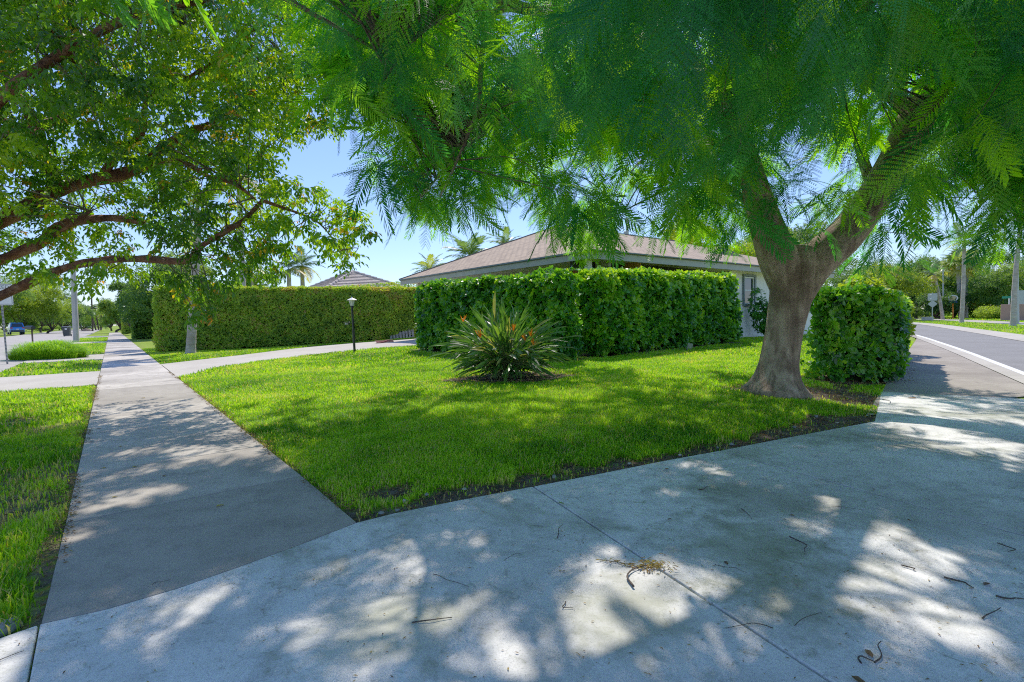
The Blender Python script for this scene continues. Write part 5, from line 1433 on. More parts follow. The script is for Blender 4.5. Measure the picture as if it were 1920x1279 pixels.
ww = MB(); ww.box(np_(la2 / 2, lb2 / 2, ez2 / 2 - .05), la2 - 1, lb2 - 1, ez2 - .1, R_A); ww.build('wall', MT['siding'], nb)

# ================================================================== lamp post
lb = G(665, 661); lt = at(660, 573, lb[1])
H_ = at(660, 557, lb[1])[2] - lb[2]
lp_ = thing('lamp_post', 'black garden lamp post with a white lantern beside the driveway', 'lamp post', lb)
ax = at(660, 572, lb[1]) - lb; hpole = np.linalg.norm(ax); ax /= hpole
mb = MB(); mb.tube([lb - [0, 0, .1], lb + ax * .75], .047, n=12); mb.tube([lb + ax * .75, lb + ax * (hpole - .1)], .038, n=12); mb.tube([lb + ax * (hpole - .12), lb + ax * (hpole - .03)], [.05, .052], n=12)
mb.build('pole', MT['black'], lp_, smooth=False)
m, n, p, o = newmat('frosted_glass'); p.inputs['Base Color'].default_value = (.8, .8, .76, 1); p.inputs['Roughness'].default_value = .5; p.inputs['Transmission Weight'].default_value = .3; MT['frost'] = m
top = lb + ax * (hpole - .03); s6 = lambda c_, r, k=6: [c_ + [r * math.cos(2 * PI * i / k), r * math.sin(2 * PI * i / k), 0] for i in range(k)]
lan = MB(); lo, hi = s6(top, .055), s6(top + [0, 0, .22], .115)
lan.add(lo + hi, [[i, (i + 1) % 6, 6 + (i + 1) % 6, 6 + i] for i in range(6)] + [[5, 4, 3, 2, 1, 0]]); lant = lan.build('lantern', MT['frost'], lp_)
lr = MB()
for i in range(6): lr.tube([lo[i], hi[i]], .007, n=5)
lr.build('lantern_frame', MT['steel'], lp_)
cap = MB(); r0_ = s6(top + [0, 0, .215], .19); r1_ = s6(top + [0, 0, .245], .13); r2_ = s6(top + [0, 0, .30], .02); r3_ = s6(top + [0, 0, .34], .008)
cap.add(r0_ + r1_ + r2_ + r3_, [[k * 6 + i, k * 6 + (i + 1) % 6, k * 6 + 6 + (i + 1) % 6, k * 6 + 6 + i] for k in range(3) for i in range(6)] + [[5, 4, 3, 2, 1, 0], [18, 19, 20, 21, 22, 23]]); cap.build('lantern_cap', MT['white'], lp_)
arm = lb + ax * (hpole * .62)
cb = MB(); cb.tube([arm + [-.04, 0, 0], arm + [-.13, -.01, 0]], .014, n=6); cb.tube([arm + [-.11, -.01, 0], arm + [-.125, -.005, .03], arm + [-.15, 0, .044], arm + [-.36, 0, .03]], .007, n=6); cb.build('crossbar', MT['black'], lp_); cb = MB(); cb.tube([arm + [.03, 0, .05], arm + [.11, 0, .055]], .007, n=6); cb.build('bracket', MT['black'], lp_)
for i, x_ in enumerate((-.17, -.225, -.28)):
    nm = MB(); c_ = arm + [x_, 0, -.02]; nm.box(c_ + [0, 0, .0], .035, .006, .07); nm.tube([c_ + [0, 0, .03], c_ + [0, 0, .055]], .003, n=4); nm.build('number_plate', MT['steel'] if i else MT['black'], lp_)

# ================================================================== pallet and scrap at the hedge foot
MT['pallet'] = simple('weathered_pallet_wood', (.26, .235, .21, 1), .85, nscale=9, var=.35, bump=.2)
pbase = G(748, 633)
pal = thing('wooden_pallet', 'grey weathered wooden pallet leaning against the foot of the tall hedge', 'pallet', pbase)
ux = np.array([1, .1, .20]); ux /= np.linalg.norm(ux); uy = np.array([-.25, .8, .62]); uy -= ux * (uy @ ux); uy /= np.linalg.norm(uy); uz = np.cross(ux, uy)
Rp = np.stack([ux, uy, uz], 1); pc_ = at(754, 625, pbase[1] - 1.7)
for i in range(8):
    sb = MB(); sb.box(pc_ + uz * .05 + ux * (-.56 + .16 * i), .105, 1.1, .022, Rp); sb.build('slat', MT['pallet'], pal)
for y_ in (-.5, 0, .5):
    sb = MB(); sb.box(pc_ + uy * y_ - uz * .01, 1.24, .09, .095, Rp); sb.build('stringer', MT['pallet'], pal)
MT['redscrap'] = simple('faded_red_plastic', (.3, .07, .08, 1), .7, nscale=6, var=.3)
sp_ = G(722, 643); sc_ = MB(); Rr = np.array(Matrix.Rotation(.3, 3, 'Z')); sc_.box(sp_ + [0, 0, .04], .75, .3, .05, Rr); sc_.box(sp_ + [-.15, -.12, .09], .5, .12, .03, np.array(Matrix.Rotation(.1, 3, 'Z'))); sc_.box(sp_ + [.15, .1, .10], .35, .2, .05, np.array(Matrix.Rotation(.6, 3, 'Z')))
tag(sc_.build('scrap_pile', MT['redscrap'], bevel=.01), 'faded red flat scrap lying on the ground left of the pallet', 'scrap')
bk = G(1293, 655); bq = MB(); bq.box(bk + [0, 0, .07], .15, .08, .2, np.array(Matrix.Rotation(.2, 3, 'Y'))); tag(bq.build('concrete_block', MT['curb'], bevel=.012), 'small pale block leaning at the foot of the bright hedge', 'block')
rk = gp(8, 1180); rb = MB()
MT['rock'] = simple('grey_rock', (.2, .21, .2, 1), .9, nscale=12, var=.4, bump=.5)
import bmesh
def rock(name, c, r, label, grp=None, mat=None, sq=.7):
    bm = bmesh.new(); bmesh.ops.create_icosphere(bm, subdivisions=3, radius=1)
    ph = RNG.uniform(0, 6, 6)
    for v_ in bm.verts:
        k = 1 + .18 * math.sin(2.3 * v_.co.x + ph[0]) + .15 * math.sin(3.1 * v_.co.y + ph[1]) + .12 * math.sin(4.3 * v_.co.z + ph[2]) + .05 * math.sin(9 * v_.co.x + ph[3] + 7 * v_.co.y)
        v_.co = v_.co * k * r; v_.co.z *= sq
    me = bpy.data.meshes.new(name); bm.to_mesh(me); bm.free(); me.materials.append(mat or MT['rock'])
    for p_ in me.polygons: p_.use_smooth = True
    o_ = bpy.data.objects.new(name, me); o_.location = c + np.array([0, 0, r * sq * .5]); link(o_); return tag(o_, label, 'stone', grp)
rock('stone', rk + [-.02, .02, -.02], .045, 'fist-sized grey stone at the bottom left edge beside the plaza concrete')
# ================================================================== palms
def palm_frond(k, L_=1.0, npair=26, wid=.028, drp=.55, hang=.5, ll=.30):
    rr = random.Random(k); V, Fc = [], []
    def P(t): return np.array([L_ * t * (1 - .12 * t), 0, L_ * (.28 * t - drp * t * t)])
    def addf(vs):
        n0 = len(V); V.extend(vs); return n0
    for i in range(8):
        a, b = P(i / 8), P((i + 1) / 8); w0 = .014 * (1 - i / 9)
        n0 = addf([a + [0, w0, 0], a - [0, w0, 0], b - [0, w0 * .85, 0], b + [0, w0 * .85, 0]]); Fc.extend([(n0, n0 + 1, n0 + 2), (n0, n0 + 2, n0 + 3)])
    for i in range(npair):
        t = .12 + .88 * i / (npair - 1); a = P(t); pl_ = ll * L_ * (math.sin(PI * (.15 + .8 * t)) * .8 + .2) * rr.uniform(.85, 1.1)
        for sg in (1, -1):
            an = math.radians(60 - 25 * t) * sg; d = np.array([math.cos(an), math.sin(an), .15 - hang * rr.uniform(.5, 1.1)]); d /= np.linalg.norm(d)
            q = np.array([-math.sin(an), math.cos(an), 0]) * wid * .5
            e = a + d * pl_ * .55; f = a + d * pl_ + np.array([0, 0, -hang * .35 * pl_])
            n0 = addf([a + q * .6, a - q * .6, e - q, e + q, f]); Fc.extend([(n0, n0 + 1, n0 + 2), (n0, n0 + 2, n0 + 3), (n0 + 3, n0 + 2, n0 + 4)])
    return np.array(V, float), np.array(Fc)
PF = [palm_frond(k) for k in range(4)]
PFH = [palm_frond(k + 10, drp=.9, hang=.9) for k in range(3)]


def fan_frond(k):
    rr = random.Random(k); V, Fc = [], []
    V += [(0, .012, 0), (0, -.012, 0), (.5, 0, .02)]; Fc.append((0, 1, 2))
    for i in range(18):
        a = math.radians(-130 + 260 * i / 17); n0 = len(V); d = np.array([math.cos(a), math.sin(a), 0]); q = np.array([-math.sin(a), math.cos(a), 0]) * .035; c = np.array([.5, 0, .02]); L_ = .55 * rr.uniform(.85, 1.1)
        V += [c, c + d * L_ * .5 + q, c + d * L_ * .5 - q, c + d * L_ + np.array([0, 0, -.22])]; Fc += [(n0, n0 + 1, n0 + 2), (n0 + 1, n0 + 3, n0 + 2)]
    return np.array([np.asarray(v_, float) for v_ in V]), np.array(Fc)
FF = [fan_frond(k) for k in range(3)]


def palm(label, base, top, r0, r1, fl, nf, kind='feather', vb=.45, group=None, shaft=True, dead=.15, cat='palm', curve=0.0, name='palm_tree', el=(-.5, 1.2), tmat='palm_bark'):
    base = np.asarray(base, float); top = np.asarray(top, float)
    t = thing(name, label, cat, base, group)
    mid = (base + top) / 2 + np.array([curve, 0, 0]); P = cr_spline([base - [0, 0, .1], base + (mid - base) * .25, mid, top], 7)
    rad = np.interp(np.linspace(0, 1, len(P)), [0, .06, .15, .6, 1], [r0 * 1.35, r0 * 1.1, r0, (r0 + r1) / 2, r1])
    mb = MB(); mb.tube(P, rad, n=12, mod=lambda i, a: 1 + .03 * math.sin(i * 2.3) + .02 * math.sin(3 * a)); mb.build('trunk', MT[tmat], t, smooth=True)
    if shaft:
        ms = MB(); ms.tube([top - [0, 0, .1], top + [0, 0, fl * .12], top + [0, 0, fl * .32]], [r1 * .95, r1 * 1.25, r1 * .5], n=10); ms.build('crownshaft', MT['stem'], t, smooth=True)
    cz = top + [0, 0, fl * .25 if shaft else 0]
    a = np.arange(nf) * 2.399 + RNG.uniform(0, .3, nf); e = np.linspace(el[1], el[0], nf) + RNG.normal(0, .1, nf)
    d = np.stack([np.cos(a) * np.cos(e), np.sin(a) * np.cos(e), np.sin(e)], 1)
    protos = PF if kind == 'feather' else FF if kind == 'fan' else PFH
    Rm = frames_x(d, np.tile([0, 0, 1.0], (nf, 1)) + RNG.normal(0, .12, (nf, 3)))
    v_ = np.clip(vb + RNG.normal(0, .13, nf), 0, .85); v_[int(nf * (1 - dead)):] = RNG.uniform(.86, 1, nf - int(nf * (1 - dead)))
    pick = RNG.integers(0, len(protos), nf); sc = fl * RNG.uniform(.85, 1.12, nf)
    V, Fl, vv = merge([spread(q[0], q[1], Rm[pick == k], np.tile(cz, ((pick == k).sum(), 1)), sc[pick == k], v_[pick == k]) for k, q in enumerate(protos)])
    nmesh('crown', V, Fl, MT['palm_leaf'], t, v=vv)
    return t

pb_ = G(357, 663); Yp = pb_[1]
palm('slender palm with a pale ringed trunk standing before the tall hedge wall', pb_, at(371, 420, Yp), .19, .13, 2.3, 15, vb=.4, group=None, dead=.1)
# palms above the roofs, behind the house
palm('palm with arching fronds rising just behind the left roof slope', np.array([*at(880, 500, 36)[:2], .3]), at(880, 482, 36), .16, .12, 2.1, 24, vb=.45, shaft=False, dead=.1)
palm('short bright palm tip peeping over the lower left end of the roof', np.array([*at(808, 500, 34)[:2], .3]), at(806, 508, 34), .12, .1, 1.5, 18, vb=.7, shaft=False, dead=0)
palm('leafy palm showing beside the roof peak', np.array([*at(950, 480, 38)[:2], .3]), at(948, 462, 38), .14, .1, 1.6, 22, vb=.6, shaft=False, dead=.1)
palm('dark palm between the two tree crowns above the tall hedge, right of the pair', np.array([*at(566, 500, 52)[:2], 0]), at(566, 498, 52), .25, .2, 2.4, 20, vb=.3, shaft=False, dead=.25)
palm('shaggy grey palm above the tall hedge, left of the dark fan-shaped one', np.array([*at(541, 510, 50)[:2], 0]), at(541, 505, 50), .25, .2, 2.2, 18, vb=.25, shaft=False, dead=.35)
palm('thin palm half hidden by leaves above the left part of the tall hedge', np.array([*at(470, 500, 48)[:2], 0]), at(470, 500, 48), .2, .16, 2.4, 16, vb=.4, shaft=False, dead=.2)
palm('pale palm glimpsed high through the left tree crown', np.array([*at(448, 400, 34)[:2], 0]), at(448, 345, 34), .2, .16, 2.6, 14, vb=.2, dead=.2)
# palm group by the street
pcx = gp(182, 619)
for k, (px, py, dx, vb, lab) in enumerate(((168, 580, -.3, .35, 'leftmost short palm of the clump beside the sidewalk far down the street'), (178, 577, .5, .4, 'middle palm of the clump beside the sidewalk far down the street'), (190, 582, 1.1, .8, 'rightmost yellowing palm of the clump beside the sidewalk far down the street'), (196, 566, 2.6, .4, 'tallest palm behind the street-side clump'))):
    b_ = pcx + [dx * 1.0, (0, 0, 0, 12)[k], 0]; palm(lab, b_, at(px, py, b_[1]), .2, .16, 2.3, 18, 'hang', vb=vb, group='palms by the street', shaft=False, dead=.25 if k != 2 else .45, tmat='dark_bark')

# palms beyond the road at the right
pr_ = gp(1803, 605); palm('tall straight palm on the bright verge beyond the road, in front of the dark trees', pr_, at(1808, 462, pr_[1]), .17, .13, 2.0, 16, vb=.4, group='palms beyond the road', dead=.15, curve=.05)
q = gp(1899, 611); palm('tall leaning palm at the right edge, standing on the verge near the pink wall', q, at(1915, 415, q[1]), .17, .12, 1.9, 16, vb=.3, group='palms beyond the road', dead=.1, curve=-.1)
q = gp(1768, 599); palm('slim leaning palm beside the blue banner, further back', q, at(1752, 515, q[1]), .18, .14, 1.8, 14, vb=.55, group='palms beyond the road', dead=.2, shaft=False, curve=.1)
q = gp(1810, 596.5); palm('shaggy palm standing right behind the tall straight one', q, at(1812, 495, q[1]), .28, .24, 2.6, 24, 'fan', vb=.6, group='palms beyond the road', shaft=False, dead=.4)
q = gp(1802, 597); palm('lower fan palm crown left of the tall straight palm', q, at(1796, 500, q[1]), .26, .2, 2.4, 22, 'fan', vb=.7, group='palms beyond the road', shaft=False, dead=.3)

# ================================================================== background trees
def clump_proto(k, n_=9, s=.5):
    rr = random.Random(k); ps = []; L_ = leaf_lite(.5, .24, .03, .06)
    for i in range(n_):
        ps.append((L_[0], L_[1], rot('Z', rr.uniform(0, 6.28)) @ rot('Y', rr.uniform(-1.0, .8)) @ rot('X', rr.uniform(-.6, .6)), (rr.gauss(0, .3), rr.gauss(0, .3), rr.gauss(0, .2)), rr.uniform(.7, 1.1)))
    return compose(ps)
CLP = [clump_proto(k) for k in range(5)]


def tree(label, base, h, w_, n_, mat='tree_leaf', vb=.4, lobes=9, tr=.2, group='background trees', leaf=.5, name='broadleaf_tree', flat=.55, low=.25):
    base = np.asarray(base, float); t = thing(name, label, 'tree', base, group)
    mb = MB(); fork = base + [RNG.normal(0, .3), RNG.normal(0, .3), h * low * 1.3]
    mb.tube(cr_spline([base - [0, 0, .2], base + [RNG.normal(0, .1), 0, h * low * .6], fork], 4), np.linspace(tr * 1.2, tr * .8, 9), n=9)
    P = []
    for k in range(lobes):
        a = 2.399 * k + RNG.uniform(-.4, .4); r = w_ * .5 * math.sqrt((k + .4) / lobes) * .8
        lc = base + [math.cos(a) * r, math.sin(a) * r, h * RNG.uniform(low + .2, .86) - r * .18]
        lr = w_ * RNG.uniform(.18, .30)
        mb.tube(cr_spline([fork, (fork + lc) / 2 + RNG.normal(0, .2, 3), lc], 3), np.linspace(tr * .55, tr * .12, 7), n=6)
        m_ = n_ // lobes; d = RNG.normal(size=(m_, 3)); d /= np.linalg.norm(d, axis=1)[:, None]; d[:, 2] = np.where(d[:, 2] < -.2, -d[:, 2] * .6, d[:, 2])
        rr_ = RNG.uniform(.45, 1.05, m_) ** .5
        P.append(np.column_stack([lc + d * rr_[:, None] * lr * np.array([1.1, 1.1, flat * 1.4]), d]))
    mb.build('trunk', MT['dark_bark'], t, smooth=True)
    P = np.vstack(P); pos, d = P[:, :3], P[:, 3:]
    Rm = rotmats(d + RNG.normal(0, .45, d.shape) + [0, 0, .5]); pick = RNG.integers(0, 5, len(pos)); sc = leaf * RNG.uniform(.7, 1.3, len(pos))
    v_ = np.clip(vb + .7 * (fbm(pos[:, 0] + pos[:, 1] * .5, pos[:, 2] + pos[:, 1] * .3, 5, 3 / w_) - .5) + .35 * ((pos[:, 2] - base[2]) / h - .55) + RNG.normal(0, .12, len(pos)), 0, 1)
    V, Fl, vv = merge([spread(CLP[k][0], CLP[k][1], Rm[pick == k], pos[pick == k], sc[pick == k], v_[pick == k]) for k in range(5)])
    nmesh('crown', V, Fl, MT[mat], t, v=vv)
    return t

def treepx(label, px, ybase_Y, ytop, wpx, n_, **kw):
    """tree standing at distance Y seen in column px, reaching photo row ytop"""
    b = at(px, 600, ybase_Y); b = np.array([b[0], b[1], kw.pop('z', 0.0)]); h = at(px, ytop, ybase_Y)[2] - b[2]
    return tree(label, b, h, wpx / F * ybase_Y, n_, **kw)
# behind the house
treepx('bright yellow green tree rising behind the roof, left of the trunk', 1325, 40, 398, 190, 2600, mat='yellow_leaf', vb=.55, leaf=.42, low=.3)
treepx('darker green tree behind the right end of the roof', 1480, 48, 410, 200, 1800, vb=.4, leaf=.5)
treepx('grey green tree far behind the roof peak', 1190, 60, 432, 120, 1200, vb=.4, leaf=.5)
# beyond the road at the right
for (lab, px, Y, yt, wp, n_, mt_, vb) in (
    ('dark spreading tree left of the signs beyond the road', 1718, 74, 505, 110, 2600, 'tree_leaf', .32),
    ('layered bright green tree with flat tiers behind the round sign', 1788, 72, 520, 120, 2800, 'tree_leaf', .55),
    ('very dark tree behind the shaggy palms', 1850, 84, 478, 110, 2600, 'tree_leaf', .12),
    ('large glossy pale leaved tree above the pink wall', 1885, 62, 506, 110, 3200, 'tree_leaf', .62),
    ('tall tree at the far right behind the leaning palm', 1950, 76, 470, 130, 2600, 'tree_leaf', .42),
    ('tall olive green tree far behind the signs', 1745, 96, 490, 110, 2400, 'tree_leaf', .45),
    ('yellowish tree crown seen over the box-shaped hedge', 1660, 62, 508, 130, 2600, 'yellow_leaf', .35),
    ('dark tree behind the box-shaped hedge', 1610, 75, 500, 130, 2200, 'tree_leaf', .35),
    ('far tree closing the view behind the palms', 1830, 110, 500, 130, 2200, 'tree_leaf', .35),
    ('small dark tree under the layered one', 1765, 66, 556, 70, 1500, 'tree_leaf', .2),
    ('dark green small tree under the very dark one', 1838, 68, 548, 80, 1600, 'tree_leaf', .25),
    ('dark tree at the bend of the road', 1700, 88, 535, 80, 1600, 'tree_leaf', .22)):
    treepx(lab, px, Y, yt - 10, wp, n_, mat=mt_, vb=vb - .12, group='trees beyond the road', leaf=.45, low=.06, flat=.8)
# across the street at the left
for (lab, px, Y, yt, wp, n_, mt_, vb) in (
    ('bright feathery yellow green tree behind the blue car', 38, 92, 528, 110, 3400, 'yellow_leaf', .35),
    ('pale green tree right of the feathery one across the street', 88, 96, 560, 80, 2400, 'tree_leaf', .6),
    ('dark tree across the street behind the utility pole', 122, 105, 545, 70, 2200, 'tree_leaf', .22),
    ('tall tree at the left edge across the street', -20, 84, 480, 110, 2400, 'tree_leaf', .45),
    ('tall dull green tree behind the feathery one', 75, 125, 505, 110, 2400, 'tree_leaf', .35),
    ('low tree behind the trucks far down the street', 160, 150, 588, 60, 1400, 'tree_leaf', .5),
    ('leafy tree over the sidewalk beyond the narrow hedges', 218, 92, 556, 48, 2200, 'tree_leaf', .6),
    ('tall tree behind the narrow dark hedge block', 252, 66, 520, 60, 2200, 'tree_leaf', .35),
    ('far tree in the middle of the street view', 140, 200, 592, 70, 1200, 'tree_leaf', .4),
    ('second leafy tree over the sidewalk, further off', 208, 130, 574, 36, 1200, 'tree_leaf', .65),
    ('green tree behind the tall hedge wall near the palm trunk', 320, 46, 470, 140, 2400, 'tree_leaf', .4),
    ('green tree behind the tall hedge wall, right of the palm trunk', 430, 50, 490, 130, 2400, 'tree_leaf', .5)):
    treepx(lab, px, Y, yt, wp, n_, mat=mt_, vb=vb, group='trees along the left street', leaf=.5, low=.07, flat=.8)
for k, (px, Y, yt, wp, vb, lab) in enumerate(((10, 150, 575, 90, .5, 'far green mass of trees at the left end of the street'), (60, 165, 585, 80, .4, 'far dark trees between the blue car and the bins'), (110, 180, 588, 70, .55, 'far pale trees behind the grey bin'), (190, 230, 596, 60, .4, 'farthest trees closing the street'))):
    treepx(lab, px, Y, yt, wp, 1500, vb=vb, group='trees along the left street', leaf=.9, low=.05, flat=1.0)
# low bushes across the street
for k, (px, py, w_, vb, lab) in enumerate(((88, 620, 4.5, .6, 'low rounded bush at the far kerb left of the grey bin'), (60, 618, 5, .5, 'low leafy bush behind the mailbox across the street'), (112, 615, 4, .4, 'dark low bush behind the far parked car'), (36, 617, 7, .45, 'broad low bush behind the blue car'), (75, 616, 7, .35, 'long dark bush under the pale green tree'), (8, 612, 4, .8, 'yellow flowering bush behind the blue car'))):
    b_ = gp(px, py); b_ = np.array([*(b_[:2] * .96), 0]); bush('shrub', lab, b_, w_ / 2 * 1.2, w_ / 2, 1.5, 700, MT['yellow_leaf'] if 'yellow' in lab else MT['tree_leaf'], CLP, vb=vb, sz=(.35, .6), group='bushes across the street')
for k, (px, py, w_, h_, vb, lab) in enumerate(((1735, 594, 5, 1.2, .5, 'low clipped hedge under the trees at the road bend'), (1858, 598, 3.6, 1.4, .75, 'pale bush at the left end of the pink wall'), (1820, 595, 5, 1.6, .6, 'light green undergrowth behind the tall straight palm'), (1700, 598, 5, 1.6, .4, 'dark undergrowth at the road bend'))):
    b_ = gp(px, py); bush('shrub', lab, b_, w_ / 2 * 1.3, w_ / 2, h_, 900, MT['tree_leaf'], CLP, vb=vb, sz=(.3, .5), group='undergrowth beyond the road')
# bright park lawn behind the far walk
pk = [gp(1745, 597.3), gp(1920, 604), gp(2100, 610), gp(2100, 592) * [1, 1, 0], gp(1920, 589), gp(1745, 588.5)]
V = np.array([q * [1, 1, 0] + [0, 0, -.02] for q in pk]); tag(nmesh('park_lawn', V, [np.array([[0, 1, 2, 3, 4, 5]])], MT['soil'], extra={'dirt': np.zeros(6)}), kind='structure')
PK2 = V[:, :2]
g_ = blades(160000, (PK2[:, 0].min(), min(110, PK2[:, 0].max()), PK2[:, 1].min(), min(110, PK2[:, 1].max()), lambda x, y: inpoly(x, y, PK2) & in_view(x, y)), .10, .07)
tag(addgrass('park_grass', [g_], MT['grass']), 'sunlit grass under the trees beyond the far walk', 'grass', kind='stuff')

# ================================================================== street furniture and signs
def text_on(txt, size, c, Rm, mat, parent, name='lettering', ext_=.004):
    cu = bpy.data.curves.new(name, 'FONT'); cu.body = txt; cu.size = size; cu.align_x = 'CENTER'; cu.align_y = 'CENTER'; cu.extrude = ext_; cu.fill_mode = 'BOTH'
    o_ = bpy.data.objects.new(name, cu); COL.objects.link(o_)
    dg = bpy.context.evaluated_depsgraph_get(); me = bpy.data.meshes.new_from_object(o_.evaluated_get(dg)); bpy.data.objects.remove(o_)
    co_ = np.zeros(len(me.vertices) * 3); me.vertices.foreach_get('co', co_); P = co_.reshape(-1, 3) @ np.asarray(Rm).T + np.asarray(c)
    p_ = parent; off = np.zeros(3)
    while p_ is not None: off = off + np.array(p_.location); p_ = p_.parent
    P -= off
    me.vertices.foreach_set('co', P.ravel().astype(np.float32)); me.materials.clear(); me.materials.append(mat); me.update()
    return link(bpy.data.objects.new(name, me), parent)
def rect_plate(c, Rm, w_, h_, rad=.04, th=.006):
    pts = []
    for (sx, sy, a0) in ((1, 1, 0), (-1, 1, 90), (-1, -1, 180), (1, -1, 270)):
        for k in range(5):
            a = math.radians(a0 + k * 22.5); pts.append(np.array([sx * (w_ / 2 - rad) + rad * math.cos(a), sy * (h_ / 2 - rad) + rad * math.sin(a), -th / 2]))
    mb = MB(); Rm = np.asarray(Rm); mb.prism([c + Rm @ q for q in pts], Rm @ np.array([0, 0, th])); return mb
MT['signwhite'] = simple('sign_white', (.8, .8, .8, 1), .4, nscale=3, var=.05, bump=0)
MT['signblack'] = simple('sign_black', (.015, .015, .015, 1), .5, nscale=3, var=.1, bump=0)
MT['signgrey'] = simple('sign_back', (.38, .41, .42, 1), .5, .3, nscale=6, var=.15, bump=0)
MT['signgreen'] = simple('sign_green', (.0, .22, .12, 1), .4, nscale=3, var=.05, bump=0)
MT['signblue'] = simple('banner_blue', (.01, .05, .17, 1), .6, nscale=3, var=.1, bump=0)
MT['signorange'] = simple('sign_orange', (.75, .2, .02, 1), .5, nscale=3, var=.1, bump=0)
MT['signgold'] = simple('sign_gold', (.5, .4, .2, 1), .5, nscale=6, var=.3, bump=0)
MT['polegreen'] = simple('green_post', (.05, .12, .08, 1), .5, nscale=10, var=.2, bump=0)
MT['concretepole'] = simple('concrete_pole', (.42, .40, .37, 1), .85, nscale=3, var=.15, bump=.1)
MT['pinkwall'] = simple('pink_stucco', (.36, .21, .17, 1), .9, nscale=4, var=.12, bump=.2)
def facing(d):
    z = np.asarray(d, float); z = z / np.linalg.norm(z); x = np.cross([0, 0, 1], z); x /= np.linalg.norm(x); return np.stack([x, np.cross(z, x), z], 1)
m, n, p, o = newmat('perforated_steel'); p.inputs['Roughness'].default_value = .5; p.inputs['Metallic'].default_value = .5
sx_ = N(n, 'ShaderNodeSeparateXYZ'); n.links.new(pos_coord(n), sx_.inputs[0]); md_ = N(n, 'ShaderNodeMath', operation='PINGPONG', i_1=.025); n.links.new(sx_.outputs[2], md_.inputs[0])
n.links.new(ramp(n, [(.008, (.02, .02, .02)), (.011, (.34, .34, .36))], md_.outputs[0]).outputs[0], p.inputs['Base Color']); MT['perf'] = m
# speed limit sign at the left edge
sb_ = gp(14, 682); sgn = thing('speed_limit_sign', 'white speed limit sign on a perforated steel post at the left edge', 'road sign', sb_)
Ys = sb_[1]; tpp = at(0, 535, Ys); dpp = tpp - sb_; dpp /= np.linalg.norm(dpp)
mb = MB(); Lp = np.linalg.norm(tpp - sb_) + .5
Rs = facing(-A3 * 1.0 + np.array([0, 0, 0])); Rs = facing(np.array([.78, -.95, 0]))
mb.box(sb_ + dpp * Lp / 2 - [0, 0, .05], .05, .05, Lp, np.stack([Rs[:, 0], np.cross(dpp, Rs[:, 0]), dpp], 1)); mb.build('post', MT['perf'], sgn)
pw_, ph_ = .61, .76
pe_ = at(15, 535, Ys)                      # upper right area of the panel
pc2 = at(1.5, 552, Ys - .06)
plate = rect_plate(pc2, Rs, pw_, ph_).build('panel', MT['signwhite'], sgn)
bd = MB()
for (dx, dy, sx, sy) in ((0, ph_ / 2 - .03, pw_ - .06, .012), (0, -ph_ / 2 + .03, pw_ - .06, .012), (-pw_ / 2 + .03, 0, .012, ph_ - .085), (pw_ / 2 - .03, 0, .012, ph_ - .085)): bd.box(pc2 + Rs[:, 0] * dx + Rs[:, 1] * dy + Rs[:, 2] * .005, sx, sy, .003, Rs)
bd.build('border', MT['signblack'], plate)
text_on('SPEED', .17, pc2 + Rs[:, 1] * .25 + Rs[:, 2] * .004, Rs, MT['signblack'], plate, ext_=.002)
text_on('LIMIT', .17, pc2 + Rs[:, 1] * .085 + Rs[:, 2] * .004, Rs, MT['signblack'], plate, ext_=.002)
# mailbox
mq = gp(62, 653); mbx = thing('mailbox', 'dark mailbox on a thin post behind the ornamental grass', 'mailbox', mq); mt_z = at(58, 612, mq[1])[2]
mb = MB(); mb.box(mq + [0, 0, (mt_z - .15) / 2], .06, .06, mt_z - .15); mb.build('post', MT['dark_bark'], mbx)
mb = MB(); prof = [(-.1, 0), (.1, 0), (.1, .12), (.07, .18), (0, .205), (-.07, .18), (-.1, .12)]
mc = np.array([mq[0] - .12, mq[1], mt_z - .17]); ld_ = np.array([.93, -.36, 0]); sd2 = np.array([.36, .93, 0])
mb.prism([mc - ld_ * .36 + sd2 * a_ + np.array([0, 0, z_]) for a_, z_ in prof], ld_ * .72); mb.build('box', MT['black'], mbx)
mb = MB(); mb.box(mc + ld_ * .367 + [0, 0, .09], .01, .17, .15, np.stack([ld_, sd2, [0, 0, 1]], 1)); mb.build('door', MT['black'], mbx)
# utility pole
uq = gp(143, 641); up_ = thing('utility_pole', 'thick pale concrete utility pole on the verge', 'utility pole', uq)
ut = at(134, 430, uq[1]); mb = MB(); mb.tube([uq - [0, 0, .3], uq + (ut - uq) * .5, ut + (ut - uq) * .35], [.21, .19, .15], n=8); mb.build('pole', MT['concretepole'], up_)
mb = MB(); u2 = uq + (ut - uq) * 1.2; mb.box(u2, 2.4, .1, .12); mb.build('crossarm', MT['concretepole'], up_)
uq = np.array([*at(173, 605, 120)[:2], 0]); up_ = thing('utility_pole', 'thin dark utility pole rising above the street-side palms', 'utility pole', uq); mb = MB(); mb.tube([uq, at(171, 540, 120), at(170, 500, 120)], [.17, .15, .12], n=8); mb.build('pole', MT['dark_bark'], up_)
uq = np.array([*at(1177, 480, 55)[:2], 0]); up_ = thing('utility_pole', 'far utility pole poking above the roof ridge', 'utility pole', uq); mb = MB(); mb.tube([uq, at(1176, 408, 55)], [.2, .15], n=8); mb.build('pole', MT['concretepole'], up_)
mb = MB(); mb.tube([at(1176, 418, 55), at(1190, 410, 55), at(1196, 416, 55)], .05, n=5); mb.build('lamp_arm', MT['steel'], up_); mb = MB(); mb.box(at(1172, 440, 55), .3, .3, .7); mb.build('transformer', MT['steel'], up_, bevel=.05)
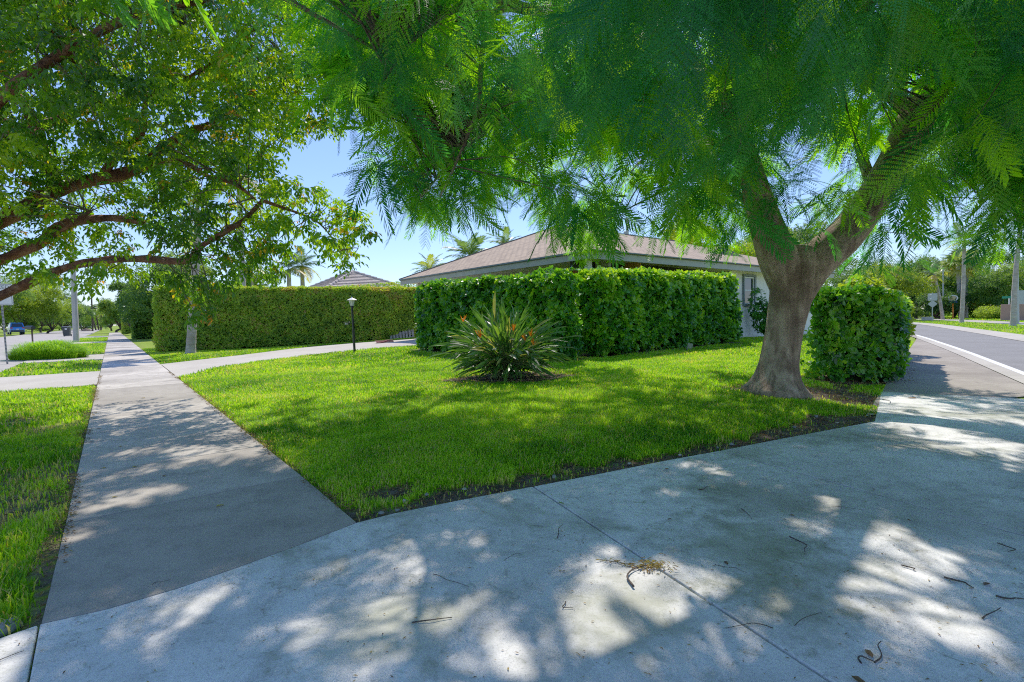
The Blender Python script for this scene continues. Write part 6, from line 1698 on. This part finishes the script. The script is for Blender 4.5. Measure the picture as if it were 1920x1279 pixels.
# road signs at the right
q = gp(1748, 602); Yq = q[1]; sg = thing('warning_sign', 'diamond sign below a square plate on one post, both seen from behind', 'road sign', q)
mb = MB(); mb.tube([q, at(1748.5, 549, Yq)], .035, n=8); mb.build('post', MT['signgrey'], sg)
Rv = facing(np.array([-.75, -1, 0])); pxm = Yq / F
rect_plate(at(1748.5, 557, Yq) + Rv[:, 2] * .05, Rv, 14 * pxm, 13.5 * pxm, .05).build('square_panel', MT['signgrey'], sg)
c45 = math.cos(PI / 4); Rd = np.stack([(Rv[:, 0] + Rv[:, 1]) * c45, (Rv[:, 1] - Rv[:, 0]) * c45, Rv[:, 2]], 1)
rect_plate(at(1748.5, 570, Yq) + Rv[:, 2] * .05, Rd, 10 * pxm, 10 * pxm, .05).build('diamond_panel', MT['signgrey'], sg)
for dx in (-4.5, 4.5):
    for py in (552.5, 560.5): bl_ = MB(); bl_.box(at(1748.5 + dx * .8, py, Yq) + Rv[:, 2] * .06, 3.2 * pxm, .02, 1.6 * pxm); bl_.build('bracket', MT['signwhite'], sg)
q = gp(1787, 598); Yq = q[1]; sg = thing('round_sign', 'round cream and gold sign above a small blue plate on an orange brown post', 'sign', q); pxm = Yq / F
mb = MB(); mb.tube([q, at(1787, 566, Yq)], .06, n=8); mb.build('post', MT['signorange'], sg)
Rv = facing(np.array([-.8, -1, 0]))
def disc(c, Rm, r, mat, nm, th=.03, sy=.8):
    mb = MB(); mb.prism([c + Rm @ np.array([r * math.cos(a), r * sy * math.sin(a), -th / 2]) for a in np.linspace(0, 2 * PI, 28, endpoint=False)], Rm @ np.array([0, 0, th])); return mb.build(nm, mat, sg)
cq = at(1787, 559, Yq)
disc(cq, Rv, 7.2 * pxm, MT['signwhite'], 'panel'); disc(cq + Rv[:, 2] * .02, Rv, 5.6 * pxm, MT['winframe'], 'ring'); disc(cq + Rv[:, 2] * .04, Rv, 4.6 * pxm, MT['signgold'], 'emblem')
rect_plate(at(1787, 566.5, Yq) + Rv[:, 2] * .06, Rv, 12 * pxm, 3 * pxm, .03).build('small_panel', MT['signblue'], sg)
q = gp(1826, 592); Yq = 66.; q = np.array([*at(1826, 590, Yq)[:2], 0]); sg = thing('orange_sign', 'small orange sign on a thin stake under the dark trees', 'sign', q); mb = MB(); mb.tube([q, at(1826, 575, Yq)], .03, n=6); mb.build('post', MT['dark_bark'], sg); rect_plate(at(1826, 570.5, Yq), facing(np.array([-.8, -1, 0])), .42, .46, .03).build('panel', MT['signorange'], sg)
q = gp(1891.5, 601); Yq = q[1]; sg = thing('street_name_sign', 'green street name sign on a white post in front of the pink wall', 'street sign', q); pxm = Yq / F
mb = MB(); mb.tube([q, at(1892, 558, Yq)], .045, n=8); mb.build('post', MT['signwhite'], sg); Rv = facing(np.array([-.45, -1, 0])); rect_plate(at(1892, 557.5, Yq) + Rv[:, 2] * .06, Rv, 21 * pxm, 4 * pxm, .02).build('panel', MT['signgreen'], sg)
# pink wall and the concrete seat block
q0, q1 = at(1876, 601, 50), at(2050, 606, 46); q0[2] = q1[2] = 0; hw = at(1876, 571, 50)[2]; dv_ = (q1 - q0) / np.linalg.norm(q1 - q0)
mb = MB(); mb.box((q0 + q1) / 2 + [0, 0, hw / 2], np.linalg.norm(q1 - q0), .2, hw, np.stack([dv_, np.cross([0, 0, 1], dv_), [0, 0, 1]], 1)); w_o = mb.build('garden_wall', MT['pinkwall'], bevel=.02); tag(w_o, 'pinkish brown stucco garden wall at the right edge beyond the road', 'wall')
q2 = at(1906, 560, 53); mb = MB(); mb.box(np.array([q2[0] + 3, q2[1], 1.7]), 7, .2, 3.4 * .78); tag(mb.build('grey_fence', MT['signgrey']), 'grey panel fence rising behind the pink wall', 'fence')
q = gp(1739, 601); mb = MB(); mb.box(q + [0, 0, .2], 1.0, .5, .4); tag(mb.build('concrete_bench', MT['curb'], bevel=.03), 'plain pale concrete block at the tip of the grass strip left of the sign post', 'block')
# lamp posts carrying blue banners
for (px, yb, y0, y1, bx, lab) in ((1769, 598, 508, 524, 1754, 'grey street light post with a dark blue banner beside the leaning palm'), (1908, 609, 470, 512, 1903, 'grey post with a dark blue banner near the right edge behind the leaning palm')):
    q = gp(px, yb); Yq = q[1] + .6; q = np.array([*at(px, yb, Yq)[:2], 0]); t = thing('banner_post', lab, 'banner post', q); mb = MB(); mb.tube([q, at(px - 1, y0 - 6, Yq)], [.1, .07], n=10); mb.build('pole', MT['signgrey'], t)
    c_ = at(bx, (y0 + y1) / 2, Yq) if px < 1800 else at(bx, 486, Yq); pxm = Yq / F; hb = 14 * pxm; mb = MB(); mb.box(c_, 5.5 * pxm, .02, hb); mb.build('banner', MT['signblue'], t)
    ar = MB(); ar.tube([c_ + [-.1, 0, hb / 2], np.array([at(px, 500, Yq)[0], Yq, c_[2] + hb / 2])], .02, n=5); ar.build('bracket', MT['signgrey'], t); ar = MB(); ar.tube([c_ + [-.1, 0, -hb / 2], np.array([at(px, 500, Yq)[0], Yq, c_[2] - hb / 2])], .02, n=5); ar.build('bracket', MT['signgrey'], t)

# ================================================================== bins and vehicles
MT['bin'] = simple('bin_plastic', (.035, .04, .045, 1), .55, nscale=6, var=.2, bump=0)
MT['tyre'] = simple('tyre', (.012, .012, .012, 1), .9, nscale=12, var=.2, bump=0)
MT['rim'] = simple('alloy_rim', (.45, .45, .46, 1), .35, .8, nscale=12, var=.1, bump=0)
MT['lens'] = simple('red_lens', (.4, .02, .015, 1), .3, nscale=5, var=.1, bump=0)
def carpaint(name, col):
    m, n, p, o = newmat(name); p.inputs['Base Color'].default_value = col; p.inputs['Roughness'].default_value = .28; p.inputs['Metallic'].default_value = .25; p.inputs['Coat Weight'].default_value = .6; p.inputs['Coat Roughness'].default_value = .08; return m
def wheelie_bin(label, px, py, ytop, rz):
    q = gp(px, py); h_ = at(px, ytop, q[1])[2]; t = thing('wheelie_bin', label, 'bin', q, 'wheelie bins'); R_ = np.array(Matrix.Rotation(rz, 3, 'Z')); s = h_
    lo_, hi_ = [np.array([a * .24, b_ * .24, .05]) for a, b_ in ((-1, -1), (1, -1), (1, 1), (-1, 1))], [np.array([a * .31, b_ * .33, .88]) for a, b_ in ((-1, -1), (1, -1), (1, 1), (-1, 1))]
    mb = MB(); mb.add([q + R_ @ v_ * s for v_ in lo_ + hi_], [[3, 2, 1, 0], [4, 5, 6, 7]] + [[i, (i + 1) % 4, 4 + (i + 1) % 4, 4 + i] for i in range(4)]); mb.build('body', MT['bin'], t, bevel=.02)
    mb = MB(); mb.prism([q + R_ @ np.array(v_) * s for v_ in ((-.33, -.36, .89), (-.33, .38, .89), (-.33, .38, .95), (-.33, 0, 1.0), (-.33, -.34, .95))], R_ @ np.array([.66 * s, 0, 0])); mb.build('lid', MT['bin'], t)
    for sg_ in (-1, 1):
        mb = MB(); c_ = q + R_ @ np.array([sg_ * .27, .25, .13]) * s; mb.tube([c_ - R_[:, 0] * .03, c_ + R_[:, 0] * .03], .13 * s, n=14); mb.build('wheel', MT['tyre'], t)
    mb = MB(); mb.prism([q + R_ @ np.array([.1 * math.cos(a), -.325 + .0, .74 + .07 * math.sin(a)]) * s for a in np.linspace(0, 6.28, 14, endpoint=False)], R_ @ np.array([0, -.012, 0])); mb.build('emblem', MT['signwhite'], t)
    return t
wheelie_bin('dark wheelie bin with a round white emblem at the street edge beside the utility pole', 126, 631, 612, .5)
wheelie_bin('small dark bin across the street at the far kerb', 105, 616, 609, .2)

def car(name, label, c, fwd, L_, wd, h, paint, kind='suv', group=None):
    fwd = np.array([*fwd[:2], 0.0]); fwd /= np.linalg.norm(fwd); sd_ = np.array([fwd[1], -fwd[0], 0]); c = np.asarray(c, float)
    t = thing(name, label, 'car' if kind != 'truck' else 'truck', c, group)
    P = lambda x, y, z: c + fwd * x + sd_ * y + np.array([0, 0, z])
    k = h
    if kind == 'truck':
        low = [(-.5, .32), (-.5, .62), (-.02, .64), (.16, .64), (.44, .6), (.5, .5), (.5, .28)]; cab = [(-.06, .62), (-.02, .98), (.1, 1.0), (.17, .97), (.27, .64)]
    elif kind == 'sedan':
        low = [(-.5, .3), (-.495, .6), (-.46, .66), (.2, .66), (.46, .56), (.5, .42), (.49, .2), (-.48, .2)]; cab = [(-.40, .65), (-.24, .97), (-.1, 1.0), (.04, .98), (.22, .64)]
    else:
        low = [(-.5, .3), (-.5, .52), (-.485, .62), (.18, .62), (.44, .55), (.5, .42), (.49, .2), (-.48, .2)]; cab = [(-.475, .6), (-.41, .95), (-.30, 1.0), (.0, .99), (.08, .96), (.25, .6)]
    if kind == 'truck': low.append((-.5, .32)); low = low[:-1]
    mb = MB(); mb.prism([P(x * L_, -wd / 2, z * k) for x, z in low], sd_ * wd)
    cc_ = [P(x * L_, -wd * .41, z * k) for x, z in cab]; n0 = len(cc_)
    top_in = .44
    def cabpts(s): return [P(x * L_, s * wd * (.49 if z < .7 else .40), z * k) for x, z in cab]
    a_, b_ = cabpts(-1), cabpts(1); mb.add(a_ + b_, [list(range(n0))[::-1], list(range(n0, 2 * n0))] + [[i, (i + 1) % n0, n0 + (i + 1) % n0, n0 + i] for i in range(n0)])
    mb.build('body', paint, t, bevel=.05)
    # glass
    def inset(pts, f): m_ = sum(pts) / len(pts); return [m_ + (p_ - m_) * f for p_ in pts]
    for s in (-1, 1):
        g_ = MB(); pts = inset(cabpts(s), .8); g_.prism([q_ + sd_ * s * .004 for q_ in pts], sd_ * s * .02); g_.build('side_window', MT['glass'], t)
    for (i, j, nm, d_) in ((0, 1, 'rear_window', -1), (n0 - 2, n0 - 1, 'windscreen', 1)):
        pts = inset([a_[i], b_[i], b_[j], a_[j]], .84); g_ = MB(); g_.prism([q_ + fwd * d_ * .005 for q_ in pts], fwd * d_ * .02 + np.array([0, 0, .012])); g_.build(nm, MT['glass'], t)
    rw = .21 * h if kind != 'sedan' else .22 * h
    for x in (-.31, .31):
        for s in (-1, 1):
            w1 = MB(); cw = P(x * L_, s * (wd / 2 - .1), rw); w1.tube([cw - sd_ * s * .1, cw + sd_ * s * .115], rw, n=18); wh = w1.build('wheel', MT['tyre'], t)
            w2 = MB(); w2.tube([cw + sd_ * s * .116, cw + sd_ * s * .125], rw * .62, n=14); w2.build('rim', MT['rim'], wh)
    for s in (-1, 1):
        l1 = MB(); l1.box(P(-.497 * L_, s * wd * .4, .56 * k), .06, wd * .16, .1 * k, np.stack([fwd, sd_, [0, 0, 1]], 1)); l1.build('taillight', MT['lens'], t)
        l2 = MB(); l2.box(P(.475 * L_, s * wd * .38, .5 * k), .07, wd * .18, .07 * k, np.stack([fwd, sd_, [0, 0, 1]], 1)); l2.build('headlight', MT['rim'], t)
    bp_ = MB(); bp_.box(P(-.502 * L_, 0, .3 * k), .06, wd * .92, .16 * k, np.stack([fwd, sd_, [0, 0, 1]], 1)); bp_.build('bumper', MT['bin'], t)
    pl_ = MB(); pl_.box(P(-.505 * L_, 0, .45 * k), .04, .32, .13, np.stack([fwd, sd_, [0, 0, 1]], 1)); pl_.build('number_plate', MT['signwhite'], t)
    return t
q = gp(30, 627.5); car('parked_car', 'bright blue hatchback parked on the street at the far left', q, np.array([-.75, .62, 0]), 4.2, 1.85, at(30, 605, q[1])[2], carpaint('blue_paint', (.01, .2, .75, 1)), 'suv', None)
q = gp(146, 619.5); car('parked_truck', 'white pickup seen from behind beside the utility pole far down the street', q, A3, 5.4, 2.0, min(2.2, at(150, 600, q[1])[2] + .2), carpaint('white_paint', (.7, .7, .7, 1)), 'truck', 'vehicles far down the street')
q = gp(120, 617); car('parked_car', 'small pale car across the street behind the bins', q, -A3, 4.3, 1.8, 1.6, carpaint('silver_paint', (.4, .48, .52, 1)), 'sedan', 'vehicles far down the street')
q = gp(166, 617.5); car('parked_van', 'pale blue vehicle right of the white pickup', q, A3, 4.8, 1.95, 2.0, carpaint('pale_blue_paint', (.45, .58, .68, 1)), 'suv', 'vehicles far down the street')
q = gp(198, 615.5); car('parked_car', 'dark car beyond the street-side palms', q, np.array([-.9, .3, 0]), 4.5, 1.85, 1.7, carpaint('dark_paint', (.02, .03, .06, 1)), 'suv', 'vehicles far down the street')
q = gp(161, 621); rock('soil_heap', np.array([*q[:2], -.3]), 1.0, 'brown heap of soil or mulch at the kerb below the pickup', None, simple('heap', (.2, .14, .1, 1), .95, nscale=5, var=.4, bump=.4), .6)
bpy.context.scene.objects['soil_heap']['category'] = 'heap'

# ================================================================== litter
MT['stick'] = simple('dead_twig', (.07, .05, .038, 1), .9, nscale=30, var=.5)
def twig(px0, py0, px1, py1, r, label, bend=.02, grp='fallen twigs on the plaza'):
    a, b = gp(px0, py0), gp(px1, py1); mid = (a + b) / 2 + np.array([RNG.normal(0, bend), RNG.normal(0, bend), .004]); a[2] = b[2] = r * .8 + .003; mid[2] = r + .006
    mb = MB(); P = cr_spline([a, (a + mid) / 2 + RNG.normal(0, bend * .25, 3) * [1, 1, 0], mid, (b + mid) / 2 + RNG.normal(0, bend * .25, 3) * [1, 1, 0], b], 4); mb.tube(P, np.linspace(r, r * .5, len(P)), n=5)
    return tag(mb.build('twig', MT['stick'], smooth=True), label, 'twig', grp)
TW = [(772, 1170, 848, 1160, .0035, 'thin straight twig in the bright patch at the bottom centre'), (812, 1078, 880, 1102, .002, 'thin curved twig left of the long joint, near the middle of the plaza'), (1480, 1008, 1510, 1038, .004, 'dark short twig right of the green stained patch'), (1310, 920, 1328, 914, .005, 'stubby dark twig just above the plaza centre'), (1770, 1085, 1825, 1105, .005, 'long dark twig at the right side of the plaza'), (1690, 1062, 1712, 1070, .004, 'short twig left of the long dark one at the right'), (1868, 1120, 1920, 1126, .005, 'thick dark twig touching the right edge'), (1842, 1162, 1876, 1142, .0035, 'curved twig below the thick one at the right edge'), (1640, 1245, 1652, 1205, .0035, 'hooked twig near the bottom right'), (1615, 1246, 1640, 1244, .004, 'short twig beside the hooked one at the bottom right'), (1450, 1180, 1360, 1180, .0022, 'long fine curved twig left of the bottom right'), (1490, 1175, 1540, 1150, .002, 'fine arc-shaped twig by the long joint near the bottom'), (0, 1248, 45, 1222, .0025, 'thin twig on the small slab at the bottom left corner'), (1045, 1010, 1055, 985, .003, 'small upright twig left of the long joint at its upper end'), (285, 1098, 320, 1088, .0015, 'hair-thin twig near the lower edge of the old sidewalk slab'), (1655, 690 + 60, 1668, 757, .005, 'short twig near the corner of the mulch bed'), (1390, 955, 1410, 975, .003, 'fine dark twig in the shade at the plaza centre right'), (1870, 1020, 1890, 1036, .0035, 'short twig near the far joint at the right'), (945, 1052, 975, 1040, .0016, 'thin pale twig left of the sunny patch'), (1060, 1130, 1075, 1142, .003, 'short dark twig below the dried frond'), (1340, 1060, 1400, 1075, .0018, 'fine twig right of the dried frond'), (1560, 950, 1620, 958, .0016, 'fine straight twig in the shaded right half')]
for tw in TW: twig(*tw)
# fallen leaves on the walk
MT['dryleaf'] = leafmat('dry_leaf', [(0, (.10, .05, .03, 1)), (.5, (.28, .17, .06, 1)), (.8, (.42, .34, .06, 1)), (1, (.2, .28, .05, 1))], .2, .6, .3)
FLV = leaf_proto(1, .5, .12, .1, .9)
def fallen(px, py, s, v_, label, grp):
    p_ = G(px, py) + [0, 0, .006]; Rm = np.array(Matrix.Rotation(RNG.uniform(0, 6.28), 3, 'Z')); V = (FLV[0] * s) @ Rm.T + p_; V[:, 2] = np.maximum(V[:, 2], p_[2])
    o_ = nmesh('fallen_leaf', V, [FLV[1]], MT['dryleaf'], v=np.full(len(V), v_)); return tag(o_, label, 'leaf', grp)
for (px, py, s, v_, lab) in ((404, 952, .06, .8, 'yellow leaf lying in the shade in the middle of the near sidewalk slab'), (247, 878, .05, .75, 'yellow leaf just above the near joint of the sidewalk'), (308, 892, .05, .3, 'brown leaf right of the yellow one above the near joint'), (209, 935, .045, .7, 'small yellow leaf in the sunny part of the sidewalk'), (143, 943, .05, .2, 'brown leaf near the left edge of the near sunny slab'), (145, 965, .04, .25, 'second brown leaf near the left edge of the near sunny slab'), (200, 878, .05, .7, 'yellowish leaf at the left side of the dappled sidewalk'), (222, 838, .05, .6, 'leaf in the dappled middle of the sidewalk'), (190, 804, .06, .5, 'leaf near the left sidewalk edge in the dappled part'), (272, 747, .08, .7, 'yellow leaf at the stained dark slab'), (140, 845, .07, .35, 'curled brown leaf on the left verge edge'), (224, 800, .05, .75, 'small yellow leaf right of the left sidewalk edge, further up')): fallen(px, py, s, v_, lab, 'fallen leaves on the sidewalk')
for (px, py, s, v_, lab) in ((1045, 945, .05, 1, 'fresh green sprig lying on the upper end of the long joint'), (1358, 1054, .04, .05, 'dark leaf above the lit wedge on the plaza'), (1260, 975, .03, .1, 'dark crumb left of the bright plaza patch'), (1490, 970, .04, .1, 'dark leaf in the shade right of the plaza centre'), (1622, 1220, .05, .15, 'large curled brown leaf near the bottom right twigs'), (1595, 1270, .06, .15, 'brown leaf at the bottom edge right of the long joint'), (1845, 1100, .05, .1, 'dark leaf near the thick twig at the right'), (1720, 748, .12, .2, 'curled brown pod leaf where the two walks meet'), (1255, 880, .05, .3, 'brown leaf at the edge of the mulch strip'), (1700, 975, .03, .1, 'dark leaf above the far joint'), (905, 962, .02, .2, 'tiny brown leaf at the plaza edge left')): fallen(px, py, s, v_, lab, 'fallen leaves on the plaza')
# the dried frond on the joint
q = gp(1215, 1072); df_o = thing('dried_frond', 'dry curled frond with straw coloured leaflets lying across the plaza joint', 'dead frond', q)
mb = MB(); P = cr_spline([gp(1125, 1052), gp(1165, 1058), gp(1210, 1068), gp(1242, 1062)], 4); P[:, 2] = .008; mb.tube(P, np.linspace(.0015, .003, len(P)), n=5); P2 = cr_spline([gp(1188, 1104), gp(1176, 1085), gp(1190, 1070), gp(1225, 1062)], 4); P2[:, 2] = .012; mb.tube(P2, np.linspace(.006, .003, len(P2)), n=6); mb.build('stalk', MT['stick'], df_o, smooth=True)
nl = 150; t_ = RNG.random(nl); pp_ = np.stack([np.interp(t_, np.linspace(0, 1, len(P)), P[:, j]) for j in range(3)], 1); pp_[nl // 3:] = gp(1222, 1066) + np.column_stack([RNG.normal(0, .05, nl - nl // 3), RNG.normal(0, .03, nl - nl // 3), RNG.uniform(.004, .03, nl - nl // 3)])
a = RNG.uniform(0, 6.28, nl); V, Fl, vv = spread(*leaf_lite(.035, .006, .002, .004), frames_x(np.stack([np.cos(a), np.sin(a), RNG.uniform(-.1, .4, nl)], 1), np.tile([0, 0, 1.], (nl, 1))), pp_, RNG.uniform(.6, 1.3, nl), RNG.uniform(.4, .85, nl)); tag(nmesh('leaflets', V, [Fl], MT['dryleaf'], df_o, v=vv), kind='stuff')
# tiny leaflets shed by the tree, drifted over the concrete
nl = 16000; x = RNG.uniform(-3.2, 9.5, nl); y = RNG.uniform(1.6, 9.5, nl); jl = np.minimum(segdist(x, y, [gp(1000, 912), gp(1560, 1279)]), np.minimum(segdist(x, y, [gp(1350, 845), gp(1920, 1004)]), segdist(x, y, PEDGE)))
k = inpoly(x, y, PL2) & (RNG.random(nl) < .18 + .5 * (fbm(x, y, 71, .8) > .52) + .9 * np.exp(-jl / .06)); x, y = x[k], y[k]; a = RNG.uniform(0, 6.28, len(x))
V, Fl, vv = spread(*leaf_lite(1, .32, .04, .02), frames_x(np.stack([np.cos(a), np.sin(a), RNG.uniform(-.05, .15, len(x))], 1), np.tile([0, 0, 1.], (len(x), 1))), np.stack([x, y, 0 * x + .004], 1), RNG.uniform(.008, .024, len(x)), RNG.uniform(0, .75, len(x)))
tag(nmesh('leaflet_litter', V, [Fl], MT['dryleaf'], v=vv), 'tiny shed leaflets and crumbs scattered over the pale plaza concrete', 'litter', kind='stuff')
# mulch chips and dry bits in the bare soil strips
def chips(n_, reg, z_, smin, smax):
    x = RNG.uniform(reg[0], reg[1], n_); y = RNG.uniform(reg[2], reg[3], n_); d = dirt(x, y); k = (d > .4) & in_view(x, y) & ~inpoly(x, y, PL2); s_, t__ = st(x, y); k &= ~((s_ > 0) & (s_ < SW)); x, y = x[k], y[k]
    a = RNG.uniform(0, 6.28, len(x)); p_ = np.stack([x, y, gz(x, y) - .012 + z_], 1)
    return spread(*leaf_lite(1, .3, .15, .05), frames_x(np.stack([np.cos(a), np.sin(a), RNG.uniform(-.15, .35, len(x))], 1), np.tile([0, 0, 1.], (len(x), 1)) + RNG.normal(0, .3, (len(x), 3))), p_, RNG.uniform(smin, smax, len(x)), np.where(RNG.random(len(x)) < .75, RNG.uniform(0, .3, len(x)), RNG.uniform(.3, .7, len(x))))
def edge_chips(n_):
    s = np.where(RNG.random(n_) < .5, RNG.uniform(-.10, .05, n_), SW + RNG.uniform(-.05, .10, n_)); t = RNG.uniform(0, 14, n_) ** 1.0; q = L0[None] + B2 * s[:, None] + A2 * t[:, None]
    k = (fbm(q[:, 0], q[:, 1], 91, 1.5) > .45) & ~inpoly(q[:, 0], q[:, 1], PL2) & ~inpoly(q[:, 0], q[:, 1], DR2) & ~inpoly(q[:, 0], q[:, 1], APR); q = q[k]; a = RNG.uniform(0, 6.28, len(q))
    return spread(*leaf_lite(1, .3, .15, .05), frames_x(np.stack([np.cos(a), np.sin(a), RNG.uniform(-.05, .3, len(q))], 1), np.tile([0, 0, 1.], (len(q), 1)) + RNG.normal(0, .25, (len(q), 3))), np.column_stack([q, np.full(len(q), .008)]), RNG.uniform(.012, .035, len(q)), np.where(RNG.random(len(q)) < .6, RNG.uniform(0, .3, len(q)), RNG.uniform(.3, .8, len(q))))
V, Fl, vv = merge([edge_chips(7000), chips(60000, (-2, 6.8, 2.6, 9.5), .0, .015, .05), chips(30000, (-9, -1, 1.5, 13), 0, .015, .05), chips(20000, (-2, 10, 9, 20), 0, .03, .07)])
tag(nmesh('mulch_litter', V, Fl, MT['dryleaf'], v=vv), 'brown mulch chips and dry leaf bits on the bare soil edges', 'mulch', kind='stuff')
for k in range(16):
    px, py = ((760, 938), (745, 955), (800, 925), (870, 915), (1345, 838), (1372, 832), (1180, 868), (1490, 800), (1530, 780), (1570, 792), (1600, 770), (1465, 735), (1473, 742), (715, 960), (1040, 893), (1275, 852))[k]
    rock('stone', G(px, py) - [0, 0, .012], float(RNG.uniform(.012, .022)), ('small pale stone in the bare soil at the near lawn corner', 'small stone in the mulch strip along the plaza edge', 'small stone near the foot of the big tree')[0 if px < 900 and px != 870 else 2 if py < 745 else 1], 'small stones at the lawn edge', MT['rock'] if k % 3 else MT['curb'])
